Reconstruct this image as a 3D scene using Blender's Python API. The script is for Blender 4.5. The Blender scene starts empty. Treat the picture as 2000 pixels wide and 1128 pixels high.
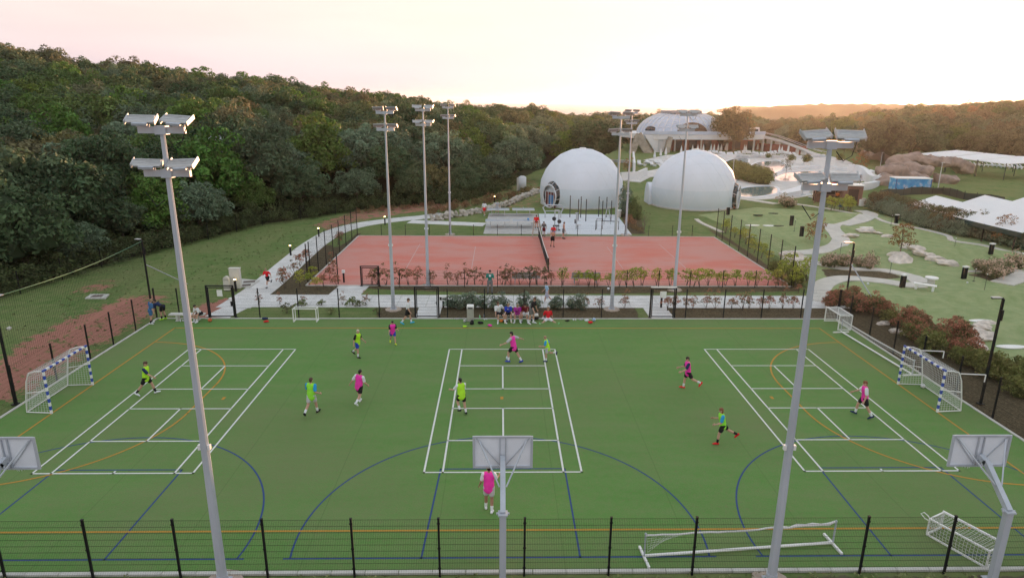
import bpy, bmesh, math, random
import numpy as np
from mathutils import Vector, Matrix, Quaternion
random.seed(7)
RNG = np.random.default_rng(11)
SC = bpy.context.scene
COL = SC.collection
PI = math.pi

# ------------------------------------------------------------------ camera
CAM = dict(f=1283.71, pitch=0.2770, yaw=0.018522, roll=0.0068126, loc=(0.016, -18.582, 13.5015))
def cam_axes():
    p, y, r = CAM['pitch'], CAM['yaw'], CAM['roll']
    f = np.array([math.sin(y)*math.cos(p), math.cos(y)*math.cos(p), -math.sin(p)])
    rt = np.array([math.cos(y), -math.sin(y), 0.0]); u = np.cross(rt, f)
    return math.cos(r)*rt+math.sin(r)*u, -math.sin(r)*rt+math.cos(r)*u, f
CR, CU, CF = cam_axes()
CL = np.array(CAM['loc'])
cd = bpy.data.cameras.new('camera'); cam = bpy.data.objects.new('camera', cd); COL.objects.link(cam)
cd.sensor_width = 36; cd.lens = 36*CAM['f']/2000; cd.clip_start = 0.1; cd.clip_end = 12000
cam.matrix_world = Matrix(((CR[0], CU[0], -CF[0], CL[0]), (CR[1], CU[1], -CF[1], CL[1]), (CR[2], CU[2], -CF[2], CL[2]), (0, 0, 0, 1)))
SC.camera = cam
def G(px, py, z=0.0):
    """ground point seen at photo pixel (px, py): gives the real place of a thing"""
    d = CF+(px-1000)/CAM['f']*CR-(py-564)/CAM['f']*CU
    t = (z-CL[2])/d[2]
    p = CL+t*d
    return (float(p[0]), float(p[1]))
def depth(x, y, z=0): return float((np.array([x, y, z])-CL) @ CF)
def pix(x, y, z=0):
    d = np.array([x, y, z])-CL; k = d @ CF
    return 1000+CAM['f']*(d @ CR)/k, 564-CAM['f']*(d @ CU)/k, k

# ------------------------------------------------------------------ world, sun, exposure
SUN_AZ = math.radians(27.5)      # clockwise from +Y, towards the glow above the far ridge
SUN_EL = math.radians(1.9)
W = bpy.data.worlds.new('World'); SC.world = W; W.use_nodes = True
nt = W.node_tree; nt.nodes.clear()
sky = nt.nodes.new('ShaderNodeTexSky'); sky.sky_type = 'NISHITA'; sky.sun_disc = False
sky.sun_elevation = SUN_EL; sky.sun_rotation = SUN_AZ; sky.air_density = 2.4; sky.dust_density = 0.4; sky.ozone_density = 1.0
hs = nt.nodes.new('ShaderNodeHueSaturation'); hs.inputs['Saturation'].default_value = 0.78
bg = nt.nodes.new('ShaderNodeBackground'); bg.inputs['Strength'].default_value = 0.12
out = nt.nodes.new('ShaderNodeOutputWorld')
nt.links.new(sky.outputs[0], hs.inputs['Color']); veil = nt.nodes.new('ShaderNodeMix'); veil.data_type = 'RGBA'      # thin even cloud over the whole sky
veil.inputs[0].default_value = 0.66
gco = nt.nodes.new('ShaderNodeTexCoord'); gmp = nt.nodes.new('ShaderNodeMapping'); gmp.inputs['Scale'].default_value = (1.2, 1.2, 9.0); gmp.inputs['Rotation'].default_value = (0.05, 0.09, 0)
cn = nt.nodes.new('ShaderNodeTexNoise'); cn.inputs['Scale'].default_value = 1.6; cn.inputs['Detail'].default_value = 6; cn.inputs['Roughness'].default_value = .6
cr = nt.nodes.new('ShaderNodeValToRGB'); cr.color_ramp.elements[0].position = .35; cr.color_ramp.elements[1].position = .65
cr.color_ramp.elements[0].color = (1.18, 1.32, 1.50, 1); cr.color_ramp.elements[1].color = (1.37, 1.50, 1.64, 1)
nt.links.new(gco.outputs['Generated'], gmp.inputs[0]); nt.links.new(gmp.outputs[0], cn.inputs['Vector']); nt.links.new(cn.outputs[0], cr.inputs[0]); nt.links.new(cr.outputs[0], veil.inputs[7])
nt.links.new(hs.outputs[0], veil.inputs[6]); nt.links.new(veil.outputs[2], bg.inputs[0]); nt.links.new(bg.outputs[0], out.inputs[0])
sl = bpy.data.lights.new('sun', 'SUN'); sl.energy = 2.0; sl.angle = math.radians(0.53); sl.color = (1.0, 0.52, 0.27)
so = bpy.data.objects.new('sun', sl); COL.objects.link(so)
sdir = Vector((math.sin(SUN_AZ)*math.cos(SUN_EL), math.cos(SUN_AZ)*math.cos(SUN_EL), math.sin(SUN_EL)))
so.rotation_euler = sdir.to_track_quat('Z', 'Y').to_euler(); so.location = sdir*900
SC.view_settings.view_transform = 'Standard'; SC.view_settings.look = 'None'; SC.view_settings.gamma = 1.0
SC.view_settings.use_curve_mapping = False; SC.view_settings.exposure = 2.55
SC.cycles.max_bounces = 6; SC.cycles.diffuse_bounces = 3; SC.cycles.transparent_max_bounces = 8; SC.cycles.volume_bounces = 0

# ------------------------------------------------------------------ helpers
def tag(o, label=None, cat=None, group=None, kind=None):
    if label: o['label'] = label
    if cat: o['category'] = cat
    if group: o['group'] = group
    if kind: o['kind'] = kind
    return o
def empty(name, loc=(0, 0, 0), rz=0.0, label=None, cat=None, group=None, kind=None):
    o = bpy.data.objects.new(name, None); COL.objects.link(o); o.empty_display_size = 0.2
    o.location = loc; o.rotation_euler = (0, 0, rz)
    return tag(o, label, cat, group, kind)
def link(name, me, parent=None, loc=None, rot=None, scale=None):
    o = bpy.data.objects.new(name, me); COL.objects.link(o)
    if parent: o.parent = parent
    if loc is not None: o.location = loc
    if rot is not None: o.rotation_euler = rot
    if scale is not None: o.scale = scale
    return o
_O1 = 'first second third fourth fifth sixth seventh eighth ninth tenth eleventh twelfth thirteenth fourteenth fifteenth sixteenth seventeenth eighteenth nineteenth'.split()
_OT = {2: 'twent', 3: 'thirt', 4: 'fort'}
def nth(i):
    """0 -> first"""
    n = i+1
    if n < 20: return _O1[n-1]
    a, b = divmod(n, 10); return _OT[a]+('ieth' if b == 0 else 'y-'+_O1[b-1])
def kids(o): return [c for c in bpy.data.objects if c.parent == o]
def copy_tree(o, parent=None, loc=None, rz=None, label=None, children=None):
    c = o.copy(); COL.objects.link(c); c.parent = parent
    if loc is not None: c.location = loc
    if rz is not None: c.rotation_euler[2] = rz
    if label: c['label'] = label
    for ch in list(o.children): copy_tree(ch, c)
    return c

class MB:
    """collects shapes; build() links them as ONE mesh object"""
    def __init__(s): s.v = []; s.f = []; s.m = []; s.cm = 0
    def _add(s, vs, fs):
        b = len(s.v); s.v.extend([tuple(map(float, p)) for p in vs])
        for f in fs: s.f.append(tuple(i+b for i in f)); s.m.append(s.cm)
        return s
    def mat(s, i): s.cm = i; return s
    def box(s, c, d, rz=0.0, R=None, taper=1.0):
        hx, hy, hz = d[0]/2, d[1]/2, d[2]/2
        vs = [(-hx, -hy, -hz), (hx, -hy, -hz), (hx, hy, -hz), (-hx, hy, -hz), (-hx*taper, -hy*taper, hz), (hx*taper, -hy*taper, hz), (hx*taper, hy*taper, hz), (-hx*taper, hy*taper, hz)]
        if R is None: R = Matrix.Rotation(rz, 3, 'Z')
        vs = [R @ Vector(v)+Vector(c) for v in vs]
        return s._add(vs, [(3, 2, 1, 0), (4, 5, 6, 7), (0, 1, 5, 4), (1, 2, 6, 5), (2, 3, 7, 6), (3, 0, 4, 7)])
    def bar(s, a, b, w, h=None, up=(0, 0, 1)):
        """square bar from a to b"""
        h = h or w; a = Vector(a); b = Vector(b); d = (b-a)
        if d.length < 1e-6: return s
        z = d.normalized(); u = Vector(up)
        if abs(z.dot(u)) > .98: u = Vector((0, 1, 0))
        x = z.cross(u).normalized(); y = x.cross(z)
        vs = [p+x*i*w/2+y*j*h/2 for p in (a, b) for i, j in ((-1, -1), (1, -1), (1, 1), (-1, 1))]
        return s._add(vs, [(3, 2, 1, 0), (4, 5, 6, 7), (0, 1, 5, 4), (1, 2, 6, 5), (2, 3, 7, 6), (3, 0, 4, 7)])
    def cyl(s, a, b, r0, r1=None, n=10, cap=True):
        r1 = r0 if r1 is None else r1
        a = Vector(a); b = Vector(b); z = (b-a).normalized()
        u = Vector((0, 0, 1)) if abs(z.z) < .95 else Vector((0, 1, 0))
        x = z.cross(u).normalized(); y = x.cross(z)
        vs = []
        for p, r in ((a, r0), (b, r1)):
            for i in range(n):
                t = 2*PI*i/n; vs.append(p+x*math.cos(t)*r+y*math.sin(t)*r)
        fs = [(i, (i+1) % n, n+(i+1) % n, n+i) for i in range(n)]
        if cap: fs += [tuple(range(n-1, -1, -1)), tuple(range(n, 2*n))]
        return s._add(vs, fs)
    def tube(s, pts, r, n=6, closed=False):
        pts = [Vector(p) for p in pts]; k = len(pts); vs = []
        rs = r if hasattr(r, '__len__') else [r]*k
        for i, p in enumerate(pts):
            if closed: z = (pts[(i+1) % k]-pts[i-1]).normalized()
            else: z = (pts[min(i+1, k-1)]-pts[max(i-1, 0)]).normalized()
            u = Vector((0, 0, 1)) if abs(z.z) < .9 else Vector((0, 1, 0))
            x = z.cross(u).normalized(); y = x.cross(z)
            for j in range(n):
                t = 2*PI*j/n; vs.append(p+x*math.cos(t)*rs[i]+y*math.sin(t)*rs[i])
        fs = []
        for i in range(k if closed else k-1):
            i2 = (i+1) % k
            for j in range(n): fs.append((i*n+j, i*n+(j+1) % n, i2*n+(j+1) % n, i2*n+j))
        if not closed: fs += [tuple(range(n-1, -1, -1)), tuple(range((k-1)*n, k*n))]
        return s._add(vs, fs)
    def sphere(s, c, r, nu=12, nv=8, lo=-1.0):
        """ellipsoid; lo cuts it off below (unit z)"""
        rx, ry, rz_ = (r, r, r) if not hasattr(r, '__len__') else r
        t0 = math.asin(max(-1, lo)); vs = []
        for i in range(nv+1):
            t = t0+(PI/2-t0)*i/nv
            for j in range(nu):
                a = 2*PI*j/nu
                vs.append((c[0]+rx*math.cos(t)*math.cos(a), c[1]+ry*math.cos(t)*math.sin(a), c[2]+rz_*math.sin(t)))
        fs = [(i*nu+j, i*nu+(j+1) % nu, (i+1)*nu+(j+1) % nu, (i+1)*nu+j) for i in range(nv) for j in range(nu)]
        fs.append(tuple(range(nu-1, -1, -1)))
        return s._add(vs, fs)
    def poly(s, pts, z0, z1):
        """prism over a plan outline"""
        n = len(pts); ar = sum(pts[i][0]*pts[(i+1) % n][1]-pts[(i+1) % n][0]*pts[i][1] for i in range(n))
        if ar < 0: pts = pts[::-1]
        vs = [(x, y, z0) for x, y in pts]+[(x, y, z1) for x, y in pts]
        fs = [(i, (i+1) % n, n+(i+1) % n, n+i) for i in range(n)]+[tuple(range(n, 2*n)), tuple(range(n-1, -1, -1))]
        return s._add(vs, fs)
    def strip(s, pts, w, z0, z1):
        """slab of width w along a plan polyline"""
        pts = [np.array(p, float) for p in pts]; L = []; Rr = []
        ws = w if hasattr(w, '__len__') else [w]*len(pts)
        for i, p in enumerate(pts):
            d = pts[min(i+1, len(pts)-1)]-pts[max(i-1, 0)]; d = d/np.linalg.norm(d); nrm = np.array([-d[1], d[0]])
            L.append(p+nrm*ws[i]/2); Rr.append(p-nrm*ws[i]/2)
        k = len(pts); vs = []
        for a, b in zip(L, Rr): vs += [(a[0], a[1], z1), (b[0], b[1], z1), (b[0], b[1], z0), (a[0], a[1], z0)]
        fs = []
        for i in range(k-1):
            o, q = 4*i, 4*i+4
            fs += [(o, o+1, q+1, q), (o+1, o+2, q+2, q+1), (o+2, o+3, q+3, q+2), (o+3, o, q, q+3)]
        fs += [(0, 3, 2, 1), (4*k-4, 4*k-3, 4*k-2, 4*k-1)]
        return s._add(vs, fs)
    def mesh(s, name, mats, smooth=False):
        me = bpy.data.meshes.new(name); me.from_pydata(s.v, [], s.f)
        for m in (mats if isinstance(mats, (list, tuple)) else [mats]): me.materials.append(m)
        if any(s.m): me.polygons.foreach_set('material_index', s.m)
        if smooth: me.polygons.foreach_set('use_smooth', [True]*len(s.f))
        me.update(); return me
    def build(s, name, mats, parent=None, smooth=False, loc=None, rot=None):
        return link(name, s.mesh(name, mats, smooth), parent, loc, rot)

def smooth_curve(pts, n=8):
    """Catmull-Rom through plan points"""
    P = [np.array(p, float) for p in pts]; P = [2*P[0]-P[1]]+P+[2*P[-1]-P[-2]]; o = []
    for i in range(1, len(P)-2):
        for k in range(n):
            t = k/n; a, b, c, d = P[i-1], P[i], P[i+1], P[i+2]
            o.append(.5*((2*b)+(-a+c)*t+(2*a-5*b+4*c-d)*t*t+(-a+3*b-3*c+d)*t**3))
    o.append(P[-2]); return o

# ------------------------------------------------------------------ materials
MATS = {}
def mat(name, col, rough=.6, metal=0.0, var=0.0, scale=6.0, bump=0.0, bscale=None, spec=.4, col2=None, emit=None, estr=0, stretch=None, detail=5, coat=0):
    if name in MATS: return MATS[name]
    m = bpy.data.materials.new(name); MATS[name] = m; m.use_nodes = True
    t = m.node_tree; b = t.nodes['Principled BSDF']
    b.inputs['Base Color'].default_value = (*col, 1); b.inputs['Roughness'].default_value = rough
    b.inputs['Metallic'].default_value = metal; b.inputs['Specular IOR Level'].default_value = spec
    if coat: b.inputs['Coat Weight'].default_value = coat
    if emit: b.inputs['Emission Color'].default_value = (*emit, 1); b.inputs['Emission Strength'].default_value = estr
    if var or bump or col2:
        tc = t.nodes.new('ShaderNodeTexCoord'); mp = t.nodes.new('ShaderNodeMapping')
        if stretch: mp.inputs['Scale'].default_value = stretch
        t.links.new(tc.outputs['Object'], mp.inputs[0])
        n = t.nodes.new('ShaderNodeTexNoise'); n.inputs['Scale'].default_value = scale; n.inputs['Detail'].default_value = detail
        t.links.new(mp.outputs[0], n.inputs['Vector'])
        c2 = col2 or tuple(max(0, c*(1-var)) for c in col); c1 = col if col2 else tuple(min(1, c*(1+var)) for c in col)
        r = t.nodes.new('ShaderNodeValToRGB'); r.color_ramp.elements[0].position = .32; r.color_ramp.elements[1].position = .68
        r.color_ramp.elements[0].color = (*c1, 1); r.color_ramp.elements[1].color = (*c2, 1)
        t.links.new(n.outputs[0], r.inputs[0]); t.links.new(r.outputs[0], b.inputs['Base Color'])
        if bump:
            n2 = t.nodes.new('ShaderNodeTexNoise'); n2.inputs['Scale'].default_value = bscale or scale*4; n2.inputs['Detail'].default_value = 6
            t.links.new(mp.outputs[0], n2.inputs['Vector'])
            bp = t.nodes.new('ShaderNodeBump'); bp.inputs['Strength'].default_value = bump; bp.inputs['Distance'].default_value = .05
            t.links.new(n2.outputs[0], bp.inputs['Height']); t.links.new(bp.outputs[0], b.inputs['Normal'])
    return m
def noise(t, vec, scale, detail=4, rough=.55):
    n = t.nodes.new('ShaderNodeTexNoise'); n.inputs['Scale'].default_value = scale; n.inputs['Detail'].default_value = detail; n.inputs['Roughness'].default_value = rough
    t.links.new(vec, n.inputs['Vector']); return n.outputs[0]
def ramp(t, fac, stops):
    r = t.nodes.new('ShaderNodeValToRGB'); e = r.color_ramp.elements
    while len(e) < len(stops): e.new(.5)
    for i, (p, c) in enumerate(stops): e[i].position = p; e[i].color = (*c, 1) if len(c) == 3 else c
    t.links.new(fac, r.inputs[0]); return r.outputs[0]
def mixc(t, fac, a, b):
    m = t.nodes.new('ShaderNodeMix'); m.data_type = 'RGBA'
    for k, s in (('Factor', fac), ('A', a), ('B', b)):
        i = [q for q in m.inputs if q.name == k and q.type == ('RGBA' if k != 'Factor' else 'VALUE')][0]
        if hasattr(s, 'node'): t.links.new(s, i)
        else: i.default_value = s if k == 'Factor' else (*s, 1)
    return [q for q in m.outputs if q.type == 'RGBA'][0]
def math_(t, op, a, b=None):
    m = t.nodes.new('ShaderNodeMath'); m.operation = op
    for i, s in enumerate((a, b)):
        if s is None: continue
        if hasattr(s, 'node'): t.links.new(s, m.inputs[i])
        else: m.inputs[i].default_value = s
    return m.outputs[0]
def attr(t, name):
    a = t.nodes.new('ShaderNodeAttribute'); a.attribute_name = name; return a.outputs['Fac']
def leafmat(name, stops, tint=.5, trans=.25, rough=.65, alt=None):
    """foliage: hue by thing (object random), lightness by leaf (attribute)"""
    m = bpy.data.materials.new(name); MATS[name] = m; m.use_nodes = True; t = m.node_tree
    b = t.nodes['Principled BSDF']; o = t.nodes['Material Output']
    oi = t.nodes.new('ShaderNodeObjectInfo')
    c = ramp(t, oi.outputs['Random'], stops)
    if alt: c = mixc(t, ramp(t, attr(t, 'tint'), [(.46, (0, 0, 0)), (.56, (1, 1, 1))]), c, alt)      # two leaf colours on one plant
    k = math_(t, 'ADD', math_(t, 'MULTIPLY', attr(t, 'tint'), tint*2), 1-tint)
    mul = t.nodes.new('ShaderNodeVectorMath'); mul.operation = 'SCALE'
    t.links.new(c, mul.inputs[0]); t.links.new(k, mul.inputs['Scale'])
    t.links.new(mul.outputs[0], b.inputs['Base Color']); b.inputs['Roughness'].default_value = rough; b.inputs['Specular IOR Level'].default_value = .25
    tr = t.nodes.new('ShaderNodeBsdfTranslucent'); t.links.new(mul.outputs[0], tr.inputs[0])
    mx = t.nodes.new('ShaderNodeMixShader'); mx.inputs[0].default_value = trans
    t.links.new(b.outputs[0], mx.inputs[1]); t.links.new(tr.outputs[0], mx.inputs[2]); t.links.new(mx.outputs[0], o.inputs['Surface'])
    return m
galv = mat('galvanised_steel', (.47, .505, .565), .5, .12, var=.10, scale=3, stretch=(1, 1, .15))
black = mat('black_powder_coat', (.010, .0105, .012), .5, spec=.25)
wire = mat('black_fence_wire', (.012, .015, .013), .6, spec=.2)
white = mat('white_paint', (.82, .82, .81), .45, var=.05, scale=4)
concrete = mat('pale_concrete', (.46, .45, .44), .85, var=.12, scale=1.6, bump=.15, bscale=40)
kerbm = mat('kerb_concrete', (.54, .53, .50), .85, var=.12, scale=2.2, bump=.2, bscale=30)
bark = mat('bark', (.12, .095, .075), .9, var=.3, scale=5, bump=.6, bscale=12, stretch=(1, 1, .3))
glassdark = mat('dark_glass', (.02, .025, .03), .08, spec=.6)
# ------------------------------------------------------------------ land
GZ = -0.04
EDGE_Y = [-40, 10, 26.6, 33.9, 41.5, 54.8, 65.9, 73, 84, 98, 115, 150, 200, 260]
EDGE_X = [-44, -37.5, -35.6, -34.6, -32.2, -27.6, -18.6, -6, -.5, 2.5, 7, 21, 28, 30]
def sstep(a, b, x):
    t = np.clip((np.asarray(x, float)-a)/(b-a), 0, 1); return t*t*(3-2*t)
def height(x, y):
    x = np.asarray(x, float); y = np.asarray(y, float)
    xe = np.interp(y, EDGE_Y, EDGE_X); d = xe-x
    D = (y-CL[1])+.05*x; t = x/np.maximum(D, 8)
    A = np.interp(t, [-1.6, -.9, -.78, -.6, -.39, -.25, -.156, 0, .1, .2], [22.5, 22, 20, 16.2, 11.6, 8.6, 6.6, 3.6, 2.2, 0])
    hl = A*sstep(35, 195, D)*np.clip(d/14, 0, 1)*(1-.6*sstep(210, 330, D))
    Ar = np.interp(t, [.38, .45, .5, .55, .6, .65, .7, .78, 1.0, 1.4], [-2, -1, 0, 2.5, 3.5, 4.5, 6.5, 9, 12, 14])
    hr = Ar*sstep(170, 300, D)
    ondul = .5*np.sin(x*.045+1.3)*np.sin(y*.06)*sstep(90, 180, D)
    far = -5.5*sstep(330, 520, D)
    lawn = .0
    h = np.where(t < .2, hl, 0)+np.where(t > .38, hr, 0)+ondul+far+lawn
    # rolling mounds of the mini golf
    keep = np.clip(np.maximum(np.maximum((x-23.2)/2, (y-50)/2), 0), 0, 1)     # courts stay level
    for (cx, cy, rx, ry, a) in MOUNDS:
        h = h+keep*1.7*a*np.exp(-((x-cx)/rx)**2-((y-cy)/ry)**2)
    return h
MOUNDS = []
for px, py, rx, ry, a in ((1610, 447, 4, 1.5, .35), (1530, 470, 6, 1.2, .30), (1880, 498, 5, 1.2, .5), (1720, 588, 4, 1.0, .28), (1700, 488, 3, 1.2, .3),
                          (1960, 585, 4, 1.4, .45), (1640, 425, 4, 1.5, .4), (1480, 425, 5, 1.4, .35), (1990, 650, 3, 1.2, .35), (1900, 610, 3, .8, .25), (1770, 365, 8, 4, .6)):
    gx, gy = G(px, py); MOUNDS.append((gx, gy, rx, ry, a))
def inpoly(x, y, poly):
    x = np.asarray(x); r = np.zeros(x.shape, bool); n = len(poly)
    for i in range(n):
        x1, y1 = poly[i]; x2, y2 = poly[(i+1) % n]
        c = ((y1 > y) != (y2 > y)) & (x < (x2-x1)*(y-y1)/((y2-y1) if abs(y2-y1) > 1e-9 else 1e-9)+x1); r ^= c
    return r
def dist_line(x, y, pts):
    d = np.full(np.shape(x), 1e9)
    for (a, b) in zip(pts[:-1], pts[1:]):
        ax, ay = a; bx, by = b; L = (bx-ax)**2+(by-ay)**2+1e-9
        t = np.clip(((x-ax)*(bx-ax)+(y-ay)*(by-ay))/L, 0, 1)
        d = np.minimum(d, np.hypot(x-ax-t*(bx-ax), y-ay-t*(by-ay)))
    return d
def px_poly(*p): return [G(a, b) for a, b in p]
def soft(x, y, poly, w=.6):
    """1 inside the outline, fading over w metres outside"""
    ins = inpoly(x, y, poly); d = dist_line(x, y, poly+[poly[0]])
    return np.where(ins, 1.0, np.clip(1-d/w, 0, 1))

xs = np.unique(np.concatenate([np.arange(-900, -60, 25), np.arange(-60, -40, 2), np.arange(-40, 64, .5), np.arange(64, 130, 3), np.arange(130, 1500, 30)]))
ys = np.unique(np.concatenate([np.arange(-160, -8, 12), np.arange(-6, 82, .5), np.arange(82, 240, 4), np.arange(240, 1000, 20)]))
XX, YY = np.meshgrid(xs, ys); nx, ny = len(xs), len(ys)
ZZ = height(XX, YY)+GZ
fx, fy = XX.ravel(), YY.ravel()
soil = np.zeros_like(fx); mulch = np.zeros_like(fx); golf = np.zeros_like(fx); wood = np.zeros_like(fx); pave = np.zeros_like(fx)
# red bare soil left of the pitch, beside its gate
for p, w, k in ((px_poly((0, 715), (60, 668), (130, 632), (210, 598), (262, 580), (300, 582), (280, 608), (235, 640), (150, 690), (60, 745), (0, 780)), 1.3, .76),
                (px_poly((390, 600), (440, 585), (450, 605), (415, 622), (390, 622)), 1.0, .9),
                (px_poly((150, 573), (190, 563), (210, 560), (205, 550), (150, 568)), 1.5, .5),
                (px_poly((620, 438), (700, 412), (850, 395), (900, 400), (700, 428), (640, 446)), 1.2, .62),
                (px_poly((900, 395), (1040, 350), (1052, 400), (985, 410), (900, 415)), 2, .35)):
    soil = np.maximum(soil, k*soft(fx, fy, p, w))
# mulch beds
for p, w in ((px_poly((535, 573), (605, 500), (640, 478), (655, 490), (600, 540), (665, 555), (655, 575)), .6),
             (px_poly((700, 553), (1000, 558), (1540, 556), (1560, 566), (1000, 572), (705, 560)), .5),
             (px_poly((865, 600), (1235, 600), (1240, 622), (860, 622)), .5), (px_poly((745, 600), (812, 600), (810, 622), (745, 622)), .5),
             (px_poly((1280, 590), (1600, 590), (1625, 600), (1640, 622), (1290, 622)), .5),
             (px_poly((1640, 622), (1655, 575), (1700, 590), (1850, 650), (2000, 720), (2000, 860), (1850, 760)), .8),
             (px_poly((1610, 525), (1720, 528), (1760, 540), (1690, 545), (1625, 550)), .4),
             (px_poly((1895, 535), (1990, 530), (1985, 545), (1950, 550)), .4),
             (px_poly((1380, 445), (1410, 460), (1500, 520), (1570, 560), (1520, 548), (1440, 480)), .5),
             (px_poly((600, 540), (640, 500), (700, 455), (703, 462), (650, 510), (608, 552)), .3),
             (px_poly((1210, 400), (1240, 405), (1255, 455), (1230, 455)), .6)):
    mulch = np.maximum(mulch, soft(fx, fy, p, w))
golfp = px_poly((1370, 420), (1480, 405), (1640, 415), (1700, 415), (1800, 440), (1900, 465), (2010, 480), (2300, 560), (2300, 900), (2000, 720), (1700, 590), (1640, 570), (1560, 520), (1430, 440))
golf = soft(fx, fy, golfp, .8)
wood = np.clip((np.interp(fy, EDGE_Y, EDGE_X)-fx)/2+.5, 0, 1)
pool_deck = px_poly((1430, 395), (1720, 345), (1700, 335), (1640, 305), (1600, 298), (1240, 300), (1215, 330), (1265, 340), (1280, 365), (1430, 372))
verge = (fy < -2.05)*1.0
me = bpy.data.meshes.new('ground')
idx = np.arange(nx*ny).reshape(ny, nx)
quads = np.stack([idx[:-1, :-1], idx[:-1, 1:], idx[1:, 1:], idx[1:, :-1]], -1).reshape(-1, 4)
me.from_pydata(np.stack([fx, fy, ZZ.ravel()], 1).tolist(), [], quads.tolist())
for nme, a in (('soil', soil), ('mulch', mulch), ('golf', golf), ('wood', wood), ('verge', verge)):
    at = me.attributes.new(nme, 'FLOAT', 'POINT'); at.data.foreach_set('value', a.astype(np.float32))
me.polygons.foreach_set('use_smooth', [True]*len(quads))
gm = bpy.data.materials.new('turf_and_soil'); gm.use_nodes = True; t = gm.node_tree; b = t.nodes['Principled BSDF']
geo = t.nodes.new('ShaderNodeNewGeometry'); P = geo.outputs['Position']
n_big = noise(t, P, .22, 4); n_mid = noise(t, P, 1.1, 6, .65); n_fine = noise(t, P, 9, 6, .7); n_tuft = noise(t, P, 30, 3, .6)
g1 = ramp(t, n_mid, [(.30, (0.074, 0.133, 0.036)), (.45, (0.108, 0.177, 0.050)), (.56, (0.162, 0.202, 0.077)), (.70, (0.241, 0.248, 0.122))])
g2 = ramp(t, n_fine, [(.3, (0.059, 0.121, 0.030)), (.7, (0.171, 0.241, 0.083))])
grass = mixc(t, .38, g1, g2)
grass = mixc(t, ramp(t, n_big, [(.38, (0, 0, 0)), (.66, (0.735, 0.842, 0.732))]), grass, mixc(t, n_fine, (0.122, 0.158, 0.054), (0.230, 0.248, 0.108)))
soilc = mixc(t, n_fine, (.28, .118, .088), (.44, .215, .165))
mulchc = ramp(t, n_fine, [(.32, (0.047, 0.037, 0.022)), (.5, (0.099, 0.078, 0.047)), (.72, (0.181, 0.156, 0.095))])
golfc = mixc(t, ramp(t, n_mid, [(.35, (0, 0, 0)), (.65, (1, 1, 1))]), (.235, .310, .135), (.325, .375, .195))
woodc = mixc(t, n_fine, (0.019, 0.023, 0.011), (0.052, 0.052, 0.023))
def mask(nm, w=.55):
    # outline broken up by noise so that it is ragged as on the site
    a = math_(t, 'ADD', attr(t, nm), math_(t, 'MULTIPLY', math_(t, 'SUBTRACT', n_mid, .5), w*2))
    a = math_(t, 'ADD', a, math_(t, 'MULTIPLY', math_(t, 'SUBTRACT', n_fine, .5), w*1.2))
    return ramp(t, a, [(.42, (0, 0, 0)), (.60, (1, 1, 1))])
c = mixc(t, mask('golf', .1), grass, golfc)
c = mixc(t, mask('soil', 1.15), c, soilc)
c = mixc(t, mask('mulch', .25), c, mulchc)
c = mixc(t, mask('verge', .5), c, mixc(t, n_mid, (.075, .075, .04), (.14, .11, .085)))
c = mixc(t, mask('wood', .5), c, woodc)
t.links.new(c, b.inputs['Base Color']); b.inputs['Roughness'].default_value = .95; b.inputs['Specular IOR Level'].default_value = .1
bp = t.nodes.new('ShaderNodeBump'); bp.inputs['Strength'].default_value = .5; bp.inputs['Distance'].default_value = .06
t.links.new(math_(t, 'ADD', n_fine, math_(t, 'MULTIPLY', n_tuft, .6)), bp.inputs['Height']); t.links.new(bp.outputs[0], b.inputs['Normal'])
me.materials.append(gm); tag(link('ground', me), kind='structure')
# sea and headlands
seam = mat('sea_water', (.10, .13, .15), .22, spec=.5, bump=.25, bscale=.3, var=.05, scale=.05)
MB()._add([(-3000, 430, -4.6), (6000, 430, -4.6), (6000, 7500, -4.6), (-3000, 7500, -4.6)], [(0, 1, 2, 3)]).build('sea', seam)
tag(bpy.data.objects['sea'], kind='structure')
headm = mat('far_wood', (.055, .065, .035), .95, var=.35, scale=.02, detail=8, spec=.05)
def headland(name, prof, D, thick):
    """wooded ridge across the water: (pixel x, pixel y of its crest) at distance D"""
    pts = []; rows = 7
    pxs = np.linspace(prof[0][0], prof[-1][0], 90)
    tops = np.interp(pxs, [p[0] for p in prof], [p[1] for p in prof])
    vs = []; fs = []
    for i, (px, py) in enumerate(zip(pxs, tops)):
        ray = CF+(px-1000)/CAM['f']*CR-(py-564)/CAM['f']*CU
        p = CL+ray/ray[1]*D
        top = p[2]+1.0*math.sin(i*1.7)*.6+random.uniform(-.6, .6)
        for k in range(rows):
            u = k/(rows-1); vs.append((p[0]+u*thick*.3, D-thick*.5+u*thick, -5.2+(top+5.2)*math.sin(PI*min(u*1.0, 1))**.7+random.uniform(-.4, .4)*(0 < k < rows-1)))
    for i in range(len(pxs)-1):
        for k in range(rows-1): a = i*rows+k; fs.append((a, a+rows, a+rows+1, a+1))
    m = MB(); m._add(vs, fs); return tag(m.build(name, headm, smooth=True), kind='structure')
headland('hills', [(1395, 216), (1440, 211), (1490, 206), (1560, 203), (1640, 202), (1720, 203), (1850, 204), (2100, 206)], 900, 180)
headland('hills', [(1380, 214), (1420, 208), (1445, 207), (1475, 209), (1500, 213)], 1500, 200)

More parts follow.
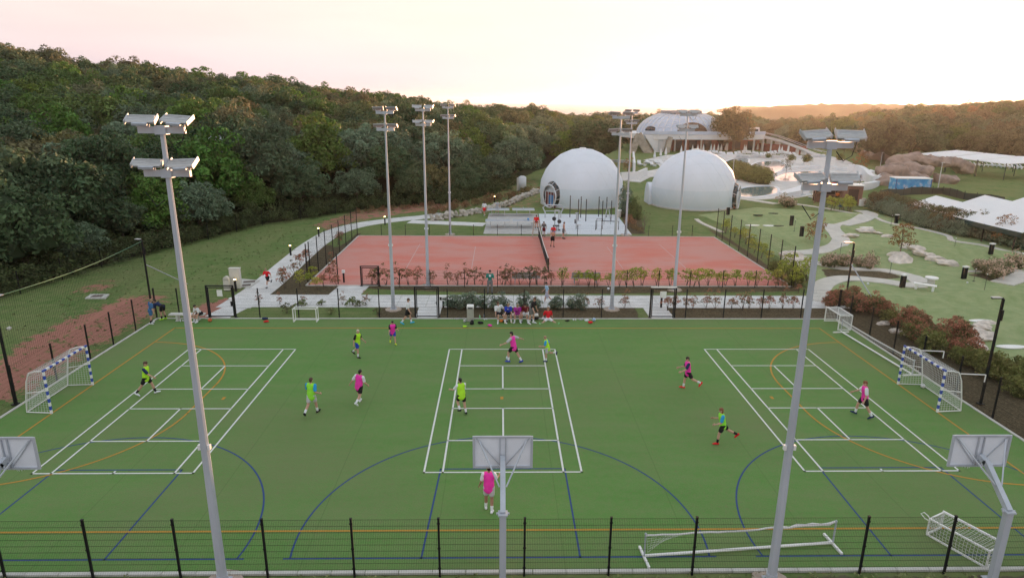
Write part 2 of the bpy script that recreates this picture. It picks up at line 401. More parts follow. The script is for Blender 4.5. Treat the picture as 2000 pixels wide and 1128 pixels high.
# ------------------------------------------------------------------ pitch
turf = bpy.data.materials.new('artificial_turf'); turf.use_nodes = True; t = turf.node_tree; b = t.nodes['Principled BSDF']
geo = t.nodes.new('ShaderNodeNewGeometry'); P = geo.outputs['Position']
mp = t.nodes.new('ShaderNodeMapping'); mp.inputs['Scale'].default_value = (.35, 1.4, 1); t.links.new(P, mp.inputs[0])
wear = noise(t, mp.outputs[0], .55, 5, .6); fine = noise(t, P, 22, 4, .7); mid = noise(t, P, 3.0, 5, .65); broad = noise(t, P, .10, 4, .6); speck = noise(t, P, 7.5, 6, .75)
c = ramp(t, wear, [(.30, (0.100, 0.241, 0.055)), (.50, (0.130, 0.265, 0.071)), (.70, (0.179, 0.261, 0.099))])
c = mixc(t, ramp(t, mid, [(.35, (0, 0, 0)), (.7, (0.530, 0.587, 0.470))]), c, (0.201, 0.253, 0.108))
c = mixc(t, ramp(t, fine, [(.35, (0.636, 0.705, 0.564)), (.65, (0, 0, 0))]), c, (0.079, 0.205, 0.044))
c = mixc(t, ramp(t, broad, [(.42, (0, 0, 0)), (.64, (0.605, 0.589, 0.550))]), c, (0.165, 0.198, 0.088))      # worn, dry lengths of pile
c = mixc(t, ramp(t, speck, [(.52, (0, 0, 0)), (.72, (0.660, 0.642, 0.600))]), c, (0.182, 0.161, 0.085))
sxy = t.nodes.new('ShaderNodeSeparateXYZ'); t.links.new(P, sxy.inputs[0])
seam = math_(t, 'ABSOLUTE', math_(t, 'SUBTRACT', math_(t, 'FRACT', math_(t, 'DIVIDE', sxy.outputs[0], 4.0)), .5))      # joints between the rolls
c = mixc(t, ramp(t, seam, [(.0, (0.385, 0.374, 0.350)), (.006, (0, 0, 0))]), c, (0.061, 0.112, 0.036))
t.links.new(c, b.inputs['Base Color']); b.inputs['Roughness'].default_value = .9; b.inputs['Specular IOR Level'].default_value = .15
bp = t.nodes.new('ShaderNodeBump'); bp.inputs['Strength'].default_value = .35; bp.inputs['Distance'].default_value = .02
t.links.new(fine, bp.inputs['Height']); t.links.new(bp.outputs[0], b.inputs['Normal'])
pitch = MB().box((0, 9.93, -.05), (43.8, 23.7, .1)).build('sports_pitch', turf); tag(pitch, kind='structure')
def line_mat(n, c, c2):
    m = mat(n, c, .85, var=.1, scale=14, col2=c2, detail=6, spec=.2); return m
lw = line_mat('white_line', (.76, .76, .74), (.62, .65, .60)); ly = line_mat('yellow_line', (.52, .27, .045), (.42, .23, .05)); lb = line_mat('blue_line', (.030, .062, .235), (.045, .085, .17))
class Lines(MB):
    z = .004
    def seg(s, x0, y0, x1, y1, w):
        d = np.array([x1-x0, y1-y0]); d = d/np.linalg.norm(d); n = np.array([-d[1], d[0]])*w/2; e = d*w/2
        a = np.array([x0, y0])-e; c_ = np.array([x1, y1])+e
        return s._add([(*(a-n), s.z), (*(c_-n), s.z), (*(c_+n), s.z), (*(a+n), s.z)], [(0, 1, 2, 3)])
    def arc(s, cx, cy, r, a0, a1, w, n=40):
        vs = []
        for i in range(n+1):
            a = a0+(a1-a0)*i/n
            for q in (r-w/2, r+w/2): vs.append((cx+q*math.cos(a), cy+q*math.sin(a), s.z))
        o = 1 if a1 > a0 else 0
        return s._add(vs, [(2*i, 2*i+1, 2*i+3, 2*i+2) if o else (2*i+2, 2*i+3, 2*i+1, 2*i) for i in range(n)])
L = Lines(); L.z = .004; w = .06           # blue basketball half courts
for cx in (-14.5, .05, 14.65):
    r = 6.3; ym = -1.35; xr = 6.65 
    L.seg(cx-xr, ym, cx+xr, ym, w); L.seg(cx-2.45, ym, cx-2.3, 3.75, w); L.seg(cx+2.45, ym, cx+2.45, 3.75, w); L.seg(cx-2.3, 3.75, cx+2.45, 3.75, w)
    r = 6.55; a = math.asin((ym+.3)/r); L.arc(cx, -.3, r, math.asin((ym+.3+.02)/r), PI-math.asin((ym+.3+.02)/r), w, 64)
# thin clips keep the outer arcs inside the kerb
vs = [(max(-21.88, min(21.88, x)), y, z) for x, y, z in L.v]; L.v = vs
L.build('blue_line', lb, pitch)
L = Lines(); L.z = .008; w = .08           # yellow handball court
for s_ in ((-20, 0, 20, 0), (-20, 20, 20, 20), (-20, 0, -20, 20), (20, 0, 20, 20)): L.seg(*s_, w)
for sx in (-1, 1):
    L.seg(sx*14, 8.5, sx*14, 11.5, w)
    L.arc(sx*20, 11.5, 6, PI/2, (0 if sx < 0 else PI), w); L.arc(sx*20, 8.5, 6, -PI/2, (0 if sx < 0 else -PI), w)
    L.seg(sx*13, 9.93, sx*13, 10.07, .14)
L.seg(.1, 9.93, .1, 10.07, .14)
L.build('yellow_line', ly, pitch)
L = Lines(); L.z = .012; w = .075          # white mini courts
for cx in (-14.52, .13, 14.66):
    x0, x1 = cx-2.99, cx+2.99; i0, i1 = cx-2.28, cx+2.3
    L.seg(x0, 16.38, x1, 16.38, w); L.seg(x0, 3.5, x1, 3.5, w); L.seg(x0, 3.5, x0, 16.38, w); L.seg(x1, 3.5, x1, 16.38, w)
    L.seg(i0, 3.5, i0, 16.38, w); L.seg(i1, 3.5, i1, 16.38, w)
    for y in (13.95, 11.03, 8.9, 5.93): L.seg(i0, y, i1, y, w)
    L.seg(cx+.02, 13.95, cx+.02, 11.03, w); L.seg(cx+.02, 8.9, cx+.02, 5.93, w); L.seg(cx+.02, 3.5, cx+.02, 3.62, w)
L.build('white_line', lw, pitch)
# kerb round the pitch, in lengths
kerb = empty('kerb', (0, 0, 0), kind='structure')
k1 = MB().box((0, 0, 0), (.98, .13, .16)).mesh('kerb_stone', kerbm)
n = 44
for i in range(n):
    for y in (-1.98, 21.84): link('kerb_stone', k1, kerb, (-22+i+.5, y, -.05))
for i in range(24):
    for x in (-21.97, 21.97): link('kerb_stone', k1, kerb, (x, -1.9+i*.99+.5, -.05), (0, 0, PI/2))

# ------------------------------------------------------------------ tennis court
clay = bpy.data.materials.new('red_clay'); clay.use_nodes = True; t = clay.node_tree; b = t.nodes['Principled BSDF']
geo = t.nodes.new('ShaderNodeNewGeometry'); P = geo.outputs['Position']
mp = t.nodes.new('ShaderNodeMapping'); mp.inputs['Scale'].default_value = (.5, 1, 1); t.links.new(P, mp.inputs[0])
c = ramp(t, noise(t, mp.outputs[0], .35, 6, .65), [(.30, (0.560, 0.312, 0.278)), (.46, (0.594, 0.276, 0.240)), (.58, (0.616, 0.198, 0.158)), (.72, (0.627, 0.151, 0.110))])
c = mixc(t, ramp(t, noise(t, P, 12, 5, .7), [(.3, (0.850, 0.729, 0.651)), (.7, (0, 0, 0))]), c, (0.578, 0.255, 0.215))
t.links.new(c, b.inputs['Base Color']); b.inputs['Roughness'].default_value = .95; b.inputs['Specular IOR Level'].default_value = .1
court = MB().box((3.85, 39.4, -.05), (37.1, 19.3, .09)).build('tennis_court', clay); tag(court, kind='structure')
ct = line_mat('court_tape', (.62, .46, .43), (.52, .33, .30))
L = Lines(); L.z = .0; w = .06
for x in (-7.9, -2.4, 10.4, 15.8): L.seg(x, 34.3 if abs(x-4) > 8 else 35.2, x, 45 if abs(x-4) > 8 else 44, w)
for y in (34.3, 45.0): L.seg(-7.9, y, 15.8, y, .04)
for y in (35.5, 43.8): L.seg(-7.9, y, 15.8, y, .03)
L.seg(-2.4, 39.7, 10.4, 39.7, .03)
L.build('court_line', ct, court)
MB().box((3.85, 29.8, -.03), (37.2, .12, .1)).box((3.85, 49.1, -.03), (37.2, .12, .1)).box((-14.75, 39.4, -.03), (.12, 19.2, .1)).box((22.45, 39.4, -.03), (.12, 19.2, .1)).build('court_edging', kerbm, court)

# ------------------------------------------------------------------ paths: slabs cut by joints
pathm = mat('brushed_concrete_path', (.64, .635, .63), .9, var=.10, scale=1.1, bump=.15, bscale=35)
sandm = mat('pale_sand_path', (.58, .555, .51), .95, var=.08, scale=1.3, bump=.15, bscale=30)
padm = mat('blue_grey_pad', (.64, .67, .72), .85, var=.06, scale=.8)
path = empty('path', kind='structure')
def slab_path(pts, w, mt=pathm, step=2.0, z=-.005):
    """concrete cast in bays, a thin joint between them"""
    pts = [np.array(p, float) for p in pts]
    seg = [np.linalg.norm(b-a) for a, b in zip(pts[:-1], pts[1:])]; cum = np.concatenate([[0], np.cumsum(seg)])
    nn = max(1, int(round(cum[-1]/step)))
    def at(s): return np.array([np.interp(s, cum, [p[0] for p in pts]), np.interp(s, cum, [p[1] for p in pts])])
    for i in range(nn):
        a, c_ = cum[-1]*i/nn, cum[-1]*(i+1)/nn-.025
        q = [at(s) for s in np.linspace(a, c_, 3)]
        MB().strip(q, w, -.1, z).build('slab', mt, path)
    return pts
ZP = -.004
slab_path([(-17.2, 25.85), (25.2, 25.75)], 2.95)
A = smooth_curve([G(455, 600), G(490, 577), G(520, 555), G(578, 505), G(615, 475), G(655, 452), G(705, 438), G(770, 429), G(830, 423), G(868, 417)], 4)
slab_path(A, 2.4, z=ZP-.006)
slab_path([G(424, 618), G(452, 603), G(500, 583)], 1.7, z=ZP-.009)
slab_path([G(800, 432), G(947, 438)], 2.1, z=ZP-.011)
slab_path([(-4.75, 22.0), (-4.75, 24.4)], 1.55, step=1.2, z=ZP-.012)
slab_path([(10.62, 22.0), (10.62, 24.4)], 1.6, step=1.2, z=ZP-.012)
slab_path([G(693, 556), G(652, 594)], 2.3, step=1.6, z=ZP-.013)
slab_path([G(640, 548), G(690, 556)], .01, z=-.05)
def sand(pts, w, z=.0):
    q = smooth_curve(pts, 8)
    if hasattr(w, '__len__'): w = list(np.interp(np.linspace(0, 1, len(q)), np.linspace(0, 1, len(w)), w))
    m = MB(); m.strip(q, w, -.12, z); m.v = [(x, y, k+float(height(x, y))+.02) for x, y, k in m.v]     # laid on the lie of the land
    return tag(m.build('path', sandm), kind='structure')
sand([G(1598, 588), G(1600, 570), G(1612, 553), G(1650, 543), G(1720, 548), G(1770, 556), G(1800, 556)], 1.5, .012)
sand([G(1575, 508), G(1640, 523), G(1720, 527), G(1775, 538), G(1800, 552)], [1.0]*17+[1.2]*8+[1.5]*8, .018)
sand([G(1540, 494), G(1600, 490), G(1640, 476), G(1636, 458), G(1624, 448), G(1650, 438), G(1690, 428), G(1700, 418), G(1680, 411)], 1.7, .014)
sand([G(1690, 421), G(1740, 436), G(1800, 447), G(1850, 460), G(1862, 470), G(1925, 480), G(1985, 497), G(2040, 510)], .55, .03)
sand([G(1886, 530), G(1940, 529), G(1998, 528)], .5, .02)
sand([G(1957, 553), G(1980, 545), G(2010, 533)], 1.6, .016)
sand([G(1360, 428), G(1372, 436), G(1410, 453)], .5, .02)
sand([G(1432, 386), G(1470, 391), G(1515, 398)], 1.3, .02)
sand([G(1545, 397), G(1620, 408), G(1670, 418)], .7, .02)
# exercise ground
pad = empty('exercise_pad', kind='structure')
c0 = px_poly((955, 416), (1050, 417), (1057, 457), (944, 456)); MB().poly(c0, -.12, -.01).build('slab', concrete, pad)
c0 = px_poly((1052, 417), (1205, 419), (1234, 458), (1059, 457)); MB().poly(c0, -.12, -.006).build('slab', padm, pad)
# ------------------------------------------------------------------ foliage
def leaf_mesh(name, clumps, leaf, nleaf, seed, mt, core=None, squash=1.0):
    """clumps: (x,y,z,r); small four-point leaves over each clump's shell, each its own tint"""
    r = np.random.default_rng(seed); C = np.array(clumps, float); n = len(C)*nleaf
    ci = np.repeat(np.arange(len(C)), nleaf)
    d = r.normal(size=(n, 3)); d /= np.linalg.norm(d, axis=1)[:, None]
    d[:, 2] = np.where(d[:, 2] < -.35, -d[:, 2], d[:, 2])
    rad = C[ci, 3]*(.72+.34*r.random(n)); p = C[ci, :3]+d*rad[:, None]*np.array([1, 1, squash])
    nr = d+r.normal(size=(n, 3))*.55; nr /= np.linalg.norm(nr, axis=1)[:, None]
    u = np.cross(nr, r.normal(size=(n, 3))); u /= np.linalg.norm(u, axis=1)[:, None]; v = np.cross(nr, u)
    s = leaf*(.6+.8*r.random(n))[:, None]
    V = np.stack([p-u*s, p-v*s*.55+nr*s*.12, p+u*s, p+v*s*.55+nr*s*.12], 1).reshape(-1, 3)
    F = np.arange(4*n).reshape(-1, 4)
    me = bpy.data.meshes.new(name)
    tint = np.repeat(np.clip(.5+.22*r.normal(size=n)+.16*r.normal(size=len(C))[ci], 0, 1), 4)
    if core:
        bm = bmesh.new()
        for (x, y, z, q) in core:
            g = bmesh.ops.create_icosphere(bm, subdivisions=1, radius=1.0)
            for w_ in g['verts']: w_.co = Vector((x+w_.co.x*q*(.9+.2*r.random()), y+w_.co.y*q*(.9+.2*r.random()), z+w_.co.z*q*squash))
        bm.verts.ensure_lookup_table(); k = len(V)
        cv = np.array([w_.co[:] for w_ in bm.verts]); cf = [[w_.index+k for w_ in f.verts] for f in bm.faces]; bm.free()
        V = np.concatenate([V, cv]); tint = np.concatenate([tint, np.full(len(cv), .0)])  # core gets the darkest tint: shade inside the foliage put into its colour
        me.from_pydata(V.tolist(), [], F.tolist()+cf)
    else: me.from_pydata(V.tolist(), [], F.tolist())
    a = me.attributes.new('tint', 'FLOAT', 'POINT'); a.data.foreach_set('value', tint.astype(np.float32))
    me.materials.append(mt); return me
def dome_clumps(R, Hh, n, cr, seed, low=.0, lob=.18):
    r = np.random.default_rng(seed); out = []
    ph = r.random(4)*6.28
    for i in range(n):
        z = low+(1-low)*(i+.5)/n; a = i*2.39996+r.random()*.6
        q = math.sqrt(max(0, 1-z*z)); lobes = 1+lob*math.sin(3*a+ph[0])*math.cos(2.3*z*3+ph[1])+.1*r.normal()
        rr = (.74+.22*r.random())*lobes
        out.append((R*q*rr*math.cos(a), R*q*rr*math.sin(a), Hh*z*rr, cr*(.75+.5*r.random())))
    return out
oak = leafmat('holm_oak_leaves', [(0, (0.052, 0.092, 0.041)), (.16, (0.073, 0.126, 0.053)), (.30, (0.101, 0.152, 0.077)), (.44, (0.130, 0.180, 0.106)), (.56, (0.082, 0.143, 0.041)), (.68, (0.115, 0.185, 0.041)), (.78, (0.154, 0.166, 0.085)), (.88, (0.164, 0.152, 0.077)), (1, (0.096, 0.143, 0.066))])
olive = leafmat('grey_green_leaves', [(0, (0.132, 0.196, 0.119)), (.5, (0.171, 0.240, 0.154)), (1, (0.149, 0.207, 0.119))])
bright = leafmat('fresh_green_leaves', [(0, (0.088, 0.203, 0.036)), (.5, (0.126, 0.230, 0.044)), (.8, (0.175, 0.230, 0.041)), (1, (0.105, 0.185, 0.044))])
rust = leafmat('rusty_leaves', [(0, (0.262, 0.166, 0.071)), (.4, (0.184, 0.162, 0.077)), (1, (0.227, 0.203, 0.080))])
KINDS = {}
def tree_kind(key, mt, R, Hc, trunk, n, cr, leaf, nleaf, seeds, lob):
    KINDS[key] = []
    for sd in seeds:
        cl = dome_clumps(R, Hc, n, cr, sd, -.25, lob)
        cl = [(x, y, z+trunk+Hc*.22, q) for x, y, z, q in cl]
        core = [(x*.55, y*.55, trunk+Hc*.2+(z-trunk-Hc*.22)*.6, q*1.25) for x, y, z, q in cl[::4]]
        me = leaf_mesh('crown', cl, leaf, nleaf, sd, mt, core)
        rr = random.Random(sd); m = MB()
        lean = rr.uniform(-.25, .25)
        m.tube([(0, 0, -.5), (lean*.3, .1, trunk*.5), (lean, .05, trunk), (lean*.6, 0, trunk+Hc*.5)], [.26, .21, .17, .06], 7)
        for k in range(4):
            a = k*1.6+rr.random(); m.tube([(lean*.8, 0, trunk*.75), (R*.3*math.cos(a), R*.3*math.sin(a), trunk+Hc*.18), (R*.62*math.cos(a), R*.62*math.sin(a), trunk+Hc*.42)], [.12, .08, .03], 5)
        KINDS[key].append((me, m.mesh('trunk', bark, True)))
tree_kind('oak', oak, 3.6, 3.7, 2.2, 62, .98, .185, 95, (1, 2, 3, 4, 5), .2)
tree_kind('olive', olive, 3.5, 3.2, 2.0, 64, .85, .165, 92, (11, 12), .25)
tree_kind('bright', bright, 2.9, 4.2, 1.4, 58, .85, .18, 90, (21, 22), .3)
tree_kind('rust', rust, 2.8, 3.4, 2.0, 46, .75, .16, 80, (31,), .3)
LAB = {'oak': ('dense dark evergreen oak in the wooded slope, one among many alike', 'oak tree'),
       'olive': ('grey-green round-crowned tree in the wooded slope, paler than the oaks', 'tree'),
       'bright': ('fresh green narrow tree standing out among the darker oaks', 'tree'),
       'rust': ('brownish autumn-tinted tree among the green crowns', 'tree')}
def put_tree(key, var, x, y, z, s, rz, label=None, cat=None, group=None, name='forest_tree'):
    cm, tm = KINDS[key][var % len(KINDS[key])]
    o = empty(name, (x, y, z), rz, label or LAB[key][0], cat or LAB[key][1], group or 'trees of the wooded hills')
    o.scale = s if hasattr(s, '__len__') else (s, s, s)
    link('trunk', tm, o); c_ = link('crown', cm, o); return o
# where the woods stand: even scatter, thinned by spacing
spots = []
cell = {}
def try_spot(x, y, dmin):
    k = (int(x//6), int(y//6))
    for i in range(k[0]-2, k[0]+3):
        for j in range(k[1]-2, k[1]+3):
            for (a, b_, dm) in cell.get((i, j), ()):
                if (a-x)**2+(b_-y)**2 < max(dmin, dm)**2*.9: return False
    cell.setdefault(k, []).append((x, y, dmin)); return True
rr = random.Random(5)
RW = [(119, 128), (122, 150), (118, 172), (104, 178), (99, 196), (96, 235), (110, 330), (420, 420), (420, 120)]
BH = [(28, 205), (100, 232), (118, 330), (-10, 330), (-12, 235)]
for _ in range(26000):
    z_ = rr.random()
    if z_ < .62: x, y = rr.uniform(-230, 30), rr.uniform(-5, 250)
    elif z_ < .85: x, y = rr.uniform(90, 400), rr.uniform(125, 400)
    else: x, y = rr.uniform(-15, 120), rr.uniform(200, 320)
    xe = float(np.interp(y, EDGE_Y, EDGE_X))
    inL = x < xe-1.8 and y < 250
    inR = bool(inpoly(np.array([x]), np.array([y]), RW)[0]); inB = bool(inpoly(np.array([x]), np.array([y]), BH)[0])
    if not (inL or inR or inB): continue
    px, py, D = pix(x, y, 5)
    if px < -160 or px > 2160 or D < 12: continue
    if inL and (-33 < x < -18 and 54 < y < 62) and False: continue
    dm = 3.7 if D < 90 else (4.3 if D < 150 else 5.2)
    if try_spot(x, y, dm): spots.append((x, y, D, inL, inR))
cand = []
for (x, y, D, inL, inR) in spots:
    q = rr.random(); key = 'oak' if q < .66 else ('olive' if q < .80 else ('bright' if q < .92 else 'rust'))
    if inR: key = 'oak' if q < .8 else ('olive' if q < .9 else 'rust')
    s = rr.uniform(.78, 1.2)*(1.06 if inL else 1.05)
    xe = float(np.interp(y, EDGE_Y, EDGE_X))
    if inL and xe-x < 6: s *= rr.uniform(.5, .85)
    cand.append((D/s, key, rr.randrange(5), x, y, float(height(x, y))+GZ-.1, (s*rr.uniform(.9, 1.15), s*rr.uniform(.9, 1.15), s*rr.uniform(.85, 1.1)), rr.uniform(0, 6.28)))
cand.sort()
NIND = 262
first = {}
KN = {'oak': 'dark oaks', 'olive': 'grey-green trees', 'bright': 'fresh green trees', 'rust': 'brownish trees'}
def zone(x, y):
    px, _, D = pix(x, y, 5)
    if x > 85: return 'at the front of the right wood' if D < 210 else 'deep in the right wood'
    a = 'low on the slope' if D < 78 else ('on the lower slope' if D < 120 else ('on the upper slope' if D < 170 else 'near the ridge'))
    return a+(' left of the mast' if px < 330 else (' between the masts' if px < 750 else (' behind the far left masts' if px < 1000 else ' behind the white domes')))
named = {}
for c_ in cand[:NIND]: named.setdefault((c_[1], zone(c_[3], c_[4])), []).append((pix(c_[3], c_[4], 5)[0], c_[3], c_[4]))
def tree_label(key, x, y):
    g_ = sorted(named[(key, zone(x, y))]); return nth([q[1:] for q in g_].index((x, y)))+' from left among '+KN[key]+' '+zone(x, y)
for (_, key, var, x, y, z, s, rz) in cand[:NIND]:
    o = put_tree(key, var, x, y, z, s, rz, tree_label(key, x, y))
    first.setdefault((key, var % len(KINDS[key])), o)
# the rest of the wood, far up the slopes: one mass of the same trees
rest = cand[NIND:]
def far_wood(rest):
    keys = [k for k in first]
    me = bpy.data.meshes.new('far_wood'); me.from_pydata([(c_[3], c_[4], c_[5]) for c_ in rest], [], [])
    kid = []; 
    for c_ in rest:
        k = (c_[1], c_[2] % len(KINDS[c_[1]])); kid.append(keys.index(k) if k in keys else 0)
    a = me.attributes.new('kid', 'INT', 'POINT'); a.data.foreach_set('value', kid)
    a = me.attributes.new('siz', 'FLOAT_VECTOR', 'POINT'); a.data.foreach_set('vector', np.array([c_[6] for c_ in rest], np.float32).ravel())
    a = me.attributes.new('turn', 'FLOAT_VECTOR', 'POINT'); a.data.foreach_set('vector', np.array([(0, 0, c_[7]) for c_ in rest], np.float32).ravel())
    o = tag(link('far_wood', me), 'dense far wood of rounded dark crowns covering the slopes', 'woodland', kind='stuff')
    ng = bpy.data.node_groups.new('far_wood', 'GeometryNodeTree')
    ng.interface.new_socket('Geometry', in_out='INPUT', socket_type='NodeSocketGeometry'); ng.interface.new_socket('Geometry', in_out='OUTPUT', socket_type='NodeSocketGeometry')
    gi = ng.nodes.new('NodeGroupInput'); go = ng.nodes.new('NodeGroupOutput'); jn = ng.nodes.new('GeometryNodeJoinGeometry')
    def na(n, ty):
        q = ng.nodes.new('GeometryNodeInputNamedAttribute'); q.data_type = ty; q.inputs[0].default_value = n; return [s_ for s_ in q.outputs if s_.enabled][0]
    kidn, sizn, turn = na('kid', 'INT'), na('siz', 'FLOAT_VECTOR'), na('turn', 'FLOAT_VECTOR')
    for i, k in enumerate(keys):
        oi = ng.nodes.new('GeometryNodeObjectInfo'); oi.inputs['Object'].default_value = [c_ for c_ in first[k].children if c_.name.startswith('crown')][0]
        oi.inputs['As Instance'].default_value = True
        cmp = ng.nodes.new('FunctionNodeCompare'); cmp.data_type = 'INT'; cmp.operation = 'EQUAL'
        ins = [s_ for s_ in cmp.inputs if s_.enabled]; ng.links.new(kidn, ins[0]); ins[1].default_value = i
        ip = ng.nodes.new('GeometryNodeInstanceOnPoints')
        ng.links.new(gi.outputs[0], ip.inputs['Points']); ng.links.new(cmp.outputs[0], ip.inputs['Selection']); ng.links.new(oi.outputs['Geometry'], ip.inputs['Instance'])
        ng.links.new(sizn, ip.inputs['Scale']); ng.links.new(turn, ip.inputs['Rotation']); ng.links.new(ip.outputs[0], jn.inputs[0])
    ng.links.new(jn.outputs[0], go.inputs[0])
    md = o.modifiers.new('far_wood', 'NODES'); md.node_group = ng
    return o
FAR = far_wood(rest)
print('trees', len(cand), 'individual', NIND)
# ------------------------------------------------------------------ floodlight masts
def floodlight_parts(parent, sx):
    """one lamp housing: curved finned shell, glass, driver box and bracket"""
    m = MB(); n = 7
    vs = []; Wd = .47
    for i in range(n+1):
        a = PI*.08+PI*.84*i/n; y = -.30*math.cos(a); z = .17*math.sin(a)**.8
        for x in (-Wd, Wd): vs.append((x, y, z))
    fs = [(2*i, 2*i+2, 2*i+3, 2*i+1) for i in range(n)]
    fs += [tuple(range(0, 2*n+2, 2)), tuple(range(2*n+1, 0, -2)), (0, 1, 2*n+1, 2*n)]
    m._add(vs, fs)
    for i in range(5): m.box((0, -.17+.085*i, .178-.02*abs(i-2)), (.88, .014, .03))
    for x in (-Wd-.02, Wd+.02): m.box((x, 0, .06), (.03, .66, .16))
    f = m.build('floodlight', housing, parent)
    MB().box((0, 0, -.012), (.86, .5, .02)).build('lamp_glass', lampglass, f)
    MB().box((0, -.34, .02), (.5, .13, .09)).build('driver_box', galv, f)
    MB().bar((-.22, 0, -.02), (-.22, -.03, -.2), .035).bar((.22, 0, -.02), (.22, -.03, -.2), .035).bar((-.22, -.03, -.2), (.22, -.03, -.2), .05).build('bracket', galv, f)
    return f
housing = mat('lamp_housing', (.50, .51, .52), .45, .3, var=.12, scale=5, stretch=(1, 6, 1))
lampglass = mat('lamp_glass', (.35, .36, .37), .1, spec=.6)
footing = mat('worn_concrete_footing', (.44, .36, .30), .95, var=.18, scale=3, bump=.4, bscale=14)
def make_mast(x, y, H, label, r0=.13, r1=.075, away=False):
    o = empty('floodlight_mast', (x, y, 0), 0, label, 'floodlight mast', 'floodlight masts of the courts')
    zs = [0, .02, H*.5, H-1.75, H-.3]
    MB().cyl((0, 0, -.3), (0, 0, H-.25), r0, r1, 8).build('pole', galv, o)
    MB().box((0, 0, .02), (.42, .42, .03)).cyl((0, 0, .03), (0, 0, .28), r0*1.18, r0*1.12, 8).build('base_plate', galv, o)
    MB().cyl((0, 0, -.2), (0, 0, .012), .62, .55, 9).build('footing', footing, o)
    [MB().box((q*r0*.9, -.02, 4.4), (.07, .1, .14)).build('junction_box', white, o) for q in (-1, 1)]
    for k, z in enumerate((H-.2, H-1.22)):
        c = MB().bar((-.55, 0, z), (.55, 0, z), .11, .15).box((0, 0, z), (.26, .2, .2)).build('crossarm', galv, o)
        for s in (-1, 1):
            f = floodlight_parts(o, s)
            f.location = (s*.42, (-.06 if not away else .06), z+.22); f.scale = (.66, .58, .64)
            f.rotation_euler = (math.radians(26+random.uniform(-5, 5)), math.radians(random.uniform(-4, 4)), math.radians((-s*8+random.uniform(-6, 6))+(180 if away else 0)))
    m = MB(); z = H-.25
    m.tube([(.12, -.1, z-.1), (.3, -.14, z-.32), (.5, -.12, z-.2), (.62, -.05, z+.15)], .012, 4).tube([(-.1, -.1, z-1.6), (-.3, -.14, z-1.75), (-.55, -.1, z-1.4)], .012, 4)
    m.build('cable', black, o)
    return o
masts = [(-8.05, -2.35, 13.0, 'nearest tall floodlight mast on the left, rising from outside the near fence', .14, False),
         (8.0, -2.45, 12.75, 'nearest tall floodlight mast on the right, against the glowing hill', .14, False),
         (-7.2, 23.9, 13.0, 'floodlight mast standing on the verge behind the pitch, left of the white-shirted walker', .125, True),
         (-5.5, 29.85, 13.1, 'floodlight mast at the near edge of the red court, behind the pitch gate', .125, False),
         (-5.3, 50.1, 13.1, 'slim far floodlight mast left of the table tennis tables', .12, True),
         (7.6, 24.0, 12.8, 'floodlight mast on the verge behind the pitch, right of the bench of players', .125, True),
         (13.35, 50.1, 12.7, 'far floodlight mast between the two white domes', .12, True),
         (13.15, 28.85, 12.9, 'floodlight mast in front of the right-hand white dome', .125, False)]
for x, y, H, lab, r, aw in masts: make_mast(x, y, H, lab, r*1.04, r*.42, aw)

# ------------------------------------------------------------------ fences of rigid wire mesh
def mesh_bay(w, h, dv=.05, dh=.2, tw=.0055):
    """one bay of double-wire mesh, in the x-z plane from x=0"""
    m = MB(); n = int(round(w/dv))
    def wirebar(a, b, r):
        a = Vector(a); b = Vector(b); z = (b-a).normalized(); u = Vector((0, 1, 0)); x = z.cross(u)
        vs = [p+u*r*math.cos(t)+x*r*math.sin(t) for p in (a, b) for t in (0, 2.094, 4.189)]
        m._add(vs, [(0, 1, 4, 3), (1, 2, 5, 4), (2, 0, 3, 5)])
    for i in range(1, n): wirebar((w*i/n, 0, .03), (w*i/n, 0, h), tw*.45)
    k = int(round((h-.05)/dh))
    for j in range(k+1):
        z = .05+(h-.05)*j/k
        wirebar((0, .007, z), (w, .007, z), tw*.5); wirebar((0, -.007, z), (w, -.007, z), tw*.5)
    return m.mesh('mesh_panel', wire)
def post_mesh(h, s=.06):
    m = MB(); m.box((0, 0, h/2-.1), (s, s, h+.2)).box((0, 0, h+.01), (s+.012, s+.012, .025))
    for z in (.3, h*.5, h-.15): m.box((0, -.02, z), (s+.03, .03, .05))
    return m.mesh('post', black)
def fence(name, label, pts_posts, h, s=.06, dv=.05, dh=.2, skip=(), tw=.0055, group=None, label2=None):
    """posts at the given plan points, a mesh bay between each two"""
    p0 = pts_posts[0]; o = empty(name, (p0[0], p0[1], GZ), 0, label, 'fence', group)
    pm = post_mesh(h, s); cache = {}
    for i, p in enumerate(pts_posts):
        d = np.array(pts_posts[min(i+1, len(pts_posts)-1)])-np.array(pts_posts[max(i-1, 0)])
        link('post', pm, o, (p[0]-p0[0], p[1]-p0[1], 0), (0, 0, math.atan2(d[1], d[0])))
    for i, (a, b) in enumerate(zip(pts_posts[:-1], pts_posts[1:])):
        if i in skip: continue
        a = np.array(a); b = np.array(b); L = np.linalg.norm(b-a); k = round(L, 1)
        if k not in cache: cache[k] = mesh_bay(L-.06, h-.03, dv, dh, tw)
        d = (b-a)/L; q = a+d*.03-np.array(p0)
        link('mesh_panel', cache[k], o, (q[0], q[1], 0), (0, 0, math.atan2(d[1], d[0])))
    return o
nx0 = [-22.1, -19.55, -17.02, -14.48, -11.93, -9.38, -6.83, -4.28, -1.76, .74, 3.25, 5.75, 8.24, 10.8, 13.37, 15.9, 18.45, 22.1]
fence('boundary_fence', 'black wire mesh fence along the near edge of the pitch', [(x, -2.12) for x in nx0], 1.98, tw=.0052)
FY = 22.05
far_posts = [[-22.1, -20.65, -18.75], [-17.05, -15.5, -13.0, -10.4, -7.8, -5.5], [-3.95, -3.4, -1.0, 1.55, 4.1, 6.6, 9.75], [11.4, 12.1, 14.6, 17.1, 19.7, 22.1]]
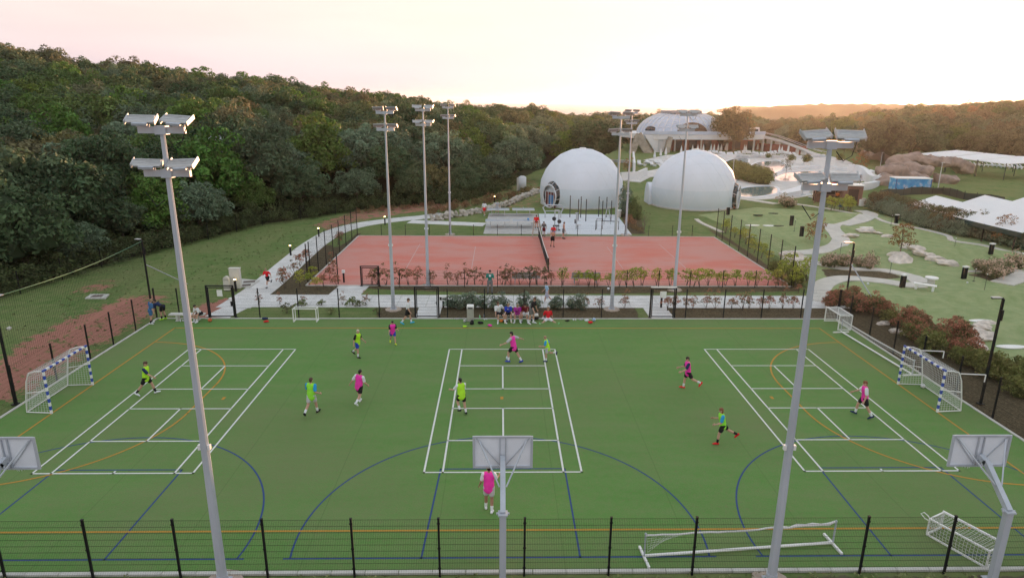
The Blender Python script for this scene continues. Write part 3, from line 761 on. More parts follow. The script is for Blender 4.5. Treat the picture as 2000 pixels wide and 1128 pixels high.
labs = ['short length of wire fence behind the corner bench', 'wire fence behind the pitch between the left gate and the middle gate', 'wire fence behind the seated players', 'wire fence behind the pitch from the right gate to the corner goal']
for pp, lb_ in zip(far_posts, labs): fence('boundary_fence', lb_, [(x, FY) for x in pp], 1.98, tw=.003, group='fence lengths behind the pitch')
fence('boundary_fence', 'wire fence along the left edge of the pitch beside red soil', [(-22.1, y) for y in (-2.1, .4, 2.9, 5.3, 7.5, 9.3, 12.1, 14.9, 17.1, 19.5, 22.0)], 1.98, tw=.004)
fence('boundary_fence', 'wire fence along the right edge of the pitch before red-leaved shrubs', [(22.15, y) for y in (-2.1, .4, 2.9, 5.4, 7.9, 10.4, 13.2, 15.7, 18.2, 20.6, 22.0)], 1.98, tw=.006)
TLX = -14.9
fence('court_fence', 'tall wire fence up the left side of the red court', [(TLX, y) for y in (30.9, 31.7, 34.0, 36.5, 39.0, 41.4, 44.0, 46.6, 49.2)], 3.0, .06, .1, .2, tw=.0045)
fence('court_fence', 'low wire fence along the far edge of the red court', [(x, 49.25) for x in (-14.9, -12.4, -9.9, -7.4, -5.3, -2.8, -.3, 2.2, 5.6, 8.1, 10.6, 13.1, 15.6, 18.1, 20.2)], 1.2, .05, .1, .2, tw=.0038)
fence('court_fence', 'tall wire fence up the right side of the red court', [(22.75, y) for y in (30.6, 33.0, 35.3, 37.7, 40.1, 42.4, 45.0, 47.3, 49.2)], 3.0, .06, .1, .2, tw=.0045)
fence('court_fence', 'low wire fence along the near edge of the red court behind shrubs', [(x, 29.55) for x in (-7.6, -5.3, -2.7, -.2, 2.25, 4.7, 7.2, 9.65, 12.1, 14.5, 17.0, 19.5, 22.3)], 1.32, .05, .1, .2, tw=.0038)
fence('court_fence', 'wire fence beside the gate at the corner of the red court', [(-14.9, 30.85), (-12.4, 30.2)], 2.4, .06, .1, .2, tw=.0045)

# gates
def gate(x, y, w, h, label, rz=0, sign=False, light=False, fr=.09):
    o = empty('gate', (x, y, 0), rz, label, 'gate', 'gates of the courts')
    for s in (-1, 1): link('post', MB().box((0, 0, h/2), (fr, fr, h)).box((0, 0, .015), (.2, .2, .03)).mesh('post', black), o, (s*w/2, 0, 0))
    MB().box((0, 0, h+.03), (w+fr, fr, .06)).build('lintel', white if light else black, o)
    lf = empty('leaf', (0, 0, 0)); lf.parent = o
    iw = w-fr-.06
    f = MB(); t_ = .05
    f.box((-iw/2+.025, .0, h/2), (t_, t_, h-.12)).box((iw/2-.025, 0, h/2), (t_, t_, h-.12)).box((0, 0, .1), (iw-.1, t_, t_)).box((0, 0, h-.09), (iw-.1, t_, t_))
    f.build('leaf_frame', black, lf)
    link('mesh_panel', mesh_bay(iw-.08, h-.2, .05, .2, .004), lf, (-iw/2+.04, 0, .08))
    MB().box((iw/2-.03, -.05, 1.0), (.07, .06, .22)).box((iw/2-.1, -.08, 1.05), (.14, .02, .03)).build('lock', black, lf)
    if sign: MB().box((0, -.05, h-.45), (.34, .015, .42)).build('sign', white, lf)
    return o
gate(-17.9, FY, 1.7, 2.1, 'black pitch gate beside the bench in the left corner, white sign on it', sign=True)
gate(-4.72, FY, 1.5, 2.05, 'black pitch gate in the middle, a pale path behind it')
gate(10.58, FY, 1.6, 2.05, 'black pitch gate on the right with white notice and pale lintel', sign=True, light=True)
gate(-9.85, 29.7, 1.35, 1.5, 'low maroon gate into the red court at the end of a short path')

# ------------------------------------------------------------------ goals
bluep = mat('blue_goal_paint', (.03, .075, .42), .4)
netm = mat('white_net_cord', (.62, .63, .62), .8)
def cord_sheet(m, corners, nu, nv, r=.006, sag=None, only=None):
    """net of cords over a bilinear sheet; sag(u,v) -> offset vector"""
    a, b, c, d = [np.array(q, float) for q in corners]
    def P(u, v):
        p = a*(1-u)*(1-v)+b*u*(1-v)+c*u*v+d*(1-u)*v
        return p+np.array(sag(u, v)) if sag else p
    K = 8
    for i in range(nu+1):
        m.tube([P(i/nu, k/K) for k in range(K+1)], r, 3)
    for j in range(nv+1):
        m.tube([P(k/(K*2), j/nv) for k in range(2*K+1)], r, 3)
    return m
def handball_goal(x, y, rz, label, arms=False):
    """local: mouth in the x-z plane facing -y, net behind (+y)"""
    o = empty('handball_goal', (x, y, 0), rz, label, 'goal', 'handball goals')
    s = .08
    def striped(name, a, b, n, first):
        a = Vector(a); b = Vector(b); m = MB()
        for i in range(n):
            m.mat((i+first) % 2); m.bar(a.lerp(b, i/n), a.lerp(b, (i+1)/n), s, s)
        return m.build(name, [white, bluep], o)
    striped('upright', (-1.54, 0, 0), (-1.54, 0, 2.0), 11, 0); striped('upright', (1.54, 0, 0), (1.54, 0, 2.0), 11, 0)
    striped('crossbar', (-1.58, 0, 2.04), (1.58, 0, 2.04), 15, 1)
    m = MB()
    for q in (-1, 1):
        m.tube([(q*1.54, .04, 2.02), (q*1.5, .4, 2.0), (q*1.45, .72, 1.9), (q*1.45, .9, 1.5), (q*1.45, 1.08, .6), (q*1.45, 1.15, .03)], .022, 6)
        m.tube([(q*1.54, .04, .03), (q*1.45, 1.15, .03)], .025, 6)
        m.tube([(q*1.54, .04, 1.1), (q*1.45, .98, .95)], .02, 6)
    m.tube([(-1.45, 1.15, .03), (1.45, 1.15, .03)], .028, 6)
    m.build('back_frame', white, o)
    n = MB()
    prof = [(.72, 1.9), (.9, 1.5), (1.08, .6), (1.15, .03)]
    sag = lambda u, v: (0, .10*math.sin(PI*u)*math.sin(PI*v)-.25*math.sin(PI*v)*math.sin(PI*u), 0)
    cord_sheet(n, [(-1.45, .75, 1.9), (1.45, .75, 1.9), (1.45, 1.12, .05), (-1.45, 1.12, .05)], 26, 16, .0065, sag)
    cord_sheet(n, [(-1.5, .05, 2.0), (1.5, .05, 2.0), (1.45, .75, 1.9), (-1.45, .75, 1.9)], 26, 6, .0065, lambda u, v: (0, 0, -.08*math.sin(PI*u)*math.sin(PI*v)))
    for q in (-1, 1): cord_sheet(n, [(q*1.52, .05, 1.98), (q*1.45, .8, 1.85), (q*1.45, 1.12, .05), (q*1.52, .05, .05)], 8, 17, .0065)
    nt_ = n.build('net', netm, o); nt_['kind'] = 'stuff'
    if arms:
        for q in (-1, 1): MB().bar((q*1.45, .8, 1.85), (q*1.45, 1.95, 1.8), .035).bar((q*1.45, 1.95, 1.8), (q*1.45, 1.95, 1.45), .035).build('net_bracket', white, o)
    return o
handball_goal(-20.0, 10, PI/2, 'blue and white striped handball goal at the left end of the pitch')
handball_goal(20.0, 10, -PI/2, 'blue and white striped handball goal at the right end of the pitch', True)
def box_goal(x, y, z, rot, w, h, d, label, net=True, yellow=False):
    """small goal: open front (-y), local origin at ground middle of the mouth"""
    o = empty('mini_goal', (x, y, z), 0, label, 'goal', 'small portable goals'); o.rotation_euler = rot
    t_ = .055
    for q in (-1, 1): MB().bar((q*w/2, 0, .0), (q*w/2, 0, h), t_).build('upright', white, o)
    MB().bar((-w/2-t_/2, 0, h+t_/2), (w/2+t_/2, 0, h+t_/2), t_).build('crossbar', white, o)
    m = MB()
    for q in (-1, 1): m.bar((q*w/2, .03, t_/2), (q*w/2, d, t_/2), t_).bar((q*w/2, d, t_), (q*w/2, d, h), .04).bar((q*w/2, .03, h), (q*w/2, d, h), .04)
    m.bar((-w/2, d, t_/2), (w/2, d, t_/2), .05).bar((-w/2, d, h), (w/2, d, h), .05)
    m.build('back_frame', white, o)
    if net:
        n = MB(); k = int(w/.1); hh = int(h/.1); dd = int(d/.1)
        cord_sheet(n, [(-w/2, d, h), (w/2, d, h), (w/2, d, .05), (-w/2, d, .05)], k, hh, .0075, lambda u, v: (0, .05*math.sin(PI*u)*math.sin(PI*v), 0))
        cord_sheet(n, [(-w/2, .03, h), (w/2, .03, h), (w/2, d, h), (-w/2, d, h)], k, dd, .0075, lambda u, v: (0, 0, -.05*math.sin(PI*u)*math.sin(PI*v)))
        for q in (-1, 1): cord_sheet(n, [(q*w/2, .03, h), (q*w/2, d, h), (q*w/2, d, .05), (q*w/2, .03, .05)], dd, hh, .0075)
        n.build('net', netm, o)['kind'] = 'stuff'
    return o
box_goal(21.0, 20.55, 0, (0, 0, -PI/2), 1.75, .95, .8, 'small white netted goal pushed into the far right corner')
box_goal(-12.35, 21.15, 0, (0, 0, 0), 1.45, .85, .45, 'small bare white goal frame without a net behind the pitch', False)
# small goal standing askew by the near fence, its back to the camera
A3 = G(1859, 1007, .62); B3 = G(1943, 1051, .62); ud = np.array(B3)-np.array(A3); ang = math.atan2(ud[1], ud[0])
og = box_goal((A3[0]+B3[0])/2, (A3[1]+B3[1])/2, 0, (0, 0, ang+PI), 1.8, .6, .76, 'small white netted goal standing askew behind the near fence at the right')
MB().tube([(.9, .72, .5), (1.02, .80, .55), (1.16, .82, .66), (1.10, .76, .72), (.98, .74, .66), (.9, .74, .6)], .018, 5).build('handle', white, og)

# portable low nets
tape = mat('white_net_tape', (.66, .66, .65), .7)
def low_net(x, y, rz, L, label, mess=False):
    o = empty('portable_net', (x, y, 0), rz, label, 'net', 'portable net frames')
    MB().cyl((-L/2, 0, .09), (L/2, 0, .09), .045, n=10).build('base_bar', white, o)
    for q in (-1, 1):
        MB().bar((q*L/2, -.5, .045), (q*L/2, .5, .045), .07).build('foot', white, o)
        MB().cyl((q*L/2, 0, .05), (q*L/2, 0, .86), .028, n=8).sphere((q*L/2, 0, .87), .04, 8, 6).build('upright', galv, o)
    pts = []; r = random.Random(4)
    for i in range(25):
        u = i/24; z = .83-.07*math.sin(PI*u)
        if mess and u > .66: z += r.uniform(-.05, .05)-.02
        pts.append((-L/2+L*u, r.uniform(-.03, .03) if mess else 0, z))
    MB().tube(pts, [.028]*17+([.05, .03, .055, .04, .06, .035, .05, .03] if mess else [.028]*8), 6).build('net_tape', tape, o)
    n = MB()
    if mess: cord_sheet(n, [(-L/2+.05, 0, .8), (-L/2+1.3, 0, .78), (-L/2+.6, 0, .62), (-L/2+.1, 0, .2)], 8, 6, .004)
    else: cord_sheet(n, [(-L/2, 0, .82), (L/2, 0, .82), (L/2, 0, .62), (-L/2, 0, .62)], 90, 3, .004)
    n.build('net', netm, o)['kind'] = 'stuff'
    return o
a, b = G(1258, 1089), G(1626, 1063)
low_net((a[0]+b[0])/2, (a[1]+b[1])/2, math.atan2(b[1]-a[1], b[0]-a[0]), math.dist(a, b), 'low white net frame with crumpled net lying behind the near fence', True)
low_net(21.15, 15.9, math.radians(-86.5), 6.6, 'long low white net frame along the right fence')

# ------------------------------------------------------------------ basketball stands
boardm = mat('backboard_white', (.76, .80, .88), .35, var=.04, scale=2, spec=.4)
rimm = mat('hoop_orange', (.55, .10, .03), .5)
def hoop(x, rz, label):
    o = empty('basketball_stand', (x, -2.5, 0), rz, label, 'basketball hoop', 'basketball stands along the near fence')
    MB().bar((0, 0, -.2), (0, 0, 2.35), .19, .17).box((0, 0, .02), (.4, .4, .03)).build('post', galv, o)
    MB().box((0, 0, 2.36), (.27, .25, .05)).box((.16, 0, 2.36), (.05, .05, .05)).box((-.16, 0, 2.36), (.05, .05, .05)).build('joint_flange', galv, o)
    MB().bar((0, 0, 2.37), (0, 1.18, 3.28), .15, .17).bar((0, 1.12, 3.22), (0, 1.42, 3.3), .15, .16).build('arm', galv, o)
    yb = 1.55
    b = MB().box((0, yb, 3.43), (1.76, .03, 1.0)).build('backboard', boardm, o)
    f = MB()
    for q in (-1, 1): f.box((q*.865, yb-.035, 3.43), (.07, .05, 1.05)).box((0, yb-.035, 3.43+q*.5), (1.66, .05, .06)).box((q*.085, yb-.045, 3.43), (.03, .05, .94))
    for q in (-1, 1): f.bar((q*.8, yb-.04, 3.9), (q*.1, yb-.03, 3.0), .022)
    f.build('board_frame', galv, b)
    for q in (-1, 1): MB().bar((q*.1, .55, 2.86), (q*.72, yb-.05, 3.84), .035).build('stay', galv, o)
    MB().bar((0, 1.4, 3.04), (0, yb-.02, 3.04), .1, .12).build('rim_bracket', galv, o)
    ring = [(.225*math.cos(t_*PI/10), yb+.40+.225*math.sin(t_*PI/10), 3.05) for t_ in range(20)]
    MB().tube(ring, .011, 6, True).bar((-.06, yb+.015, 3.05), (-.06, yb+.19, 3.05), .02).bar((.06, yb+.015, 3.05), (.06, yb+.19, 3.05), .02).build('rim', rimm, o)
    n = MB()
    for k in range(12):
        a0 = k*PI/6
        for sg in (1, -1):
            n.tube([((.225-.09*v**.7)*math.cos(a0+sg*v*.52), yb+.4+(.225-.09*v**.7)*math.sin(a0+sg*v*.52), 3.05-.4*v) for v in (0, .25, .5, .75, 1)], .006, 3)
    n.build('net', netm, o)
    return o
hoop(.1, 0, 'grey basketball stand seen from behind, in the middle of the near fence')
hoop(14.55, 0, 'grey basketball stand with bent arm near the right edge')
hoop(-14.55, 0, 'grey basketball stand cut by the left edge of the picture')

# ------------------------------------------------------------------ lamp posts and ball net
def lamp_post(x, y, h, arm, rz, label, strut=None):
    o = empty('lamp_post', (x, y, 0), rz, label, 'lamp post', 'black angled lamp posts')
    MB().bar((0, 0, -.3), (0, 0, h), .09).box((0, 0, .02), (.25, .25, .04)).build('pole', black, o)
    MB().bar((0, 0, h+.03), (arm, 0, h+.03), .07, .05).build('arm', black, o)
    MB().box((arm*.62, 0, h+.075), (arm*.75, .2, .035)).build('lamp_head', housing, o)
    if strut: MB().bar((0, 0, h*.62), (*strut, 0), .055).build('strut', galv, o)
    MB().box((0, -.08, h-.75), (.12, .1, .5)).build('ballast_box', black, o)
    return o
lamp_post(-22.25, 9.4, 5.15, .45, 0, 'tall black post with pale arm at the left edge behind the goal')
lamp_post(-24.2, 25.4, 4.35, .5, PI*.9, 'black angled post with a brace at the far left corner of the pitch', (1.1, -4.6))
lamp_post(25.2, 26.9, 4.0, -.75, .1, 'black angled lamp post with brace right of the small corner goal', (.9, -2.2))
lamp_post(22.6, 9.3, 5.15, -.55, 0, 'black angled lamp post behind the right-hand handball goal')
bn = empty('ball_net', (-22.25, 9.4, 0), 0, 'thin dark catch net hung from a green rope behind the left fence', 'net')
greenrope = mat('green_rope', (.08, .20, .12), .7)
e = Vector((-24.2+22.25, 16.0, 4.3)); s0 = Vector((0, 0, 5.1))
MB().tube([s0.lerp(e, i/12)-Vector((0, 0, .25*math.sin(PI*i/12))) for i in range(13)], .02, 5).build('rope', greenrope, bn)
n = MB()
for i in range(1, 100): n.tube([s0.lerp(e, i/100)-Vector((0, 0, .25*math.sin(PI*i/100))), Vector((e.x*i/100, e.y*i/100, 1.6))], .004, 3)
for j in range(1, 20): n.tube([Vector((0, 0, 1.6)).lerp(s0, j/20), Vector((e.x, e.y, 1.6)).lerp(e, j/20)], .004, 3)
n.build('net', wire, bn)['kind'] = 'stuff'

# ------------------------------------------------------------------ benches, bins, cabinets, bollards
def bench(x, y, w, rz, label, m_=white, h=.46):
    o = empty('bench', (x, y, 0), rz, label, 'bench', 'benches beside the courts')
    MB().box((0, 0, h-.04), (w, .4, .08)).build('seat', m_, o)
    for q in (-1, 1): MB().box((q*w*.28, 0, (h-.08)/2), (.12, .32, h-.08)).box((q*w*.28, 0, .02), (.2, .42, .04)).build('leg', m_, o)
    return o
benchc = mat('white_concrete_bench', (.58, .57, .55), .8, var=.08, scale=3)
bench(-19.85, 21.45, 2.2, 0, 'pale bench in the left corner where players change shoes', benchc)
bench(1.15, 21.45, 2.6, 0, 'pale bench under the row of resting players', benchc, .44)
wood = mat('weathered_grey_slats', (.36, .35, .34), .85, var=.15, scale=6, stretch=(.3, 3, 3))
def slat_bench(x, y, rz, label):
    o = empty('slatted_bench', (x, y, 0), rz, label, 'bench', 'slatted benches on the red court')
    for i in range(3): MB().box((0, -.15+.15*i, .45), (2.2, .12, .035)).build('slat', wood, o)
    for i in range(4): MB().box((0, .26+.02*i, .58+.11*i), (2.2, .03, .09)).build('slat', wood, o)
    for q in (-1, 1): MB().bar((q*.85, -.18, 0), (q*.85, -.18, .44), .05).bar((q*.85, .22, 0), (q*.85, .34, .95), .05).bar((q*.85, -.18, .42), (q*.85, .24, .42), .04).build('leg', galv, o)
    return o
slat_bench(2.0, 30.5, PI, 'slatted bench behind the shrubs left of the court net')
slat_bench(6.6, 30.5, PI, 'slatted bench behind yellow shrubs right of the court net')
metal_bin = mat('brushed_bin_steel', (.45, .44, .41), .5, .3, var=.1, scale=4)
x, y = G(918, 632)
o = empty('litter_bin', (x, 21.45, 0), 0, 'square steel litter bin with hooded top by the far fence', 'bin')
MB().box((0, 0, .42), (.42, .36, .84)).build('body', metal_bin, o); MB().box((0, -.02, 1.0), (.46, .4, .1), taper=.9).box((-.2, 0, .9), (.04, .34, .14)).box((.2, 0, .9), (.04, .34, .14)).build('hood', white, o)
MB().box((0, -.165, .9), (.3, .02, .1)).build('opening', black, o)
def small_box(x, y, w, d, h, label, name='control_box', m_=white, post=.5, vents=True):
    o = empty(name, (x, y, 0), 0, label, 'control box', 'small control boxes')
    MB().box((0, 0, post/2), (.12, .1, post)).build('stand', black, o)
    b = MB().box((0, 0, post+h/2), (w, d, h)).build('box', m_, o)
    if vents: MB().box((-w*.25, -d/2-.004, post+h*.5), (w*.2, .01, h*.6)).box((w*.12, -d/2-.004, post+h*.45), (w*.4, .01, h*.3)).build('panel', black, b)
    return o
small_box(*G(866, 600), .62, .25, .32, 'white control box just right of the middle gate')
small_box(*G(1291, 600), .22, .15, .3, 'small dark-faced white box right of the notice gate', post=.8)
small_box(*G(453, 597), .25, .2, .22, 'small white box on a stand right of the left gate', post=.35, vents=False)
small_box(*G(672, 551), .22, .16, .22, 'small white lamp box left of the maroon gate', post=.75, vents=False)
x, y = G(462, 562)
cab = mat('pale_plastic_cabinet', (.62, .60, .55), .6, var=.04, scale=2)
o = empty('utility_cabinet', (x, y, 0), 0, 'tall pale utility cabinet on the grass left of the path', 'cabinet', 'utility cabinets by the path')
MB().box((0, 0, .75), (.75, .35, 1.5)).build('body', cab, o); MB().box((0, -.18, .75), (.68, .02, 1.36)).box((.28, -.195, .8), (.03, .02, .12)).build('door', cab, o); MB().box((0, 0, 1.52), (.8, .4, .05)).build('top', cab, o)
o = empty('utility_cabinet', (x-.45, y-.55, 0), 0, 'lower pale utility cabinet with rounded top beside the tall one', 'cabinet', 'utility cabinets by the path')
MB().box((0, 0, .42), (.42, .3, .84)).cyl((0, -.15, .84), (0, .15, .84), .21, n=14).build('body', cab, o); MB().box((0, -.155, .5), (.34, .015, .6)).build('door', cab, o)
slabm = mat('pale_cast_slab', (.52, .51, .48), .9, var=.1, scale=3, bump=.2, bscale=20)
ironm = mat('iron_cover', (.12, .09, .08), .7, var=.2, scale=12)
def cover_slab(pts, covers, label):
    c = np.mean(pts, 0); o = empty('access_slab', (c[0], c[1], 0), 0, label, 'manhole slab', 'concrete access slabs')
    MB().poly([(p[0]-c[0], p[1]-c[1]) for p in pts], -.1, .05).build('slab', slabm, o)
    for (cx, cy, w, d, rz) in covers: MB().box((cx-c[0], cy-c[1], .057), (w, d, .012), rz).build('cover', ironm, o)
cover_slab(px_poly((449, 558), (470, 545), (507, 548), (488, 562)), [(*G(487, 551), .85, .55, .3), (*G(478, 558), .85, .55, .3)], 'concrete slab with two iron covers beside the tall cabinet')
cover_slab(px_poly((166, 583), (177, 575), (214, 575), (206, 583)), [(*G(190, 579), .7, .5, .2)], 'lone concrete slab with iron cover on the grass slope')
cover_slab(px_poly((12, 642), (18, 638), (23, 640), (18, 643)), [], 'small pale slab on the grass at the left edge')
glow = mat('bollard_glow', (.9, .8, .5), .4, emit=(1.0, .72, .28), estr=2.2)
def bollard(px, py, label, h=.95):
    x, y = G(px, py); o = empty('bollard_light', (x, y, GZ), 0, label, 'bollard light', 'lit bollards along the path')
    MB().box((0, 0, h/2-.06), (.13, .13, h)).build('post', black, o); MB().cyl((0, 0, h-.06), (0, 0, h+.04), .08, n=10).build('lamp', glow, o)
    MB().cyl((0, 0, h+.04), (0, 0, h+.09), .10, .085, n=10).build('cap', black, o)
bollard(568, 498, 'lit bollard on the grass left of the path, nearest to the pitch'); bollard(623, 462, 'lit bollard where the path meets the left court fence')
bollard(752, 438, 'lit bollard by the path behind the red court'); bollard(966, 396, 'lit bollard on the bank above the dry stone edging'); bollard(461, 568, 'lit bollard beside the pale cabinets')

# ------------------------------------------------------------------ court net and chairs
o = empty('court_net', (4.0, 41.4, 0), 0, 'dark net with white band across the red court', 'net')
for q in (-1, 1): MB().cyl((0, q*7.2, -.05), (0, q*7.2, 1.15), .045, n=10).build('post', black, o)
MB().tube([(0, 7.2*u, 1.05-.13*(1-abs(u))) for u in np.linspace(-1, 1, 13)], .035, 5).build('band', tape, o)
m = MB()
for i in range(145):
    u = -1+2*i/144; m.bar((0, 7.2*u, .02), (0, 7.2*u, 1.03-.13*(1-abs(u))), .012)
for j in range(12): m.tube([(0, 7.2*u, .04+.98*j/12*(1-.13*(1-abs(u)))) for u in np.linspace(-1, 1, 13)], .012, 4)
m.build('net', black, o)['kind'] = 'stuff'
MB().box((0, 0, .45), (.03, .05, .9)).build('centre_strap', tape, o)
x, y = G(1052, 465)
um = mat('beige_umpire_stand', (.50, .44, .38), .8, var=.1, scale=4)
o = empty('umpire_chair', (x-.2, 48.55, 0), 0, 'pale umpire chair at the far end of the court net', 'umpire chair')
for a_, b_ in ((-1, -1), (1, -1), (1, 1), (-1, 1)): MB().bar((a_*.42, b_*.4, 0), (a_*.3, b_*.25, 1.5), .06).build('leg', um, o)
MB().box((0, 0, 1.5), (.66, .56, .05)).build('seat', um, o)
for z in (.4, .8, 1.15): MB().box((0, -.38+.1*z, z), (.72, .05, .05)).build('rung', um, o)
for q in (-1, 1): MB().bar((q*.32, -.2, 1.72), (q*.32, .25, 1.72), .05).bar((q*.32, .25, 1.5), (q*.32, .25, 1.75), .04).build('armrest', um, o)
bench(5.9, 48.5, 2.1, 0, 'low pale bench beside the umpire chair at the far edge of the red court', benchc)

# dark wire fence at the foot of the wood
fe = along_pts = [(float(np.interp(y, EDGE_Y, EDGE_X))+.9, y) for y in np.arange(8, 63, 3.9)]
fo = empty('boundary_fence', (fe[0][0], fe[0][1], GZ), 0, 'dark wire fence along the foot of the wooded slope', 'fence')
pm_ = post_mesh(1.7, .05)
for i, p in enumerate(fe):
    link('post', pm_, fo, (p[0]-fe[0][0], p[1]-fe[0][1], float(height(*p))))
    if i: 
        a = np.array(fe[i-1]); b = np.array(p); L_ = np.linalg.norm(b-a); q = a-np.array(fe[0]); link('mesh_panel', mesh_bay(L_, 1.6, .08, .16, .006), fo, (q[0], q[1], float(height(*a))), (0, 0, math.atan2(*(b-a)[::-1])))
# ------------------------------------------------------------------ people
skinm = mat('skin', (.52, .31, .23), .55, var=.06, scale=9, spec=.3)
skintan = mat('tanned_skin', (.36, .20, .14), .55, var=.06, scale=9, spec=.3)
eyem = mat('eye_dark', (.03, .025, .02), .3); lipm = mat('lips', (.40, .17, .15), .5)
HAIR = {'dark': mat('dark_hair', (.022, .016, .013), .6, var=.3, scale=30), 'brown': mat('brown_hair', (.085, .045, .028), .6, var=.3, scale=30), 'red': mat('red_brown_hair', (.20, .075, .035), .6, var=.3, scale=30),
        'blond': mat('pale_blond_hair', (.55, .46, .36), .6, var=.2, scale=30), 'fair': mat('fair_hair', (.33, .22, .14), .6, var=.3, scale=30), 'grey': mat('grey_hair', (.26, .24, .22), .6, var=.2, scale=30)}
def cloth(n, c): return mat('cloth_'+n, c, .8, var=.10, scale=7, bump=.35, bscale=11, spec=.2)
CLOTH = {'pink': (.86, .05, .42), 'lime': (.44, .82, .04), 'green': (.30, .78, .06), 'white': (.74, .76, .80), 'black': (.016, .016, .019), 'navy': (.022, .035, .10), 'sky': (.03, .33, .70), 'blue': (.03, .06, .46),
         'purple': (.40, .03, .30), 'maroon': (.17, .02, .025), 'red': (.70, .02, .03), 'grey': (.17, .17, .17), 'lightgrey': (.5, .5, .52), 'orange': (.80, .22, .05), 'teal': (.02, .20, .16), 'denim': (.06, .17, .36), 'lightblue': (.36, .56, .76), 'lilac': (.50, .50, .62), 'cyan': (.05, .5, .80), 'yellow': (.62, .75, .05), 'cream': (.7, .62, .48), 'mint': (.28, .75, .35)}
CLOTH = {k: cloth(k, v) for k, v in CLOTH.items()}
def rcone(m, a, b, r0, r1, flat=1.0, side=None, n=12, k=4):
    """round-ended tapered limb; flat < 1 squashes it across `side`"""
    a = Vector(a); b = Vector(b); z = (b-a)
    if z.length < 1e-5: z = Vector((0, 0, 1e-4))
    L = z.length; z.normalize()
    x = Vector(side) if side is not None else (Vector((1, 0, 0)) if abs(z.x) < .9 else Vector((0, 1, 0)))
    x = (x-z*x.dot(z)).normalized(); y = z.cross(x)
    rings = []
    for i in range(k+1):
        t = -PI/2+PI/2*i/k; rings.append((a+z*math.sin(t)*r0, r0*math.cos(t)))
    for i in range(k+1):
        t = PI/2*i/k; rings.append((b+z*math.sin(t)*r1, r1*math.cos(t)))
    vs = []
    for c, r in rings:
        r = max(r, 1e-4)
        for j in range(n): t = 2*PI*j/n; vs.append(c+x*math.cos(t)*r+y*math.sin(t)*r*flat)
    fs = [(i*n+j, i*n+(j+1) % n, (i+1)*n+(j+1) % n, (i+1)*n+j) for i in range(len(rings)-1) for j in range(n)]
    fs += [tuple(range(n-1, -1, -1)), tuple(range((len(rings)-1)*n, len(rings)*n))]
    return m._add(vs, fs)
def remesh(m, name, mats, vox, smooth=3):
    """fuse the overlapping shapes into one continuous skin"""
    me0 = m.mesh(name, mats); o = bpy.data.objects.new('tmp', me0); COL.objects.link(o)
    r = o.modifiers.new('r', 'REMESH'); r.mode = 'VOXEL'; r.voxel_size = vox; r.use_smooth_shade = True
    s = o.modifiers.new('s', 'SMOOTH'); s.factor = .5; s.iterations = smooth
    dg = bpy.context.evaluated_depsgraph_get(); me = bpy.data.meshes.new_from_object(o.evaluated_get(dg)); me.name = name
    bpy.data.objects.remove(o); bpy.data.meshes.remove(me0)
    me.materials.clear()
    for q in (mats if isinstance(mats, (list, tuple)) else [mats]): me.materials.append(q)
    me.polygons.foreach_set('use_smooth', [True]*len(me.polygons)); return me
def Rx(a): return Matrix.Rotation(a, 3, 'X')
def Ry(a): return Matrix.Rotation(a, 3, 'Y')
def Rz(a): return Matrix.Rotation(a, 3, 'Z')
rad = math.radians
POSE = dict(lean=4, twist=0, tilt=0, head=(0, 0), lt=(0, 0), lk=0, rt=(0, 0), rk=0, la=(5, 12), le=15, ra=(5, 12), re=15, lf=0, rf=0, seat=None, spread=0)
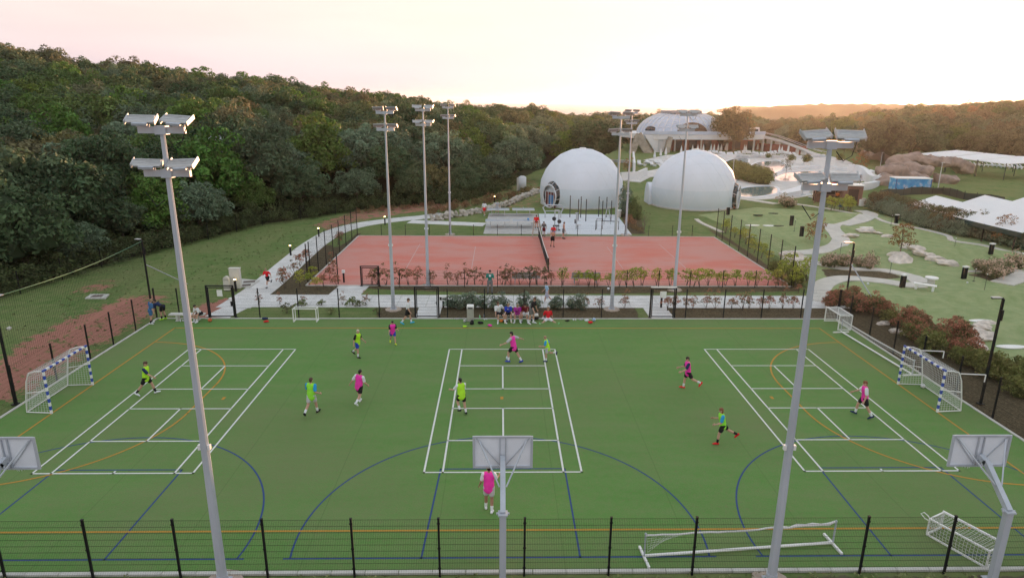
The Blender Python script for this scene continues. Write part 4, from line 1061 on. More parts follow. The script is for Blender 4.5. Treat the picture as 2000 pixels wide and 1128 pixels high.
def person(px, py, H, face, label, top='white', bib=None, shorts='black', socks='white', shoes='white', hair='dark', hairlen=0, skin=None, vox=None, z=0.0, xy=None, bare=False, skirt=False, longtrousers=False, group=None, logo=None, bag=None, **pz):
    """face: heading in degrees, 0 = away from the camera (+Y), 90 = towards +X. Legs/arms: (swing forward, spread) in degrees"""
    p = dict(POSE); p.update(pz); x, y = xy or G(px, py, z)
    sk = skin or skinm
    root_h = H*.525; hipw = H*.052; ty = Rx(-rad(p['lean']))
    J = {}
    pel = Vector((0, 0, 0)); Rt = Rz(rad(p['twist'])) @ ty @ Ry(rad(p['tilt']))
    J['waist'] = Rt @ Vector((0, 0, H*.09)); J['chest'] = Rt @ Vector((0, H*.01, H*.21)); J['neck'] = Rt @ Vector((0, .004*H, H*.295))
    Rh = Rt @ Rz(rad(p['head'][1])) @ Rx(rad(p['lean']*.6+p['head'][0]))
    hd = J['neck']+Rh @ Vector((0, H*.018, H*.088)); J['head'] = hd
    for s, k in ((-1, 'l'), (1, 'r')):
        sw, ab = p[k+'t']; h = Vector((s*hipw, 0, -.005*H)); Y_ = Rz(-s*rad(p['spread'])); D = Y_ @ Ry(-s*rad(ab)) @ Rx(rad(sw))
        kn = h+D @ Vector((0, 0, -.245*H)); Ds = Y_ @ Ry(-s*rad(ab*.6)) @ Rx(rad(sw-p[k+'k'])); an = kn+Ds @ Vector((0, 0, -.238*H))
        Df = Y_ @ Ry(-s*rad(ab*.4)) @ Rx(rad((sw-p[k+'k'])*.75+p[k+'f'])) @ Rz(-s*rad(10))
        heel = an+Df @ Vector((0, -.028*H, -.030*H)); toe = an+Df @ Vector((0, .105*H, -.034*H)); ball = an+Df @ Vector((0, .06*H, -.030*H))
        J[k+'h'], J[k+'k'], J[k+'an'], J[k+'heel'], J[k+'toe'], J[k+'ball'], J[k+'D'] = h, kn, an, heel, toe, ball, Df
        sw, ab = p[k+'a']; sh = J['neck']+Rt @ Vector((s*.107*H, -.004*H, -.025*H)); A = Rt @ Ry(-s*rad(ab)) @ Rx(rad(sw))
        el = sh+A @ Vector((0, 0, -.172*H)); A2 = A @ Rz(s*rad(-18)) @ Rx(rad(p[k+'e'])); wr = el+A2 @ Vector((0, 0, -.145*H))
        J[k+'s'], J[k+'el'], J[k+'w'], J[k+'A2'], J[k+'A'] = sh, el, wr, A2, A
    low = min(J[q].z for q in ('lheel', 'rheel', 'ltoe', 'rtoe'))-.017*H
    off = -low if p['seat'] is None else p['seat']+.055*H
    if p['seat'] is not None: off = max(off, 0)
    o = bpy.data.objects.new('person', None)
    vx = vox or .0115
    m = MB(); c = lambda q: J[q]
    # trunk, neck, head, face
    rcone(m, pel+Vector((-.03*H, 0, -.005*H)), pel+Vector((.03*H, 0, -.005*H)), .058*H, .058*H, .95)
    rcone(m, pel, c('waist'), .073*H, .064*H, .68, Rt @ Vector((1, 0, 0)))
    rcone(m, c('waist'), c('chest'), .064*H, .088*H, .62, Rt @ Vector((1, 0, 0)))
    rcone(m, c('chest')+Rt @ Vector((-.045*H, 0, .035*H)), c('chest')+Rt @ Vector((.045*H, 0, .035*H)), .052*H, .052*H, 1)
    rcone(m, c('neck')-Rt @ Vector((.08*H, 0, .018*H)), c('neck')+Rt @ Vector((.08*H, 0, -.018*H)), .030*H, .030*H)
    rcone(m, c('neck')-Rt @ Vector((0, 0, .02*H)), hd-Rh @ Vector((0, .012*H, .03*H)), .033*H, .030*H)
    hv = Rh @ Vector((0, 0, 1)); fw = Rh @ Vector((0, 1, 0)); sd = Rh @ Vector((1, 0, 0))
    rcone(m, hd-fw*.006*H+hv*.012*H, hd+hv*.016*H-fw*.004*H, .048*H, .047*H, 1.12, sd)
    rcone(m, hd+fw*.014*H-hv*.012*H, hd+fw*.016*H-hv*.036*H, .036*H, .023*H, .9, sd)
    rcone(m, hd+fw*.048*H+hv*.004*H, hd+fw*.060*H-hv*.012*H, .006*H, .009*H, 1)
    for s in (-1, 1):
        rcone(m, hd+sd*s*.047*H-fw*.004*H+hv*.006*H, hd+sd*s*.046*H-fw*.002*H-hv*.012*H, .010*H, .007*H, 1.0)
    for s, k in ((-1, 'l'), (1, 'r')):
        rcone(m, c(k+'h'), c(k+'k'), .057*H, .034*H); rcone(m, c(k+'k'), c(k+'k').lerp(c(k+'an'), .35), .033*H, .035*H); rcone(m, c(k+'k').lerp(c(k+'an'), .35), c(k+'an'), .035*H, .021*H)
        rcone(m, c(k+'heel')+Vector((0, 0, .008*H)), c(k+'ball'), .020*H, .022*H); rcone(m, c(k+'ball'), c(k+'toe'), .022*H, .015*H)
        rcone(m, c(k+'s'), c(k+'s').lerp(c(k+'el'), .4), .034*H, .029*H); rcone(m, c(k+'s').lerp(c(k+'el'), .4), c(k+'el'), .029*H, .023*H); rcone(m, c(k+'el'), c(k+'el').lerp(c(k+'w'), .3), .023*H, .024*H); rcone(m, c(k+'el').lerp(c(k+'w'), .3), c(k+'w'), .024*H, .015*H)
        # hand: palm, four unequal curled fingers and a thumb off its side
        A2 = c(k+'A2'); w = c(k+'w'); pd = A2 @ Vector((0, 0, -1)); ax = A2 @ Vector((0, 1, 0)); nm = A2 @ Vector((-s, 0, 0))
        kn = w+pd*.048*H
        rcone(m, w+pd*.006*H, kn, .020*H, .023*H, .5, ax)
        for i, (ln, cv) in enumerate(((.040, .5), (.046, .55), (.043, .6), (.034, .65))):
            b0 = kn+ax*(.0165-.0115*i)*H*1.05; d1 = (pd+nm*cv*.6).normalized(); b1 = b0+d1*ln*.55*H; d2 = (pd*.7+nm*(cv+.6)).normalized()
            rcone(m, b0-pd*.008*H, b1, .0062*H, .0058*H, n=8, k=2); rcone(m, b1, b1+d2*ln*.45*H, .0058*H, .005*H, n=8, k=2)
        b0 = w+pd*.014*H+ax*.016*H; d1 = (pd*.7+ax*.7+nm*.35).normalized(); b1 = b0+d1*.026*H
        rcone(m, b0, b1, .008*H, .0068*H, n=8, k=2); rcone(m, b1, b1+(pd+nm*.5).normalized()*.02*H, .0066*H, .0055*H, n=8, k=2)
    me = remesh(m, 'body', [sk, eyem, lipm], vx)
    co = np.empty(len(me.polygons)*3); me.polygons.foreach_get('center', co); co = co.reshape(-1, 3); mi = np.zeros(len(co), np.int32)
    for s in (-1, 1):
        e = np.array(hd+sd*s*.018*H+fw*.047*H+hv*.006*H); mi[np.linalg.norm(co-e, axis=1) < .0085*H] = 1
    e = np.array(hd+fw*.05*H-hv*.034*H); dl = co-e; mi[(np.abs(dl @ np.array(sd)) < .015*H) & (np.abs(dl @ np.array(hv)) < .0045*H) & (np.abs(dl @ np.array(fw)) < .02*H)] = 2
    me.polygons.foreach_set('material_index', mi)
    o = bpy.data.objects.new('person', me); COL.objects.link(o); o.location = (x, y, off+z); o.rotation_euler = (0, 0, -rad(face))
    tag(o, label, 'person', group)
    VX = .02 if not vox else max(.022, vox)
    def piece(name, mm, mt, v=VX, sm=2, parent=o): return link(name, remesh(mm, name, mt, v, sm), parent)
    C = CLOTH
    # shirt with sleeves
    if not bare:
        m = MB(); g = .012*H
        rcone(m, pel+Rt @ Vector((0, 0, .0*H)), c('waist'), .081*H, .078*H, .74, Rt @ Vector((1, 0, 0)))
        rcone(m, c('waist'), c('chest'), .078*H, .097*H, .68, Rt @ Vector((1, 0, 0)))
        rcone(m, c('chest')+Rt @ Vector((-.045*H, 0, .035*H)), c('chest')+Rt @ Vector((.045*H, 0, .035*H)), .061*H, .061*H)
        rcone(m, c('neck')-Rt @ Vector((.088*H, 0, .022*H)), c('neck')+Rt @ Vector((.088*H, 0, -.022*H)), .037*H, .037*H)
        for k in 'lr': rcone(m, c(k+'s'), c(k+'s').lerp(c(k+'el'), .72), .045*H, .043*H)
        piece('shirt', m, C[top])
    if bib:
        m = MB(); X = Rt @ Vector((1, 0, 0))
        for s in (-1, 1): rcone(m, pel+Rt @ Vector((s*.040*H, 0, -.045*H)), c('waist')+X*s*.036*H, .074*H, .070*H, .98, X)
        rcone(m, pel+Rt @ Vector((0, 0, -.04*H)), c('waist'), .108*H, .102*H, .78, X)
        rcone(m, c('waist'), c('chest'), .102*H, .112*H, .74, X)
        rcone(m, c('chest')+Rt @ Vector((-.060*H, 0, .035*H)), c('chest')+Rt @ Vector((.060*H, 0, .035*H)), .070*H, .070*H)
        rcone(m, c('neck')-Rt @ Vector((.080*H, 0, .024*H)), c('neck')+Rt @ Vector((.080*H, 0, -.024*H)), .046*H, .046*H)
        piece('bib', m, C[bib])
    m = MB()
    rcone(m, pel+Vector((-.03*H, 0, 0)), pel+Vector((.03*H, 0, 0)), .069*H, .069*H, .98); rcone(m, pel, Rt @ Vector((0, 0, .05*H)), .078*H, .076*H, .74, Rt @ Vector((1, 0, 0)))
    for k in 'lr':
        q = 1.0 if longtrousers else (.80 if skirt else .62)
        rcone(m, c(k+'h'), c(k+'h').lerp(c(k+'k'), q), .066*H, .058*H if not longtrousers else .045*H)
        if longtrousers: rcone(m, c(k+'k'), c(k+'an'), .045*H, .034*H)
    if skirt: rcone(m, pel, (c('lk')+c('rk'))/2, .075*H, .10*H, .8)
    piece('trousers' if longtrousers else ('dress' if skirt else 'shorts'), m, C[shorts])
    for k in 'lr':
        if socks and not longtrousers:
            m = MB(); rcone(m, c(k+'k').lerp(c(k+'an'), .62 if socks != 'short' else .85), c(k+'an'), .034*H, .027*H); piece('sock', m, C[socks if socks != 'short' else 'white'], .016)
        if shoes:
            m = MB(); Df = c(k+'D'); up = Df @ Vector((0, 0, .012*H))
            rcone(m, c(k+'heel')+up*.5, c(k+'ball')+up*.3, .028*H, .028*H, 1); rcone(m, c(k+'ball'), c(k+'toe'), .028*H, .020*H, .9); rcone(m, c(k+'an')-up*.6, c(k+'heel')+up, .027*H, .024*H)
            piece('shoe', m, C[shoes], .014)
    # hair: cap over the crown and the back of the head
    m = MB()
    rcone(m, hd+hv*.026*H-fw*.008*H, hd+hv*.030*H+fw*.006*H, .0505*H, .046*H, 1.12, sd)
    rcone(m, hd-fw*.018*H+hv*.012*H, hd-fw*.020*H-hv*.012*H, .044*H, .036*H, 1.0, sd)
    r = random.Random(int(px*7+py))
    for i in range(9):
        a = r.uniform(0, 6.28); u = r.uniform(.3, .9)
        q = hd+hv*(.03+.045*u)*H+(sd*math.cos(a)*.035+fw*(math.sin(a)*.035+.004))*H*math.sqrt(1-u*u*.7)
        rcone(m, q, q+fw*.008*H, .014*H, .010*H, n=8, k=2)
    if hairlen:
        for s in (-1, 0, 1): rcone(m, hd-fw*.028*H+sd*s*.024*H, hd-fw*(.030)*H+sd*s*.026*H-hv*hairlen*H, .028*H, .020*H)
    piece('hair', m, HAIR[hair], .014)
    if logo:
        q = c('chest')+Rt @ Vector((logo[1]*.02*H, (.078*H if logo[2] > 0 else -.078*H), .03*H)); m = MB(); nrm = Rt @ Vector((0, logo[2], 0))
        m.box(q, (.055*H*logo[3], .012, .05*H*logo[3]), R=Rt); m.build('emblem', C[logo[0]], o)
    return o
GP = 'players on the pitch'
run1 = dict(lean=9, lt=(32, 3), lk=38, rt=(-24, 3), rk=48, la=(-32, 14), le=70, ra=(34, 12), re=75)
run2 = dict(lean=9, rt=(32, 3), rk=30, lt=(-26, 3), lk=40, ra=(-32, 14), re=70, la=(34, 12), le=75)
walk1 = dict(lean=4, lt=(18, 3), lk=8, rt=(-18, 3), rk=20, la=(-16, 10), le=22, ra=(18, 10), re=28)
walk2 = dict(lean=4, rt=(18, 3), rk=8, lt=(-18, 3), lk=20, ra=(-16, 10), re=22, la=(18, 10), le=28)
person(290, 770, 1.75, 82, 'player in a lime bib with dark sleeves near the left goal', 'navy', 'lime', 'black', 'black', 'white', 'brown', group=GP, **{**walk1, 'lt': (24, 4), 'rt': (-28, 4), 'rk': 10, 'ra': (38, 6), 're': 25})
person(611, 808, 1.77, 12, 'player in a bright green bib, blue sleeves and pale shorts, running away', 'sky', 'green', 'lightgrey', 'white', 'black', 'brown', group=GP, **{**walk2, 'lk': 36, 'le': 70, 're': 75})
person(703, 788, 1.72, 20, 'player in a pink bib with white sleeves and black shorts, back turned', 'white', 'pink', 'black', 'white', 'white', 'dark', group=GP, **{**walk1, 'rk': 42, 'tilt': 5, 'la': (-10, 28)})
person(700, 697, 1.62, 112, 'pale-blond player in a lime bib, black sleeves and blue shorts', 'black', 'lime', 'blue', 'white', 'black', 'blond', group=GP, **{**walk2, 'rt': (8, 2), 'lt': (-16, 3), 'lk': 34})
person(768, 671, 1.44, 160, 'small player in a big pink bib and yellow boots near the far line', 'black', 'pink', 'blue', None, 'yellow', 'dark', group=GP, **{**walk1, 'la': (25, 10), 'le': 70})
person(1003, 708, 1.80, -62, 'dark-haired player in a pink bib dribbling the ball, arms spread', 'lightgrey', 'pink', 'black', 'white', 'blue', 'dark', group=GP, lean=10, lt=(36, 4), lk=40, rt=(-22, 4), rk=12, la=(42, 42), le=22, ra=(-35, 55), re=22)
person(1069, 705, 1.47, -78, 'small fair-haired player in a lime bib with blue sleeves, one leg kicked back', 'sky', 'lime', 'lightgrey', 'white', 'navy', 'fair', group=GP, lean=14, lt=(10, 3), lk=12, rt=(-18, 4), rk=85, la=(20, 14), le=80, ra=(-25, 14), re=60)
person(902, 807, 1.68, -28, 'player in a lime bib with white sleeves and black shorts by the middle court', 'white', 'lime', 'black', 'white', 'black', 'dark', group=GP, **{**run1, 'la': (38, 26), 'le': 40, 'lt': (30, 4), 'lk': 72, 'rt': (-8, 3), 'rk': 10, 'lf': 10})
person(1341, 759, 1.72, -84, 'player in a pink bib, dark sleeves and red boots right of the middle court', 'navy', 'pink', 'black', 'white', 'red', 'dark', group=GP, **{**walk2, 'rt': (14, 2), 'lt': (-34, 3), 'lk': 34, 'ra': (30, 8), 're': 40, 'la': (30, 24), 'le': 40})
person(1408, 865, 1.64, -84, 'long-haired player in a lime bib, blue sleeves and red boots, running', 'sky', 'green', 'black', 'black', 'red', 'red', .06, group=GP, **{**run1, 'lt': (20, 2), 'lk': 14, 'rt': (-44, 3), 'rk': 22, 'la': (20, 10), 'ra': (10, 14)})
person(1683, 813, 1.76, -72, 'red-haired player in a pink bib with white sleeves, striding near the right goal', 'white', 'pink', 'black', 'white', 'navy', 'red', group=GP, **{**walk2, 'rt': (28, 6), 'rk': 22, 'rf': 10, 'lt': (-18, 5), 'lk': 14, 'ra': (40, 16), 're': 20, 'la': (-4, 8)})
person(955, 997, 1.72, 4, 'player in a pink bib and pale shorts in front of the middle basketball stand', 'white', 'pink', 'lightgrey', 'white', 'white', 'dark', group=GP, skin=skintan, **{**walk1, 'lt': (8, 2), 'rt': (-6, 2), 'rk': 10, 'lk': 2, 'ra': (30, 14), 're': 60, 'la': (6, 14)})
# walkers behind and in the left corner
person(797, 632, 1.72, 85, 'person in a white shirt with bright blue shoes walking by the middle gate', 'white', None, 'black', 'white', 'cyan', 'brown', **{**walk1, 'la': (-4, 6), 'ra': (6, 6)})
person(297, 632, 1.62, 40, 'child in a blue top and black socks at the left corner fence', 'denim', None, 'denim', 'black', 'white', 'fair', lean=8, tilt=6, lt=(6, 3), lk=4, rt=(-6, 3), rk=6, la=(10, 28), le=30, ra=(4, 12), re=12)
person(321, 624, 1.68, -78, 'person in a navy shirt and lime shoes bending over beside the corner bench', 'navy', None, 'black', 'black', 'lime', 'dark', lean=72, lt=(14, 3), lk=20, rt=(6, 3), rk=16, la=(72, 6), le=20, ra=(60, 8), re=30, head=(25, 0))
person(384, 612, 1.6, -150, 'person in a white shirt sitting on the corner bench, half hidden by the mast', 'white', None, 'black', 'white', 'white', 'dark', xy=(-18.95, 21.35), seat=.46, lean=38, lt=(82, 6), lk=80, rt=(80, 8), rk=74, la=(45, 8), le=30, ra=(48, 8), re=30)
person(524, 562, 1.55, -160, 'person in a red shirt and black shorts running along the left path', 'red', None, 'black', 'white', 'black', 'fair', xy=G(524, 560), vox=.015, **{**run1, 'lk': 20, 'rk': 60})
person(957, 573, 1.80, 178, 'person in a teal shirt with a white mark, arms folded, on the verge', 'teal', None, 'grey', 'short', 'black', 'dark', logo=('white', 0, 1, 1.6), lean=2, lt=(2, 5), rt=(0, 5), la=(18, 14), le=95, ra=(18, 14), re=95, vox=.014, longtrousers=True)
person(1068, 590, 1.50, -95, 'child in a light blue top and lilac skirt walking on the path', 'lightblue', None, 'lilac', None, 'white', 'dark', .04, skirt=True, vox=.014, **walk1)
# bench
SB = 'resting players on the pitch-side bench'
sit = dict(spread=9, seat=.44, lean=14, lt=(84, 7), lk=84, rt=(82, 7), rk=82)
person(970, 620, 1.78, 165, 'resting player in a white shirt leaning sideways at the left end of the bench', 'white', None, 'black', 'white', 'white', 'brown', xy=(-.05, 21.45), group=SB, **{**sit, 'lean': 10, 'tilt': 10, 'lt': (80, 16), 'lk': 70, 'la': (0, 24), 'ra': (30, 12), 're': 30})
person(989, 620, 1.62, 178, 'resting player in a royal blue shirt with hands between the knees', 'blue', None, 'black', 'white', 'cream', 'fair', xy=(.52, 21.42), group=SB, logo=('white', 1, 1, .6), **{**sit, 'lean': 18, 'la': (40, 2), 'le': 35, 'ra': (40, 2), 're': 35})
person(1006, 622, 1.62, 182, 'resting player in a purple shirt and white socks, bending forward', 'purple', None, 'purple', 'white', 'white', 'fair', xy=(1.12, 21.42), group=SB, logo=('white', 1, 1, .4), **{**sit, 'lean': 26, 'la': (50, 4), 'le': 40, 'ra': (50, 4), 're': 40})
person(1022, 622, 1.68, 200, 'resting player in a maroon shirt and white shorts with a hand at the face', 'maroon', None, 'white', 'white', 'navy', 'dark', xy=(1.68, 21.45), group=SB, **{**sit, 'lean': 24, 'lt': (84, 18), 'la': (60, 0), 'le': 110, 'ra': (30, 6), 're': 30})
person(1038, 632, 1.80, 118, 'standing person in a black shirt with big white shoes by the bench end', 'black', None, 'grey', 'white', 'white', 'brown', xy=G(1038, 632), lean=16, lt=(10, 4), lk=12, rt=(-4, 4), rk=10, la=(20, 8), le=15, ra=(24, 8), re=20)
person(1085, 626, 1.70, 178, 'person in a red shirt and white shorts sitting on the ground against the fence', 'red', None, 'white', 'white', 'mint', 'fair', xy=(3.1, 21.55), seat=.0, spread=34, lean=-14, lt=(80, 4), lk=6, rt=(80, 4), rk=4, la=(-28, 16), le=6, ra=(-28, 22), re=6, lf=20, rf=20)
# court and tables
V = .018
person(1079, 482, 1.72, 176, 'bare-chested person in black shorts standing on the red court by the net', 'white', None, 'black', None, 'black', 'dark', bare=True, vox=V, **{**walk1, 'lt': (6, 3), 'rt': (-6, 3)})
person(1100, 466, 1.75, 80, 'bare-chested person in dark shorts at the far edge of the red court', 'white', None, 'grey', None, 'black', 'brown', bare=True, vox=V, lean=3)
person(1049, 465, 1.65, 180, 'person in red seated up on the umpire chair', 'red', None, 'maroon', None, 'black', 'brown', xy=(G(1050, 464)[0]-.15, 48.45), z=0, seat=1.53, vox=V, lean=6, lt=(80, 6), lk=70, rt=(80, 6), rk=70)
person(1060, 466, 1.6, 200, 'long-haired person in dark clothes beside the umpire chair', 'grey', None, 'maroon', None, 'black', 'dark', .07, xy=(4.55, 48.9), vox=V, **{**walk1, 'lt': (4, 3), 'rt': (-3, 3)})
person(1074, 458, 1.6, 10, 'person in red seen from behind on the low bench by the court', 'red', None, 'blue', None, 'black', 'brown', xy=(5.5, 48.5), seat=.46, vox=V, lean=8, lt=(84, 5), lk=84, rt=(84, 5), rk=84)
person(946, 420, 1.78, -20, 'person in a white shirt and red shorts walking by the stone edging', 'white', None, 'red', None, 'white', 'brown', xy=G(946, 421), vox=V, **walk2)
person(971, 418, 1.70, 170, 'person in a pale shirt playing at the far left table tennis table', 'lightgrey', None, 'lightgrey', None, 'white', 'dark', xy=G(971, 417), vox=V, lean=12, lt=(10, 6), rt=(-8, 6), ra=(50, 10), re=40)
person(1641, 398, 1.75, 190, 'person in an orange shirt under the kiosk awning', 'orange', None, 'black', None, 'black', 'dark', xy=G(1633, 397), vox=.022, lean=3)
person(1608, 400, 1.72, 150, 'person in dark clothes under the kiosk awning', 'navy', None, 'black', None, 'black', 'dark', xy=G(1607, 398), vox=.022, lean=3)

# ------------------------------------------------------------------ balls, bags, bibs
def ball(px, py, r, c1, label, spots=None, seam=None, z=0, xy=None, cat='ball', grp=None):
    x, y = xy or G(px, py, 0); m = MB(); bm = bmesh.new(); bmesh.ops.create_icosphere(bm, subdivisions=3, radius=r)
    ph = (1+5**.5)/2; ico = [Vector(v).normalized() for v in ((-1, ph, 0), (1, ph, 0), (-1, -ph, 0), (1, -ph, 0), (0, -1, ph), (0, 1, ph), (0, -1, -ph), (0, 1, -ph), (ph, 0, -1), (ph, 0, 1), (-ph, 0, -1), (-ph, 0, 1))]
    for f in bm.faces:
        f.smooth = True; c = f.calc_center_median().normalized()
        if spots and max(c.dot(i) for i in ico) > .93: f.material_index = 1
    if seam:
        for f in bm.faces:
            c = f.calc_center_median()/r
            if min(abs(c.x), abs(c.y), abs(c.z)) < .05: f.material_index = 1
    me = bpy.data.meshes.new('ball'); bm.to_mesh(me); bm.free(); me.materials.append(c1); me.materials.append(spots or seam or c1)
    o = tag(link('ball', me), label, cat, grp); o.location = (x, y, z+r); o.rotation_euler = (.4, .7, .2); return o
BW = mat('ball_white', (.72, .74, .76), .35); BO = mat('basketball_orange', (.62, .15, .05), .6); BB = mat('ball_blue', (.10, .33, .66), .4); BK = CLOTH['black']
ball(992, 702, .11, BW, 'white and grey football at the dribbling player\'s feet', CLOTH['lightblue'])
ball(401, 622, .125, BO, 'orange basketball beside the corner bench', None, BK, xy=(-18.35, 21.2))
ball(1802, 757, .11, BW, 'pale ball lying inside the right-hand goal', CLOTH['lightgrey'])
GB = 'things left along the far edge of the pitch'
ball(1161, 630, .12, BB, 'blue and white ball lying by the red bag behind the pitch', BW, xy=G(1160, 627))
ball(909, 632, .11, BW, 'white ball with dark patches in front of the steel bin', BK, xy=G(908, 629))
ball(1195, 565, .1, CLOTH['white'], 'small white ball on the path verge at the mast', xy=G(1188, 566))
def lump(name, px, py, sx, sy, sz, mt, label, cat, seed=1, n=9, xy=None, rz=0.0, extra=None):
    """slumped cloth or bag: several soft folds fused into one"""
    x, y = xy or G(px, py); r = random.Random(seed); m = MB()
    for i in range(n):
        a = r.uniform(0, 6.28); q = r.uniform(.1, .62)
        rcone(m, (sx*q*math.cos(a), sy*q*math.sin(a), sz*.35), (sx*q*math.cos(a+1)*.8, sy*q*math.sin(a+1)*.8, sz*r.uniform(.3, .72)), min(sx, sy, sz)*r.uniform(.28, .5), min(sx, sy, sz)*.25)
    rcone(m, (-sx*.5, 0, sz*.3), (sx*.5, 0, sz*.3), sz*.42, sz*.36, sy/sz*.9 if sy < sz*3 else 2, (1, 0, 0))
    me = remesh(m, name, mt, max(.012, sz*.09), 2); o = tag(link(name, me), label, cat); 
    zmin = min(v.co.z for v in me.vertices); o.location = (x, y, .002-zmin); o.rotation_euler = (0, 0, rz); return o
lump('folded_bib', 909, 638, .3, .16, .09, CLOTH['lime'], 'crumpled lime bib on the turf before the steel bin', 'bib', 3)
lump('folded_bib', 956, 637, .26, .18, .13, CLOTH['pink'], 'crumpled pink bib on the turf left of the bench', 'bib', 4)
bg_ = lump('backpack', 925, 630, .2, .18, .52, CLOTH['black'], 'tall black backpack standing against the steel bin', 'bag', 5, xy=G(922, 633))
lump('sports_bag', 938, 630, .3, .16, .16, CLOTH['black'], 'black bag slumped beside the tall backpack', 'bag', 6, xy=G(938, 632))
lump('sports_bag', 1050, 625, .28, .2, .3, CLOTH['black'], 'black sports bag right of the resting players', 'bag', 7, xy=G(1048, 624))
lump('sports_bag', 515, 622, .36, .18, .16, CLOTH['navy'], 'navy bag by the fence near the bare goal frame', 'bag', 8, xy=G(517, 624))
lump('sports_bag', 520, 629, .32, .14, .12, CLOTH['red'], 'red bag in front of the navy bag', 'bag', 9, xy=G(521, 629))
lump('sports_bag', 1153, 631, .22, .16, .15, CLOTH['red'], 'red bag lying right of the sitting red-shirted person', 'bag', 10, xy=G(1153, 631))
lump('towel', 894, 622, .38, .14, .08, CLOTH['lightgrey'], 'pale towel spread by the fence left of the steel bin', 'towel', 11, xy=G(895, 623))
lump('sports_bag', 978, 630, .24, .18, .2, CLOTH['orange'], 'orange bag under the resting white-shirted player', 'bag', 12, xy=(.1, 21.2))
lump('sports_bag', 985, 632, .22, .16, .18, CLOTH['black'], 'black bag under the bench at its left end', 'bag', 13, xy=(.32, 21.15))
lump('sports_bag', 1060, 624, .16, .14, .2, CLOTH['white'], 'white and red bag beside the black sports bag', 'bag', 14, xy=G(1061, 624))
def shoe_pair(px, py, col, label, rz=0):
    x, y = G(px, py); o = empty('shoe_pair', (x, y, 0), rz, label, 'shoes', 'shoes left by the fence')
    for s in (-1, 1):
        m = MB(); rcone(m, (s*.07, -.08, .045), (s*.07, .05, .04), .042, .042); rcone(m, (s*.07, .05, .035), (s*.075, .13, .03), .04, .028); rcone(m, (s*.07, -.07, .06), (s*.07, -.06, .09), .036, .036)
        link('shoe', remesh(m, 'shoe', CLOTH[col], .014, 2), o)
shoe_pair(1122, 625, 'white', 'white shoes standing by the fence'); shoe_pair(1135, 624, 'lightgrey', 'pale shoes lying on their side by the fence', 1.2); shoe_pair(1108, 627, 'black', 'black shoes right of the sitting red-shirted person', .7)
shoe_pair(355, 627, 'white', 'white boots on the turf under the corner bench', .5); shoe_pair(948, 624, 'white', 'white shoes beside the fence left of the bench', .3); shoe_pair(1146, 626, 'white', 'white shoes against the red bag', 2.0); shoe_pair(1041, 625, 'navy', 'navy boots at the right end of the bench', .4)
def bottle(px, py, col, label):
    x, y = G(px, py); o = empty('bottle', (x, y, 0), 0, label, 'bottle', 'drink bottles by the fence')
    MB().cyl((0, 0, 0), (0, 0, .19), .038, n=10).cyl((0, 0, .19), (0, 0, .24), .038, .016, 10).build('body', CLOTH[col], o, True); MB().cyl((0, 0, .24), (0, 0, .27), .018, n=8).build('cap', CLOTH['white'], o)
bottle(937, 622, 'mint', 'green-tinted bottle by the backpack'); bottle(946, 619, 'lightblue', 'pale blue bottle by the fence post'); bottle(1034, 618, 'white', 'white bottle at the right end of the bench'); bottle(1067, 622, 'white', 'white bottle left of the sitting red-shirted person')
# ------------------------------------------------------------------ shrubs
redm = leafmat('red_tipped_leaves', [(0, (.19, .18, .075)), (.4, (.16, .20, .07)), (.7, (.23, .16, .08)), (1, (.16, .19, .065))], .55, .3, alt=(.36, .15, .10))
yelm = leafmat('yellow_green_leaves', [(0, (0.371, 0.407, 0.061)), (.5, (0.289, 0.359, 0.061)), (1, (0.432, 0.407, 0.083))], .45, .3)
greym = leafmat('silver_green_leaves', [(0, (0.175, 0.239, 0.160)), (.5, (0.216, 0.281, 0.199)), (1, (0.144, 0.209, 0.127))], .5, .2)
brownm = leafmat('brown_green_hedge_leaves', [(0, (0.155, 0.138, 0.066)), (.5, (0.119, 0.132, 0.061)), (1, (0.196, 0.138, 0.072))], .5, .2)
pinkm = leafmat('pink_flower_heads', [(0, (.22, .24, .11)), (.5, (.26, .25, .13)), (1, (.20, .22, .10))], .4, .3, alt=(.60, .44, .36))
rustm = leafmat('rust_tree_leaves', [(0, (0.309, 0.144, 0.061)), (.5, (0.258, 0.144, 0.055)), (1, (0.351, 0.179, 0.077))], .5, .35)
greenm = leafmat('deep_green_shrub_leaves', [(0, (0.077, 0.138, 0.039)), (.5, (0.103, 0.174, 0.050)), (1, (0.134, 0.179, 0.061))], .5, .2)
mossm = leafmat('olive_hedge_leaves', [(0, (0.206, 0.215, 0.066)), (.5, (0.165, 0.191, 0.055)), (1, (0.247, 0.227, 0.077))], .5, .25)
weedm = leafmat('weed_leaves', [(0, (0.175, 0.227, 0.088)), (.5, (0.226, 0.251, 0.110)), (1, (0.186, 0.191, 0.099))], .5, .2)
SHR = {}
def shrub_kind(key, mt, R, Hh, n, cr, leaf, nleaf, seeds, stems=5, low=.0, lift=.1, lob=.35, core=True):
    SHR[key] = []
    for sd in seeds:
        cl = [(x, y, z+Hh*.1+lift, q) for x, y, z, q in dome_clumps(R, Hh*.85, n, cr, sd, low, lob)]
        co = [(x*.5, y*.5, lift+(z-lift)*.6, q*.9) for x, y, z, q in cl[::3]] if core else None
        r = random.Random(sd); m = MB()
        for k in range(stems):
            x, y, z, q = cl[r.randrange(len(cl))]; m.tube([(r.uniform(-.06, .06), r.uniform(-.06, .06), -.05), (x*.4, y*.4, z*.5), (x, y, z)], [.018, .013, .006], 4)
        SHR[key].append((leaf_mesh('foliage', cl, leaf, nleaf, sd, mt, co), m.mesh('stem', bark)))
shrub_kind('redthin', redm, .36, 1.05, 11, .17, .055, 26, (41, 42, 43, 44), 5, .1, .3, .5, False)
